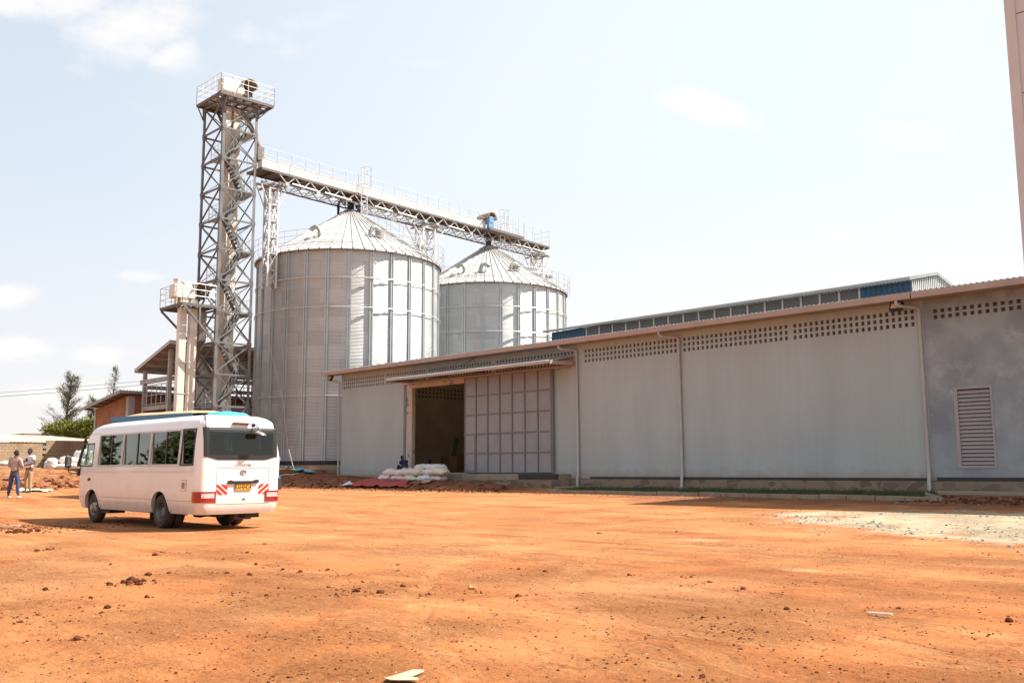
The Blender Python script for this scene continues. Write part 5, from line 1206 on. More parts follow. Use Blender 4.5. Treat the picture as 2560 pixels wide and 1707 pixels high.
def stripes(y0, y1, z0, z1, dirn):
    mb = MB(); w = y1-y0; n_ = 4
    import itertools
    # diagonal bands clipped to the rectangle
    def clip(poly):
        for (ax, lim, sg_) in ((0, y0, 1), (0, y1, -1), (1, z0, 1), (1, z1, -1)):
            out = []
            for i in range(len(poly)):
                a, b = poly[i], poly[(i+1) % len(poly)]; ia, ib = sg_*(a[ax]-lim) >= 0, sg_*(b[ax]-lim) >= 0
                if ia: out.append(a)
                if ia != ib: t = (lim-a[ax])/(b[ax]-a[ax]); out.append((a[0]+(b[0]-a[0])*t, a[1]+(b[1]-a[1])*t))
            poly = out
            if len(poly) < 3: return None
        return poly
    for k in range(-3, 5):
        c = (y0+y1)/2+(k*.155)*1.0; bw_ = .036; h_ = .35
        poly = [(c-bw_*1.4-dirn*h_, (z0+z1)/2-h_*.8), (c+bw_*1.4-dirn*h_, (z0+z1)/2-h_*.8), (c+bw_*1.4+dirn*h_, (z0+z1)/2+h_*.8), (c-bw_*1.4+dirn*h_, (z0+z1)/2+h_*.8)]
        p = clip(poly)
        if p: mb.prism(p, 'x', xb-.004, xb-.001)
    return mb
lpart(stripes(.335, .60, .79, 1.02, 1), 'hazard_stripes', REDS, tgate); lpart(stripes(-.70, -.44, .79, 1.02, -1), 'hazard_stripes', REDS, tgate)
mb = MB(); mb.lathe([(.018, -.012), (.018, .0)], (xb, -.06, .685), 12, 'x'); mb.lathe([(.015, -.012), (.015, .0)], (xb, -.10, .69), 12, 'x'); lpart(mb, 'tailgate_lock', BLACK, tgate)
mb = MB(); z_ = 2.395; x_ = xr(z_); mb.box(x_-.085, x_+.03, -.20, .23, z_-.018, z_+.022); sl = lpart(mb, 'stop_lamp', pm('stop_lamp_dark', (.06, .012, .012), (.10, .03, .03), 60, .2), bevel=.008)
mb = MB(); bx_ = xr(2.36)
mb.tube([(bx_, -.31, 2.37), (bx_-.06, -.315, 2.375), (bx_-.20, -.335, 2.30), (bx_-.27, -.335, 2.20)], .012, 6); mb.box(bx_-.02, bx_+.02, -.35, -.27, 2.33, 2.41); mb.tube([(bx_, -.30, 2.34), (bx_-.14, -.27, 2.29), (bx_-.21, -.32, 2.29)], .008, 5); ma = lpart(mb, 'mirror_arm', BLACK)
mb = MB(); M_ = Matrix.Translation((bx_-.28, -.345, 2.165)) @ Matrix.Rotation(R(12), 4, 'X') @ Matrix.Rotation(R(-14), 4, 'Y')
vv = MB(); vv.lathe([(.015, .035), (.07, .03), (.12, .012), (.135, -.005), (.13, -.012)], (0, 0, 0), 20); vv.v = [tuple(M_ @ Vector(v)) for v in vv.v]
lpart(vv, 'rear_view_dish', pm('mirror_shell', (.42, .36, .32), None, rough=.2, metal=.6), ma, smooth=True)
# seams and mouldings on the sides
for sy in (1, -1):
    mb = MB()
    def sbar(x0, z0, x1, z1, w=.007): mb.bar((x0, sy*(hw(z0)+.0015), z0), (x1, sy*(hw(z1)+.0015), z1), w, .005, up=(0, sy, 0))
    sbar(.47, .665, 3.52, .675); sbar(-1.64, .655, -.48, .66); sbar(3.80, .45, 3.80, 2.30); sbar(4.48, .665, 4.75, .67); sbar(3.80, 2.30, 4.55, 2.30); sbar(-.50, .40, -.50, .95); 
    lpart(mb, 'panel_seam', SEAM)
    mb = MB(); mb.bar((-1.6, sy*(hw(1.33)+.006), 1.335), (3.76, sy*(hw(1.33)+.006), 1.335), .03, .012, up=(0, sy, 0)); mb.bar((.5, sy*(hw(.60)+.004), .60), (3.5, sy*(hw(.60)+.004), .60), .02, .012, up=(0, sy, 0)); lpart(mb, 'side_moulding', PAINT)
    for x in (0, 3.98):
        mb = MB(); a0 = .02; n_ = 20; P1 = [(x+.475*math.cos(math.pi*i/n_), .40+.475*math.sin(math.pi*i/n_)) for i in range(n_+1)]
        for i in range(n_): mb.bar((P1[i][0], sy*(hw(P1[i][1])+.006), P1[i][1]), (P1[i+1][0], sy*(hw(P1[i+1][1])+.006), P1[i+1][1]), .035, .02, up=(0, sy, 0))
        lpart(mb, 'wheel_arch_lip', PAINT)
    mb = MB(); mb.box(4.12, 4.23, sy*1.038 if sy > 0 else -1.07, 1.07 if sy > 0 else -1.038, 1.08, 1.15); lpart(mb, 'door_handle', BLACK, bevel=.01)
mb = MB(); mb.box(-1.32, -1.06, 1.040, 1.045, .88, 1.12); lpart(mb, 'vent_panel', SEAM); mb = MB(); mb.box(-1.31, -1.07, 1.0455, 1.049, .89, 1.11); fv = lpart(mb, 'fuel_flap', PAINT)
mb = MB(); mb.box(-1.26, -1.11, 1.0495, 1.051, .93, 1.07); lpart(mb, 'vent_grille', SEAM, fv)
# wheel wells, chassis, floor
mb = MB()
for x in (0, 3.98):
    for sy in (1, -1):
        n_ = 14; arc = [(x+.50*math.cos(math.pi*i/n_), .40+.50*math.sin(math.pi*i/n_)) for i in range(n_+1)]
        for i in range(n_): a, b = arc[i], arc[i+1]; mb.quad((a[0], sy*.58, a[1]), (b[0], sy*.58, b[1]), (b[0], sy*1.0, b[1]), (a[0], sy*1.0, a[1]))
        mb.prism([(x-.5, .3)]+[(p[0], p[1]) for p in reversed(arc)]+[(x+.5, .3)], 'y', sy*.57, sy*.58)
lpart(mb, 'wheel_well', BLACK)
CHS = pm('chassis_dark', (.018, .017, .016), (.04, .03, .025), 5, .8)
mb = MB(); mb.box(-1.6, 4.9, -.42, -.34, .34, .46); mb.box(-1.6, 4.9, .34, .42, .34, .46); mb.box(-1.75, 4.9, -.56, .56, .44, .50)
mb.box(.7, 3.2, -.9, .9, .34, .50)
mb.lathe([(.06, -.85), (.06, .85)], (0, 0, .39), 10, 'y'); mb.lathe([(.15, -.15), (.17, 0), (.15, .15)], (0, 0, .38), 12, 'y'); mb.lathe([(.05, -.8), (.05, .8)], (3.98, 0, .36), 10, 'y')
mb.lathe([(.09, -.45), (.09, .25)], (-1.0, .25, .36), 12, 'x'); mb.box(-1.75, -1.45, -.55, -.2, .26, .40); mb.box(-1.3, -.95, -.75, -.48, .28, .42)
for sy in (.82, -.82): mb.box(.55, .60, sy-.16, sy+.16, .18, .5)
mb.box(3.0, 3.5, .55, .95, .26, .36)
lpart(mb, 'chassis', CHS)
mb = MB(); mb.box(-1.45, -1.38, -.52, -.10, .21, .42); lpart(mb, 'mud_flap', pm('mud_flap_grey', (.09, .09, .09), None, rough=.6))
mb = MB(); mb.box(-1.80, 4.95, -.95, .95, .52, .56); lpart(mb, 'floor', CHS)
SEATM = pm('seat_grey', (.10, .09, .085), (.13, .11, .10), 5, .9); HEADM = pm('seat_cover', (.30, .28, .25), None, rough=.9)
for i, x in enumerate((-1.35, -.6, .2, 1.0, 1.8, 2.6, 3.35)):
    for y in ((-.55, .55) if i else (-.55, 0, .55)):
        mb = MB(); mb.box(x, x+.45, y-.4, y+.4, .9, 1.02); mb.prism([(x-.10, 1.0), (x+.02, 1.0), (x-.04, 1.75), (x-.14, 1.75)], 'y', y-.4, y+.4); 
        s_ = lpart(mb, 'seat', SEATM, bevel=.03)
        mb = MB(); mb.prism([(x-.15, 1.56), (x-.03, 1.56), (x-.05, 1.78), (x-.15, 1.78)], 'y', y-.30, y-.06); mb.prism([(x-.15, 1.56), (x-.03, 1.56), (x-.05, 1.78), (x-.15, 1.78)], 'y', y+.06, y+.30); lpart(mb, 'head_cover', HEADM, s_)
mb = MB(); n_ = 18; mb.tube([(4.45+.08*math.sin(2*math.pi*i/n_), -.55+.21*math.cos(2*math.pi*i/n_), 1.52+.19*math.sin(2*math.pi*i/n_)) for i in range(n_+1)], .016, 6, False); mb.box(4.6, 5.0, -.9, .9, 1.05, 1.40); mb.prism([(3.85, 1.0), (3.97, 1.0), (3.90, 1.78), (3.80, 1.78)], 'y', -.82, -.35); lpart(mb, 'cockpit', BLACK)
# wheels
RIMG = pm('rim_grey', (.22, .23, .24), (.16, .15, .15), 6, .45, .4); RIMS = pm('rim_silver', (.42, .40, .39), (.30, .24, .20), 6, .4, .5)
def wheel(x, y, sy, rear):
    mb = MB(); w = .10; mb.lathe([(.215, -w), (.26, -w-.008), (.34, -w-.012), (.375, -w+.015), (.392, -w+.05), (.392, w-.05), (.375, w-.015), (.34, w+.012), (.26, w+.008), (.215, w)], (x, y, .392), 40, 'y', caps=False)
    t = lpart(mb, 'wheel', RUBBER, smooth=True)
    mb = MB(); s = sy
    if rear: pr = [(.225, s*.105), (.215, s*.09), (.205, s*.02), (.19, -s*.03), (.12, -s*.05), (.10, -s*.02), (.09, s*.03), (.0, s*.03)]
    else: pr = [(.225, s*.105), (.215, s*.085), (.205, s*.05), (.17, s*.06), (.10, s*.12), (.085, s*.13), (.08, s*.16), (.0, s*.165)]
    mb.lathe(pr, (x, y, .392), 32, 'y', caps=False); lpart(mb, 'rim', RIMG if rear else RIMS, t, smooth=True)
    mb = MB()
    if not rear:
        for k in range(5):
            a = 2*math.pi*k/5+.4; mb.lathe([(.026, s*.07), (.026, s*.098)], (x+.14*math.cos(a), y, .392+.14*math.sin(a)), 12, 'y')
        lpart(mb, 'rim_hole', CHS, t)
    else:
        for k in range(6): a = 2*math.pi*k/6; mb.lathe([(.014, -s*.05), (.014, s*.0)], (x+.135*math.cos(a), y, .392+.135*math.sin(a)), 8, 'y')
        lpart(mb, 'wheel_nut', RIMG, t)
for sy in (1, -1):
    wheel(0, sy*.90, sy, True); wheel(0, sy*.66, sy, True); wheel(3.97, sy*.87, sy, False)
# door mirrors
for sy in (1, -1):
    mb = MB(); mb.tube([(5.0, sy*1.03, 1.27), (5.16, sy*1.10, 1.26), (5.28, sy*1.17, 1.30), (5.29, sy*1.19, 1.50)], .016, 8); mb.box(4.95, 5.04, sy*1.02-.03, sy*1.02+.03, 1.20, 1.37); a_ = lpart(mb, 'mirror_bracket', BLACK, smooth=False)
    mb = MB(); mb.box(5.24, 5.32, sy*1.20-.085, sy*1.20+.085, 1.42, 1.74); mh = lpart(mb, 'mirror_housing', BLACK, a_, bevel=.03)
    mb = MB(); mb.box(5.232, 5.239, sy*1.20-.07, sy*1.20+.07, 1.45, 1.71); lpart(mb, 'mirror_glass', pm('mirror_glass', (.7, .72, .7), None, rough=.03, metal=1), a_)
mb = MB()
for sy in (1, -1):
    P_ = [(bodyx(sy*.84, z)-.004 if z < 2.45 else xr(z)-.004, sy*min(.86, hw(z)-.03), z+.004) for z in (2.295, 2.38, 2.46, 2.53)]
    P_.append((-1.40, sy*.74, 2.585)); mb.tube(P_, .011, 4)
lpart(mb, 'roof_seal', BLACK)

# ------------------------------------------------------------------ truck parked beyond the bus
TBL = pm('truck_blue', (.035, .16, .30), (.045, .19, .34), 2, .45, 0, 0, coat=.2); TWH = pm('truck_white', (.74, .73, .71), (.66, .64, .62), 2, .35, coat=.4)
tk = thing('cargo_truck', (-35.25, 16.0, .12), 'blue and white cargo truck with tan tarpaulin top half hidden behind the bus', 'truck', rz=R(12), world=False)
def tpart(mb, name, mat, parent=tk, **k): return mb.build(name, mat, parent, org=(0, 0, 0), **k)
mb = MB(); mb.box(-2.0, 2.7, -1.2, 1.2, 1.0, 3.12); bd = tpart(mb, 'cargo_body', TBL)
mb = MB()
for i in range(16): x = -1.98+.3*i; mb.box(x, x+.08, -1.235, -1.2, 1.05, 3.0); mb.box(x, x+.08, 1.2, 1.235, 1.05, 3.0)
mb.box(-2.08, 2.75, -1.27, -1.2, 3.06, 3.24); mb.box(-2.08, 2.75, 1.2, 1.27, 3.06, 3.24); mb.box(-2.08, -2.0, -1.2, 1.2, 3.06, 3.24)
tpart(mb, 'side_rib', TBL, bd)
mb = MB(); nx_, ny_ = 28, 10; vs = []; fs = []
for j in range(ny_+1):
    for i in range(nx_+1):
        u, v = i/nx_, j/ny_; x = -2.1+4.9*u; y = -1.24+2.48*v; e = min(u*3.0, 1)*min((1-u)*6, 1)
        z = 3.25+.16*math.sin(math.pi*v)**.6*e+.05*noise.noise(Vector((x, y*1.5, 0))) if 0 < v < 1 else 3.22; vs.append((x, y, z))
fs = [(j*(nx_+1)+i, j*(nx_+1)+i+1, (j+1)*(nx_+1)+i+1, (j+1)*(nx_+1)+i) for j in range(ny_) for i in range(nx_)]
mb.add(vs, fs); tpart(mb, 'tarpaulin', pm('tan_canvas', (.50, .33, .19), (.43, .28, .16), 1.2, .85), smooth=True)
mb = MB(); mb.prism([(2.85, .85), (4.72, .85), (4.75, 1.6), (4.50, 2.55), (4.2, 2.72), (2.85, 2.75)], 'y', -1.12, 1.12); cab = tpart(mb, 'cab', TWH, bevel=.08)
mb = MB()
for sy in (-1, 1): mb.prism([(3.3, 1.72), (4.60, 1.72), (4.40, 2.42), (3.3, 2.45)], 'y', sy*1.121, sy*1.128)
mb.quad((4.74, -.98, 1.72), (4.74, .98, 1.72), (4.55, .98, 2.48), (4.55, -.98, 2.48)); tpart(mb, 'cab_window', pm('dark_cab_glass', (.02, .022, .022), None, rough=.06), cab)
mb = MB()
for sy in (-1, 1):
    for zz0_, zz1_ in ((1.54, 1.66), (.86, .98)):
        mb = MB(); mb.prism([(2.86, zz0_), (4.76, zz0_), (4.76, zz1_), (2.86, zz1_)], 'y', sy*1.122, sy*1.13); tpart(mb, 'blue_stripe', pm('stripe_blue', (.08, .35, .60), None, rough=.4), cab)
mb = MB(); mb.tube([(4.6, -1.15, 1.9), (4.85, -1.35, 2.0), (4.9, -1.38, 2.35), (4.65, -1.15, 2.45)], .02, 6); mb.box(4.86, 4.94, -1.46, -1.30, 1.95, 2.35); tpart(mb, 'cab_mirror', BLACK, cab)
mb = MB(); mb.lathe([(.01, .42), (.9, .36), (1.25, .18), (1.35, 0)], (0, 0, 0), 20); mb.v = [(3.1+v[0]*.78, v[1]*.72, 2.9+v[2]*1.0) for v in mb.v]
mb.v = [(v[0], v[1], v[2]+.04*noise.noise(Vector(v)*2)) for v in mb.v]
tpart(mb, 'cab_tarp', pm('sky_blue_tarp', (.05, .32, .55), (.07, .38, .62), 3, .45), smooth=True)
mb = MB(); mb.box(-1.95, 4.6, -.45, .45, .6, .95); mb.box(4.6, 4.85, -1.1, 1.1, .5, .85); mb.box(.6, 1.8, -1.05, -.6, .5, .95); tpart(mb, 'chassis', CHS)
for x in (-1.0, 3.75):
    for sy in (-1, 1):
        mb = MB(); mb.lathe([(.28, -.14), (.5, -.14), (.52, -.1), (.52, .1), (.5, .14), (.28, .14)], (x, sy*.95, .52), 28, 'y'); w_ = tpart(mb, 'wheel', RUBBER, smooth=True)
        mb = MB(); mb.lathe([(.27, sy*.141), (.2, sy*.08), (.1, sy*.1), (.0, sy*.1)], (x, sy*.95, .52), 20, 'y', caps=False); tpart(mb, 'rim', RIMG, w_, smooth=True)

# ------------------------------------------------------------------ people
SKIN = pm('skin_dark', (.075, .038, .024), (.06, .03, .02), 6, .55); HAIR = pm('hair_black', (.012, .011, .011), None, rough=.9)
def skin_mesh(nodes, edges, sub=2):
    names = list(nodes); me = bpy.data.meshes.new('sk'); me.from_pydata([nodes[n][0] for n in names], [(names.index(a), names.index(b)) for a, b in edges], [])
    o = bpy.data.objects.new('sk', me); COL.objects.link(o); m = o.modifiers.new('s', 'SKIN'); m.use_smooth_shade = True
    for i, n in enumerate(names):
        r = nodes[n][1]; r = (r, r) if isinstance(r, (int, float)) else r; sv = me.skin_vertices[0].data[i]; sv.radius = r; sv.use_root = (i == 0)
    m = o.modifiers.new('u', 'SUBSURF'); m.levels = sub; m.render_levels = sub
    bpy.context.view_layer.update(); dg = bpy.context.evaluated_depsgraph_get(); r = bpy.data.meshes.new_from_object(o.evaluated_get(dg)); bpy.data.objects.remove(o); return r
def mesh_mb(me): mb = MB(); mb.add([tuple(v.co) for v in me.vertices], [tuple(p.vertices) for p in me.polygons]); return mb
def person(loc, rz, J, label, top, bottom, shoes, sleeve='long', group=None, scale=1.0, extra=None):
    """J: joint dict in local frame x right, y forward, z up"""
    V = {k: Vector(v) for k, v in J.items() if isinstance(v, tuple)}
    lx = lambda a, b, t: V[a].lerp(V[b], t)
    N_ = {'pel': (V['pel'], (.125, .095)), 'waist': (lx('pel', 'chest', .45), (.115, .085)), 'chest': (V['chest'], (.135, .10)), 'ns': (lx('chest', 'neck', .75), (.10, .075)), 'neck': (V['neck'], .052), 'hd': (lx('neck', 'head', .5), .055)}
    E_ = [('pel', 'waist'), ('waist', 'chest'), ('chest', 'ns'), ('ns', 'neck'), ('neck', 'hd')]
    for s in 'LR':
        N_['sh'+s] = (V['sh'+s], .06); N_['el'+s] = (V['el'+s], .042); N_['wr'+s] = (V['wr'+s], .028); d = (V['wr'+s]-V['el'+s]).normalized(); up = Vector((0, 0, 1)); sd_ = d.cross(up); sd_ = sd_.normalized() if sd_.length > .1 else Vector((1, 0, 0)); nn = sd_.cross(d).normalized()
        w = V['wr'+s]; N_['pa'+s] = (w+d*.06, (.036, .02)); N_['pb'+s] = (w+d*.10, (.038, .016))
        E_ += [('ns', 'sh'+s), ('sh'+s, 'el'+s), ('el'+s, 'wr'+s), ('wr'+s, 'pa'+s), ('pa'+s, 'pb'+s)]
        for k, (o_, L_) in enumerate(((-.03, .062), (-.010, .075), (.010, .07), (.03, .055))):
            b_ = w+d*.115+nn*o_; N_[f'f{k}{s}'] = (b_+d*L_*.5, .0085); N_[f'g{k}{s}'] = (b_+d*L_-sd_*(.02 if s == 'R' else -.02), .007); E_ += [('pb'+s, f'f{k}{s}'), (f'f{k}{s}', f'g{k}{s}')]
        N_['t'+s] = (w+d*.05+nn*(-.045), .010); N_['u'+s] = (w+d*.095+nn*(-.058), .008); E_ += [('pa'+s, 't'+s), ('t'+s, 'u'+s)]
        N_['hp'+s] = (V['hp'+s], .085); N_['kn'+s] = (V['kn'+s], .055); N_['an'+s] = (V['an'+s], .038); N_['to'+s] = (V['an'+s]+Vector((0, .13, -.03)) if 'to'+s not in V else V['to'+s], .035)
        E_ += [('pel', 'hp'+s), ('hp'+s, 'kn'+s), ('kn'+s, 'an'+s), ('an'+s, 'to'+s)]
    mb = mesh_mb(skin_mesh(N_, E_, 2))
    # head with nose, brow, ears, jaw
    H = V['head']; face = Vector(J.get('face', (0, 1, 0))).normalized(); upv = Vector(J.get('headup', (0, 0, 1))).normalized(); rt_ = face.cross(upv).normalized(); upv = rt_.cross(face).normalized()
    vs = []; fs = []; nu, nv = 20, 14
    for j in range(nv+1):
        ph = math.pi*j/nv
        for i in range(nu):
            th_ = 2*math.pi*i/nu; x = math.sin(ph)*math.sin(th_); y = math.sin(ph)*math.cos(th_); z = math.cos(ph)
            sx = .074*(1-.22*max(0, -z)**1.5); sy_ = .093; sz = .118; px_, py_, pz_ = x*sx, y*sy_+(.008 if z < 0 else 0), z*sz
            if y > 0:
                if abs(x) < .25 and -.35 < z < .15: py_ += .018*(1-abs(x)/.25)*(1-abs(z+.12)/.28)
                if abs(abs(x)-.35) < .2 and .0 < z < .25: py_ -= .006
                if abs(x) < .4 and -.62 < z < -.42: py_ += .006
            vs.append(H+rt_*px_+face*py_+upv*pz_)
    fs = [(j*nu+i, j*nu+(i+1) % nu, (j+1)*nu+(i+1) % nu, (j+1)*nu+i) for j in range(nv) for i in range(nu)]
    mb.add(vs, fs)
    for sg_ in (-1, 1): e = H+rt_*sg_*.076-upv*.005; mb.tube([e-upv*.028, e+rt_*sg_*.012, e+upv*.028], [.007, .013, .008], 6)
    o = mb.build('person', SKIN, None, org=(0, 0, 0), smooth=True); o.location = loc; o.rotation_euler = (0, 0, rz); o.scale = (scale,)*3; tag(o, label, 'person', group)
    mb = MB(); vs = []
    for j in range(8):
        ph = .02+math.pi*.56*j/7
        for i in range(20):
            th_ = 2*math.pi*i/20; x = math.sin(ph)*math.sin(th_); y = math.sin(ph)*math.cos(th_); z = math.cos(ph)
            if y > .2 and z < .5: z = .5; y *= .8
            vs.append(H+rt_*x*.080+face*(y*.098-.004)+upv*(z*.124+.004))
    mb.add(vs, [(j*20+i, j*20+(i+1) % 20, (j+1)*20+(i+1) % 20, (j+1)*20+i) for j in range(7) for i in range(20)]+[tuple(range(19, -1, -1))]); mb.build('hair', HAIR, o, org=(0, 0, 0), smooth=True)
    mb = MB()
    for sg_ in (-1, 1): e = H+rt_*sg_*.029+face*.083+upv*.012; mb.tube([e-rt_*.010, e+rt_*.010], .006, 6)
    mb.build('eyes', pm('eye_white', (.55, .5, .46), None, rough=.3), o, org=(0, 0, 0))
    mb = MB(); e = H+face*.092-upv*.062; mb.tube([e-rt_*.024, e+face*.004, e+rt_*.024], .0055, 6); mb.build('mouth', pm('lip_dark', (.10, .04, .03), None, rough=.5), o, org=(0, 0, 0))
    S_ = {'a': (lx('pel', 'chest', -.12), (.165, .125)), 'b': (lx('pel', 'chest', .4), (.155, .12)), 'c': (V['chest'], (.168, .13)), 'd': (lx('chest', 'neck', .72), (.135, .09)), 'e': (lx('chest', 'neck', .98), .066)}
    E2 = [('a', 'b'), ('b', 'c'), ('c', 'd'), ('d', 'e')]
    for s in 'LR':
        S_['s'+s] = (V['sh'+s], .078); S_['m'+s] = (lx('sh'+s, 'el'+s, .62), .070); E2 += [('d', 's'+s), ('s'+s, 'm'+s)]
        if sleeve == 'long': S_['x'+s] = (V['el'+s], .060); S_['y'+s] = (lx('el'+s, 'wr'+s, .9), .044); E2 += [('m'+s, 'x'+s), ('x'+s, 'y'+s)]
    sm = mesh_mb(skin_mesh(S_, E2, 2)); sm.v = [tuple(Vector(v)+Vector((noise.noise(Vector(v)*9), noise.noise(Vector(v)*9+Vector((9, 0, 0))), 0))*.010) for v in sm.v]
    sh_ = sm.build('shirt', top, o, org=(0, 0, 0), smooth=True)
    T_ = {'p': (V['pel']+Vector((0, 0, .02)), (.145, .11)), 'q': (V['pel']-Vector((0, 0, .06)) if 'sit' not in J else V['pel'], (.135, .105))}; E3 = [('p', 'q')]
    for s in 'LR':
        T_['h'+s] = (lx('hp'+s, 'kn'+s, .12), .100); T_['k'+s] = (V['kn'+s], .072); T_['a'+s] = (lx('kn'+s, 'an'+s, .93), .060); E3 += [('q', 'h'+s), ('h'+s, 'k'+s), ('k'+s, 'a'+s)]
    mesh_mb(skin_mesh(T_, E3, 2)).build('trousers', bottom, o, org=(0, 0, 0), smooth=True)
    for s in 'LR':
        a_ = V['an'+s]; t_ = N_['to'+s][0]; d_ = (t_-a_); d_.z = 0; d_ = d_.normalized() if d_.length > .01 else Vector((0, 1, 0)); zf = a_.z-.05
        mb = mesh_mb(skin_mesh({'a': (Vector((a_.x, a_.y, zf+.005))-d_*.05, (.042, .045)), 'b': (Vector((a_.x, a_.y, zf))+d_*.08, (.045, .035)), 'c': (Vector((a_.x, a_.y, zf-.005))+d_*.17, (.040, .026))}, [('a', 'b'), ('b', 'c')], 2)); mb.build('shoe', shoes, o, org=(0, 0, 0), smooth=True)
    if extra: extra(o, V)
    return o
def cloth(n, a, b=None, sc=4): return pm(n, a, b or tuple(c*.85 for c in a), sc, .9, 0, .25, 30)
JS = dict(pel=(0, 0, .96), chest=(0, .01, 1.27), neck=(0, 0, 1.46), head=(0, .02, 1.615), shL=(-.185, 0, 1.40), shR=(.185, 0, 1.40), hpL=(-.09, 0, .90), hpR=(.09, 0, .90), knL=(-.14, .02, .49), knR=(.15, .02, .49), anL=(-.20, 0, .085), anR=(.21, -.02, .085))
def mk(**k): d = dict(JS); d.update(k); return d
hd_ = math.atan2(.69, -.72)
p1 = person((-38.11, 11.35, zg(-38.11, 11.35)), hd_-math.pi/2-R(8), mk(elL=(-.27, .05, 1.13), elR=(.27, .05, 1.12), wrL=(-.05, .24, 1.17), wrR=(.08, .25, 1.12), head=(.02, .03, 1.615), face=(.2, 1, 0)),
    'person in blue jeans and grey pink shirt with back turned and arms folded in front', cloth('shirt_grey_pink', (.42, .33, .30)), cloth('jeans_blue', (.03, .055, .15), (.05, .08, .20)), cloth('sneaker_white', (.75, .72, .68)))
def prints(o, V):
    mb = MB(); f = .172
    mb.prism([(-.055, 1.30), (-.02, 1.35), (.02, 1.35), (.045, 1.30), (.03, 1.24), (.06, 1.18), (-.06, 1.18), (-.04, 1.24)], 'y', f-.02, f); mb.build('shirt_print', pm('print_black', (.03, .03, .035), None, rough=.9), o, org=(0, 0, 0))
    mb = MB(); n_ = 14
    for cx_ in (-.01, .06): mb.tube([(cx_+.026*math.cos(2*math.pi*i/n_), f+.006, 1.175+.032*math.sin(2*math.pi*i/n_)) for i in range(n_+1)], .008, 5, False)
    mb.build('shirt_lettering', pm('print_white', (.8, .8, .8), None, rough=.9), o, org=(0, 0, 0))
p2 = person((-40.62, 12.64, zg(-40.62, 12.64)), hd_-math.pi/2+R(158), mk(elL=(-.29, .03, 1.14), elR=(.29, .03, 1.14), wrL=(-.10, .25, 1.08), wrR=(.11, .25, 1.10), anL=(-.16, .06, .085), anR=(.20, -.06, .085), knL=(-.13, .05, .49), knR=(.16, -.01, .49)),
    'person in white printed t-shirt and khaki trousers with hands held at the belly', cloth('tshirt_white', (.78, .76, .80)), cloth('khaki', (.40, .27, .15)), cloth('shoe_black', (.03, .03, .03)), 'short', extra=prints)
NAVY = cloth('coverall_navy', (.022, .03, .085), (.03, .04, .11)); NAVYD = cloth('trouser_dark', (.012, .014, .025)); BOOT = cloth('boot_black', (.02, .018, .016))
def band(o, V):
    mb = MB(); a, b = V['shR'], V['elR']; c = a.lerp(b, .55); d = (b-a).normalized(); mb.tube([c-d*.03, c+d*.03], .084, 12); a, b = V['shL'], V['elL']; c = a.lerp(b, .55); d = (b-a).normalized(); mb.tube([c-d*.03, c+d*.03], .084, 12); mb.build('reflective_band', pm('reflective', (.6, .6, .62), None, rough=.4), o, org=(0, 0, 0))
    c = V['pel'].lerp(V['chest'], .35); mb = MB(); mb.lathe([(.175, -.03), (.175, .03)], tuple(c), 18); mb.v = [(v[0], c.y+(v[1]-c.y)*.8, v[2]) for v in mb.v]; mb.build('waist_band', MATS['reflective'], o, org=(0, 0, 0))
# seated: local y forward = world -X
p3 = person((-44.55, 34.42, 1.10), math.pi/2, dict(pel=(0, 0, .12), chest=(0, .14, .44), neck=(0, .27, .62), head=(0, .36, .74), face=(0, .75, -.65), headup=(0, .65, .75), shL=(-.18, .20, .56), shR=(.18, .20, .56), elL=(-.22, .38, .36), elR=(.22, .38, .36), wrL=(-.06, .55, .42), wrR=(.06, .56, .44), hpL=(-.09, .05, .10), hpR=(.09, .05, .10), knL=(-.13, .50, .34), knR=(.13, .50, .34), anL=(-.12, .52, -.10), anR=(.12, .52, -.10), sit=1),
    'person in navy work clothes sitting hunched in the warehouse doorway behind the sacks', NAVY, NAVYD, BOOT, extra=band, scale=1.18)
mb = MB(); mb.box(-45.35, -44.1, 34.15, 34.75, 1.051, 1.10)
# workers on the first silo peak under the bridge
zr = 21.45
def work(loc, rz, J, label, top): return person(loc, rz, J, label, top, NAVYD, BOOT, 'long')
bend = mk(chest=(0, .16, 1.22), neck=(0, .30, 1.36), head=(0, .38, 1.46), face=(0, .8, -.5), headup=(0, .5, .8), shL=(-.18, .24, 1.32), shR=(.18, .24, 1.32), elL=(-.22, .42, 1.10), elR=(.22, .42, 1.10), wrL=(-.08, .60, 1.02), wrR=(.08, .60, 1.0), anL=(-.14, 0, .085), anR=(.16, 0, .085))
work((-62.15, 41.0, 21.12), R(-20), bend, 'person in dark work clothes leaning in at the left of the first silo peak', NAVYD)
work((-61.35, 41.75, 21.35), R(100), bend, 'person in a red top bending between the other workers on the silo peak', cloth('top_red', (.45, .04, .03)))
work((-61.05, 42.25, 21.05), R(60), mk(pel=(0, 0, .55), hpL=(-.1, 0, .52), hpR=(.1, 0, .52), knL=(-.2, .35, .50), knR=(.2, .35, .50), anL=(-.16, .12, .085), anR=(.16, .12, .085), chest=(0, .12, .86), neck=(0, .2, 1.03), head=(0, .26, 1.17), shL=(-.18, .14, .98), shR=(.18, .14, .98), elL=(-.25, .34, .8), elR=(.25, .34, .8), wrL=(-.08, .5, .76), wrR=(.08, .5, .76)), 'person crouching in blue overalls right of the first silo peak', cloth('overall_blue', (.04, .09, .22)))

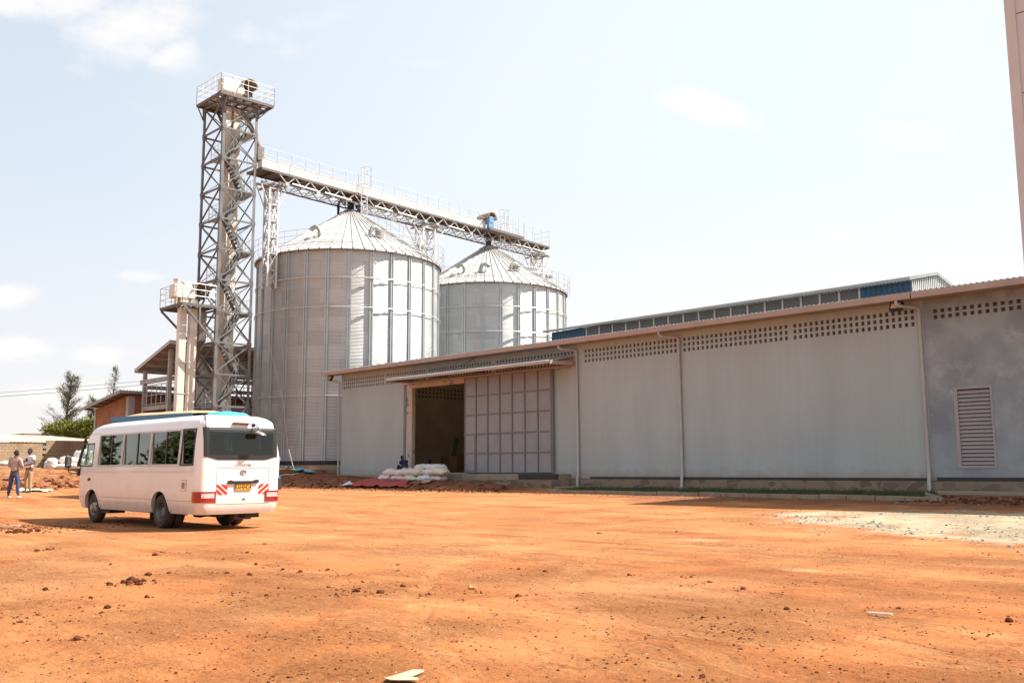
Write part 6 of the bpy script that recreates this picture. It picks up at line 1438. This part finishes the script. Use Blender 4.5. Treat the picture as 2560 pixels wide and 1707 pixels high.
# ------------------------------------------------------------------ sacks
def sackmat(n, a, b, c3=None): return pm(n, a, b, 2.5, .75, 0, .35, 22, c3=c3, s3=2.2, lo3=.56, hi3=.62) if c3 else pm(n, a, b, 2.5, .75, 0, .35, 22)
SK = [sackmat('sack_white', (.68, .66, .64), (.58, .55, .52)), sackmat('sack_pinkish', (.66, .55, .50), (.70, .64, .60)), sackmat('sack_yellowish', (.58, .55, .40), (.66, .64, .54)), sackmat('sack_pink_striped', (.66, .60, .55), (.62, .56, .50), (.62, .25, .28)), sackmat('sack_green', (.42, .62, .30), (.55, .68, .42))]
def sack(loc, L_, Wd, Hh, rz, m, label, group, upright=False):
    vs = []; fs = []; nu, nv = 26, 14; sd_ = random.uniform(0, 99)
    for j in range(nv+1):
        t = -1+2*j/nv; e = (1-abs(t)**3.2)**.5 if abs(t) < 1 else 0; e = max(e, .10 if abs(t) > .9 else e)
        for i in range(nu):
            a = 2*math.pi*i/nu; c, s = math.cos(a), math.sin(a); c = math.copysign(abs(c)**.75, c); s = math.copysign(abs(s)**.85, s)
            hf = .10 if abs(t) >= .99 else e; wf = .70 if abs(t) >= .99 else .55+.45*e
            v = Vector((t*L_/2, c*Wd/2*wf, s*Hh/2*hf)); n_ = noise.fractal(v*4+Vector((sd_, 0, 0)), 1, 2, 3)
            v += Vector((0, 0, 1))*n_*.05*Hh/.3+Vector((0, 1, 0))*n_*.02; v.z += .03*noise.noise(Vector((t*9+sd_, a, 0)))*abs(t)**2
            if v.z < -Hh*.40: v.z = -Hh*.40
            if upright: v = Vector((v.z, v.y, v.x))
            vs.append(v)
    fs = [(j*nu+i, j*nu+(i+1) % nu, (j+1)*nu+(i+1) % nu, (j+1)*nu+i) for j in range(nv) for i in range(nu)]+[tuple(range(nu-1, -1, -1)), tuple(nv*nu+i for i in range(nu))]
    o = MB().add(vs, fs).build('grain_sack', m, None, org=(0, 0, 0), smooth=True); o.location = loc; o.rotation_euler = (0, random.uniform(-.04, .04) if not upright else 0, rz); tag(o, label, 'sack', group); return o
GS1 = 'filled sacks piled in front of the warehouse door'
rowA = [(-44.4, 1.1, 0, 'leftmost cream sack of the bottom row lying on the red tarp', 2), (-43.25, 1.15, 3, 'pink banded sack, second in the bottom row', 0), (-41.95, 1.45, 2, 'long cream sack, third in the bottom row beside the blue cloth', 0), (-40.75, 1.05, 0, 'white sack, fourth in the bottom row', 0), (-39.85, .85, 1, 'small pale sack at the right end of the bottom row', 0)]
for x, L_, m, lb_, _ in rowA: sack((x, 32.9+random.uniform(-.1, .08), .79), L_*1.03, .66, .43, random.uniform(-.22, .22), SK[m], lb_, GS1)
rowB = [(-43.95, 1.0, 1, 'pinkish sack at the left end of the second row'), (-43.1, 1.0, 1, 'pale sack, second in the second row'), (-42.25, 1.05, 1, 'pink bellied sack, third in the second row'), (-41.45, .95, 2, 'yellow bottomed sack in the middle of the second row'), (-40.55, 1.05, 0, 'greyish white sack, second from the right in the second row'), (-39.7, 1.15, 2, 'fat yellowish sack sticking out at the right end of the second row')]
for x, L_, m, lb_ in rowB: sack((x, 32.97+random.uniform(-.1, .1), 1.13+random.uniform(-.02, .03)), L_*1.04, .66, .42, random.uniform(-.28, .28), SK[m], lb_, GS1)
for x, L_, lb_ in ((-41.65, .95, 'white sack on top of the pile, left of the other two'), (-40.9, .85, 'creased white sack on top of the pile, in the middle'), (-40.15, 1.1, 'white sack on top of the pile at the right')): sack((x, 33.2, 1.42), L_, .60, .32, random.uniform(-.3, .3), SK[0], lb_, GS1)
GS2 = 'big white sacks heaped by the block wall'
RT = Vector((.695, .719, 0)); FW = Vector((-.719, .695, 0)); P0 = Vector((-61.1, 20.2, 1.44))
def at(cx_, cz_, dd=0): return P0+RT*((cx_-1100)/8.71*.0244)+FW*dd+Vector((0, 0, (800-cz_)/8.71*.0244))
az = math.atan2(.719, .695)
for cx_, cy_, dd, L_, Wd, Hh, m, up_, lb_ in ((1130, 690, 0, .72, .75, .62, 3, True, 'upright white sack with a pink band standing at the front of the heap'), (965, 720, .5, .55, .5, .45, 0, True, 'small slumped white sack at the far left of the heap'),
    (1375, 615, .6, 1.0, .6, .46, 1, False, 'plump pinkish sack lying in the second layer of the heap'), (1340, 750, .2, .75, .6, .34, 0, False, 'white sack in the bottom layer right of the upright one'), (1530, 750, .3, .85, .6, .36, 1, False, 'pinkish sack in the bottom layer next to the bus mirror'),
    (1590, 490, 1.4, 1.1, .8, .58, 0, False, 'large white sack on the top of the heap'), (1600, 650, .8, 1.0, .6, .45, 1, False, 'pale sack under the large top one'), (1850, 520, 1.2, .9, .7, .6, 4, False, 'green tinted sack seen through the driver side window of the bus'), (1960, 620, 1.0, .9, .6, .5, 0, False, 'white sack right of the green one behind the bus'), (1820, 700, .6, 1.0, .6, .45, 4, False, 'lower green tinted sack behind the front of the bus'),
    (90, 690, .5, 1.1, .8, .26, 2, False, 'flattened yellowish sack left of the two standing people'), (40, 650, 1.0, 1.0, .7, .22, 0, False, 'folded white sack on top of the flattened yellowish one')):
    sack(at(cx_, cy_, dd), L_, Wd, Hh, az+random.uniform(-.2, .2), SK[m], lb_, GS2, up_)

# ------------------------------------------------------------------ tarps and sheets lying on the ground
def drape(name, quad_, m, label, cat, nx_=26, ny_=16, amp=.05, lift=.03, fn=None):
    A1, B1, C1_, D1 = [Vector((q[0], q[1], 0)) for q in quad_]; vs = []; sd_ = random.uniform(0, 50)
    for j in range(ny_+1):
        for i in range(nx_+1):
            u, v = i/nx_, j/ny_; p = (A1*(1-u)+B1*u)*(1-v)+(D1*(1-u)+C1_*u)*v; w = noise.fractal(Vector((p.x*1.6+sd_, p.y*1.6, 0)), 1, 2, 4)
            e = .16*noise.noise(Vector((p.x*2.3, p.y*2.3, sd_))) if (i in (0, nx_) or j in (0, ny_)) else 0
            x, y = p.x+e, p.y+e; z = max(zg(x, y), zg0(x, y))+lift+abs(w)*amp*2
            if fn: z = fn(x, y, z)
            vs.append((x, y, z))
    fs = [(j*(nx_+1)+i, j*(nx_+1)+i+1, (j+1)*(nx_+1)+i+1, (j+1)*(nx_+1)+i) for j in range(ny_) for i in range(nx_)]
    o = MB().add(vs, fs).build(name, m, None, org=tuple((A1+C1_)/2+Vector((0, 0, zg((A1+C1_).x/2, (A1+C1_).y/2)))), smooth=True); md = o.modifiers.new('t', 'SOLIDIFY'); md.thickness = .008; md.offset = 1; tag(o, label, cat); return o
drape('red_tarp', [(-45.2, 32.75), (-42.2, 32.75), (-39.3, 30.45), (-44.7, 30.40)], pm('tarp_red', (.42, .055, .04), (.34, .04, .03), 1.5, .6, 0, .2, 10), 'red tarpaulin spread down the dirt bank below the sacks', 'tarpaulin', 36, 22, .06, .10)
drape('blue_cloth', [(-42.3, 32.65), (-41.2, 32.7), (-41.4, 32.35), (-42.2, 31.3)], pm('cloth_blue', (.06, .13, .28), (.04, .09, .20), 3, .7), 'crumpled dark blue cloth at the right edge of the red tarpaulin', 'cloth', 12, 12, .07, .10)
drape('blue_cloth', [(-40.3, 32.55), (-39.5, 32.6), (-39.5, 32.3), (-40.3, 32.3)], MATS['cloth_blue'], 'small dark blue cloth under the right end of the sack pile', 'cloth', 8, 6, .06, .04)
drape('cyan_tarp', [(-57.6, 33.9), (-53.9, 34.0), (-53.7, 34.6), (-57.0, 34.6)], pm('tarp_cyan', (.06, .42, .60), (.10, .55, .72), 2.5, .4), 'bright light blue tarpaulin bunched at the foot of the nearer silo', 'tarpaulin', 26, 10, .07, .12)
drape('plastic_sheet', [(-41.5, 12.35), (-40.6, 13.3), (-41.3, 13.8), (-42.2, 12.9)], pm('sheet_pale_green', (.62, .66, .42), (.70, .70, .60), 2.5, .5), 'crumpled pale green and white plastic sheet on the dirt behind the two people', 'sheet', 20, 12, .06, .03)
drape('cardboard_scrap', [(-39.5, 31.2), (-38.6, 31.3), (-38.7, 31.7), (-39.3, 31.6)], pm('card_brown', (.45, .32, .22), (.38, .27, .18), 3, .9), 'torn brown cardboard piece lying on the dark dirt bank', 'cardboard', 5, 4, .03, .08)
drape('plastic_sheet', [(-45.9, 30.75), (-45.1, 30.65), (-45.0, 31.1), (-45.7, 31.1)], pm('bag_blue_white', (.50, .55, .70), (.70, .70, .72), 8, .5), 'small blue and white plastic bag at the left end of the red tarpaulin', 'plastic bag', 8, 6, .08, .03)
# flat debris
def flat(name, pts, z, th, m, label, cat):
    cx_ = sum(p[0] for p in pts)/len(pts); cy_ = sum(p[1] for p in pts)/len(pts); mb = MB(); zz0 = zg(cx_, cy_)+z; mb.prism(pts, 'z', zz0, zz0+th); o = mb.build(name, m, None, org=(cx_, cy_, zz0)); return tag(o, label, cat)
CARD = pm('pale_board', (.50, .375, .24), (.42, .31, .19), 9, .85, 0, .5, 30)
flat('cardboard_strip', [(-5.15, 3.82), (-5.23, 4.11), (-5.17, 4.16), (-5.13, 4.12), (-5.02, 3.84)], .012, .006, CARD, 'longer arm of the torn pale cardboard lying at the bottom of the yard', 'cardboard')
flat('cardboard_strip', [(-5.12, 3.79), (-5.13, 3.86), (-5.04, 3.94), (-4.96, 3.95), (-4.92, 3.90), (-5.05, 3.79)], .020, .006, CARD, 'shorter arm of the torn pale cardboard at the bottom of the yard', 'cardboard')
mb = MB(); z_ = zg(-4.1, 8.55)+.02; mb.bar((-4.20, 8.58, z_), (-3.96, 8.54, z_+.015), .03, .012); tag(mb.build('wood_stick', pm('pale_wood', (.68, .60, .50), None, rough=.7), org=(-4.1, 8.55, z_)), 'short pale stick lying alone on the right foreground dirt', 'stick')
mb = MB(); z_ = zg(-8.24, 7.28); 
for i, (dx, dy, r_) in enumerate(((0, 0, .026), (.04, .03, .022), (-.02, .05, .02))): mb.lathe([(.004, -r_), (r_*.8, -r_*.5), (r_, 0), (r_*.8, r_*.5), (.004, r_)], (-8.24+dx, 7.28+dy, z_+r_*.8), 10)
tag(mb.build('fruit_peel', pm('yellow_peel', (.62, .30, .07), (.5, .22, .05), 9, .6), org=(-8.24, 7.28, z_), smooth=True), 'yellow fruit remains on the dirt in the middle foreground', 'fruit')
mb = MB(); z_ = zg(-24.5, 7.6)+.03; mb.bar((-25.3, 7.2, z_), (-24.9, 7.6, z_+.02), .10, .02); tag(mb.build('wood_plank', MATS['pale_wood'], org=(-24.2, 7.9, z_)), 'pale plank lying at the tip of the bus shadow', 'plank')
mb = MB(); pts = [(-54.2+.45*t, 31.3+.9*t*t*.35, zg(-54.2+.45*t, 31.3+.315*t*t)+.06+.04*t) for t in [i/3 for i in range(7)]]; mb.tube(pts, .03, 6); tag(mb.build('plastic_pipe', pm('pipe_white', (.6, .58, .55), None, rough=.5), org=pts[0], smooth=True), 'bent white plastic pipe sticking out of the dark dirt bank', 'pipe')
mb = MB(); mb.tube([(-59.6, 34.3, 1.62), (-58.6, 34.1, 1.42), (-57.7, 33.9, 1.28)], .02, 5); tag(mb.build('plastic_pipe', MATS['pipe_white'], org=(-58.6, 34.1, 1.4)), 'thin pale pipe leaning against the silo footing beside the light blue tarpaulin', 'pipe')
mb = MB(); mb.bar((-62.9, 22.0, 1.50), (-62.0, 19.0, 1.47), .5, .06); tag(mb.build('wood_plank', CARD, org=(-62.4, 20.5, 1.5)), 'flat pale board on the dirt ledge left of the white sacks', 'plank')
# things in the doorway
BX = pm('brown_cabinet', (.17, .075, .035), (.14, .06, .03), 3, .6)
cbn = thing('wooden_cabinet', (-45.5, 38.6, 1.1), 'brown wooden cabinet standing inside the warehouse door', 'cabinet')
mb = MB(); mb.box(-46.1, -44.6, 38.3, 39.1, 1.12, 2.1); mb.build('carcass', BX, cbn, bevel=.02)
mb = MB(); mb.box(-46.05, -45.38, 38.27, 38.298, 1.2, 2.04); mb.build('cabinet_door', BX, cbn); mb = MB(); mb.box(-45.33, -44.65, 38.27, 38.298, 1.2, 2.04); mb.build('cabinet_door', BX, cbn)
mb = MB(); mb.bar((-47.2, 40.0, 1.1), (-47.6, 40.9, 3.3), .28, .06); tag(mb.build('leaning_board', pm('dark_board', (.05, .06, .05), None, rough=.7), org=(-47.2, 40, 1.1)), 'dark board leaning upright inside the warehouse behind the cabinet', 'board')
for i, (a, b) in enumerate((((-48.5, 37.5), (-46.4, 38.2)), ((-49, 38.3), (-46.6, 37.6)), ((-48.2, 37.2), (-45.9, 37.4)), ((-47.8, 38.6), (-46.5, 37.2)), ((-49.4, 38.9), (-47.6, 37.0)))):
    mb = MB(); mb.bar((*a, 1.17+.09*i), (*b, 1.22+.10*i), .18, .08); tag(mb.build('timber_offcut', pm('grey_timber', (.10, .09, .08), (.16, .13, .10), 3, .9), org=(*a, 1.15)), 'dark timber offcut in the heap on the warehouse floor', 'timber', 'timber offcuts heaped inside the door')
mb = MB(); mb.lathe([(.0, 0), (.17, 0), (.21, .42), (.19, .42), (.16, .02)], (-44.05, 35.6, 1.45), 20, caps=False); bk = mb.build('bucket', BLACK, org=(-44.05, 35.6, 1.45), smooth=True); tag(bk, 'black bucket stacked on a white pail inside the door jamb', 'bucket')
mb = MB(); mb.lathe([(.0, 0), (.16, 0), (.19, .34), (.175, .34), (.15, .02)], (-44.05, 35.6, 1.10), 20, caps=False); tag(mb.build('bucket', pm('pail_white', (.55, .53, .50), None, rough=.5), org=(-44.05, 35.6, 1.1), smooth=True), 'white pail under the black bucket at the door jamb', 'bucket')

# ------------------------------------------------------------------ stones and clods
CLOD = pm('clod_dark', (.075, .022, .011), (.14, .046, .021), 6, .95, 0, .5, 40, spec=.08); CLODL = pm('clod_light', (.30, .13, .06), (.20, .080, .036), 8, .95, 0, .4, 40, spec=.08); STONEG = pm('stone_grey', (.13, .12, .11), (.24, .21, .19), 6, .9)
def rock(r, sd_, flat_=.6):
    bm = bmesh.new(); bmesh.ops.create_icosphere(bm, subdivisions=2, radius=r)
    for v in bm.verts: n_ = noise.fractal(v.co/r*1.3+Vector((sd_, 0, 0)), 1, 2, 3); v.co *= 1+.45*n_; v.co.z *= flat_
    me = bpy.data.meshes.new('rock'); bm.to_mesh(me); bm.free(); return me
CL = [(-15.83, 9.0, 0.05), (-14.41, 7.88, 0.034), (-13.64, 7.07, 0.025), (-12.58, 7.03, 0.03), (-12.14, 7.14, 0.026), (-11.61, 6.89, 0.034), (-11.2, 6.91, 0.033), (-11.14, 7.29, 0.027), (-11.0, 8.37, 0.038), (-10.38, 7.9, 0.027), (-14.11, 5.56, 0.031), (-12.38, 5.65, 0.04), (-12.37, 5.37, 0.043), (-12.12, 6.08, 0.025), (-11.91, 6.09, 0.018), (-11.36, 6.26, 0.036), (-9.73, 6.86, 0.025), (-9.57, 6.29, 0.031), (-9.33, 6.24, 0.036), (-8.96, 5.98, 0.03), (-9.03, 6.29, 0.043), (-9.21, 6.46, 0.021), (-8.84, 6.04, 0.02), (-8.76, 6.42, 0.04), (-8.78, 6.47, 0.03), (-9.01, 6.93, 0.031), (-8.23, 6.7, 0.034), (-8.19, 6.54, 0.024), (-7.9, 7.14, 0.019), (-9.89, 5.82, 0.021), (-9.43, 5.4, 0.032), (-9.84, 5.23, 0.031), (-10.21, 4.43, 0.033), (-9.74, 3.83, 0.043), (-9.93, 3.63, 0.024), (-9.87, 3.08, 0.019), (-9.72, 3.19, 0.035), (-9.37, 2.92, 0.022), (-9.44, 3.65, 0.019), (-8.12, 2.96, 0.036), (-9.08, 3.2, 0.013), (-8.3, 2.81, 0.012), (-9.33, 4.84, 0.017), (-9.08, 5.62, 0.012), (-10.48, 7.02, 0.012), (-10.92, 6.64, 0.015), (-11.71, 4.89, 0.075), (-11.7, 3.89, 0.045), (-11.46, 4.74, 0.034), (-23.14, 7.05, 0.144), (-22.6, 7.05, 0.076), (-15.1, 6.65, 0.053), (-11.79, 6.17, 0.03), (-15.57, 6.97, 0.035), (-17.53, 5.87, 0.059), (-17.42, 5.62, 0.05), (-6.0, 3.36, 0.011), (-5.66, 3.42, 0.011), (-6.43, 3.06, 0.01), (-7.1, 4.16, 0.009), (-7.36, 3.78, 0.011), (-6.91, 4.17, 0.009), (-7.53, 4.03, 0.01), (-6.6, 4.48, 0.007), (-10.64, 4.0, 0.023), (-6.79, 3.74, 0.007), (-7.58, 6.61, 0.011), (-15.19, 7.22, 0.031), (-9.41, 9.19, 0.03), (-8.96, 9.23, 0.024), (-7.81, 9.57, 0.028), (-7.21, 9.85, 0.022), (-6.64, 9.62, 0.037), (-6.04, 9.38, 0.028), (-5.65, 9.33, 0.012), (-4.89, 8.33, 0.027), (-4.19, 9.18, 0.032), (-3.14, 9.03, 0.035), (-7.42, 7.23, 0.028), (-5.19, 7.39, 0.019), (-5.13, 7.21, 0.016), (-4.81, 7.27, 0.02), (-4.77, 6.92, 0.013), (-4.59, 6.97, 0.013), (-4.08, 6.56, 0.011), (-4.38, 6.76, 0.011), (-3.76, 5.33, 0.022), (-3.25, 6.19, 0.014), (-4.39, 5.57, 0.015), (-4.57, 5.3, 0.01), (-4.43, 5.33, 0.011), (-3.61, 6.24, 0.01), (-4.94, 6.24, 0.009), (-4.41, 9.11, 0.014), (-4.63, 12.82, 0.016), (-12.09, 19.21, 0.031), (-12.28, 16.66, 0.028), (-13.21, 15.21, 0.028), (-7.83, 14.75, 0.023), (-5.81, 15.79, 0.023), (-5.61, 15.47, 0.019), (-5.73, 10.06, 0.011), (-6.66, 9.08, 0.01), (-7.12, 9.93, 0.025), (-3.02, 8.21, 0.01), (-3.59, 7.96, 0.01)]
protos = []
for k in range(9):
    me = rock(1.0, k*7.3, .85); me.materials.append(CLOD if k % 4 else CLODL); protos.append(me)
for i, (x, y, s) in enumerate(CL):
    if s >= .10: continue
    o = bpy.data.objects.new('dirt_clod', protos[i % 9]); COL.objects.link(o); s *= random.uniform(.62, .98); o.scale = (s*random.uniform(.9, 1.5), s*random.uniform(.8, 1.2), s*.9); o.rotation_euler = (0, 0, random.uniform(0, 6.28)); o.location = (x, y, zg(x, y)+s*.26)
    tag(o, 'small dried clod of dark red soil lying loose on the open yard', 'clod', 'dried soil clods scattered over the yard')
for (x, y, s, lb_) in ((-23.14, 7.05, .13, 'broad low heap of dark soil left of the bus shadow'), (-11.7, 4.9, .09, 'splayed dark clod patch in the left foreground')):
    mb = MB()
    for k in range(26):
        a = random.uniform(0, 6.28); r_ = abs(random.gauss(0, s*1.6)); me = protos[k % 9]; q = s*random.uniform(.18, .5); c = Vector((x+r_*math.cos(a)*1.6, y+r_*math.sin(a), 0)); c.z = zg(c.x, c.y)+q*.2
        mb.add([c+v.co*q for v in me.vertices], [tuple(p.vertices) for p in me.polygons])
    tag(mb.build('soil_heap', CLOD, org=(x, y, zg(x, y))), lb_, 'soil heap', kind='stuff')
def scatter(name, n, fn, m, rmin, rmax, pw=3):
    mb = MB(); tet = [Vector(v) for v in ((1, 0, -.3), (-.5, .87, -.3), (-.5, -.87, -.3), (.1, .1, .8), (-.7, 0, .35), (.5, -.5, .5))]
    fsx = [(0, 1, 3), (1, 4, 3), (1, 2, 4), (2, 5, 4), (4, 5, 3), (0, 3, 5), (0, 5, 2), (0, 2, 1)]
    for i in range(n):
        q = fn()
        if q is None: continue
        x, y = q; r_ = rmin+(rmax-rmin)*random.random()**pw; a = random.uniform(0, 6.28); c = Vector((x, y, zg(x, y)+r_*.12)); ca, sa = math.cos(a), math.sin(a); fl = random.uniform(.4, .8)
        mb.add([c+Vector(((v.x*ca-v.y*sa)*r_, (v.x*sa+v.y*ca)*r_, v.z*r_*fl)) for v in tet], fsx)
    o = mb.build(name, m, None, org=(0, 0, 0)); tag(o, kind='stuff'); return o
def f_patch():
    u = random.uniform(-1.1, .9); v = -abs(random.gauss(.70, .28)) if random.random() < .72 else random.uniform(-.8, 1)
    x = -5.5+6.6*u; y = 21.9+4.3*v*math.sqrt(max(.15, 1-min(1, u*u))) - (x+5.5)*.25
    return (x-1, y) if noise.noise(Vector((x*.9, y*.9, 8))) > -.12 else None
scatter('gravel', 1500, f_patch, STONEG, .015, .055)
def f_yard():
    d = 3.2+26*random.random()**2.2; a = YAW+random.uniform(-.62, .62); x, y = -math.sin(a)*d, math.cos(a)*d
    return (x, y) if noise.noise(Vector((x*.45, y*.45, 3))) > random.uniform(-.5, .35) else None
scatter('pebbles', 16000, f_yard, CLODL, .004, .018, 4); scatter('pebbles', 18000, f_yard, CLOD, .004, .017, 4); 
scatter('pale_pebbles', 2600, f_yard, pm('pebble_pale', (.55, .36, .24), (.62, .46, .34), 9, .9), .003, .012)
scatter('rubble', 1500, lambda: (random.uniform(-62, -32), random.gauss(29.6, .45)), CLODL, .03, .14); scatter('rubble', 700, lambda: (random.uniform(-62, -32), 29.5+abs(random.gauss(0, 1.4))), CLOD, .03, .17)
scatter('rubble', 1600, lambda: (-42.3-abs(random.gauss(0, 4)), random.uniform(6, 22)), CLOD, .03, .20); scatter('rubble', 1000, lambda: (-42.3-abs(random.gauss(0, 4)), random.uniform(6, 22)), CLODL, .03, .16)
scatter('rubble', 160, lambda: (random.uniform(-14, -5), random.uniform(28.2, 31.5)), STONEG, .02, .09); scatter('rubble', 900, lambda: (random.uniform(-13, -4), random.uniform(28.9, 32)), CLOD, .02, .11); scatter('rubble', 500, lambda: (random.uniform(-33, -14), random.uniform(28.7, 30.05)), CLODL, .015, .07)
def crumbs():
    x, y, s_ = random.choice(CL); return (x+random.gauss(0, .10), y+random.gauss(0, .13))
scatter('rubble', 1500, crumbs, CLOD, .004, .020, 2)
scatter('rubble', 500, lambda: (random.gauss(-24.5, 1.2), random.gauss(7.6, .9)), CLOD, .01, .05)
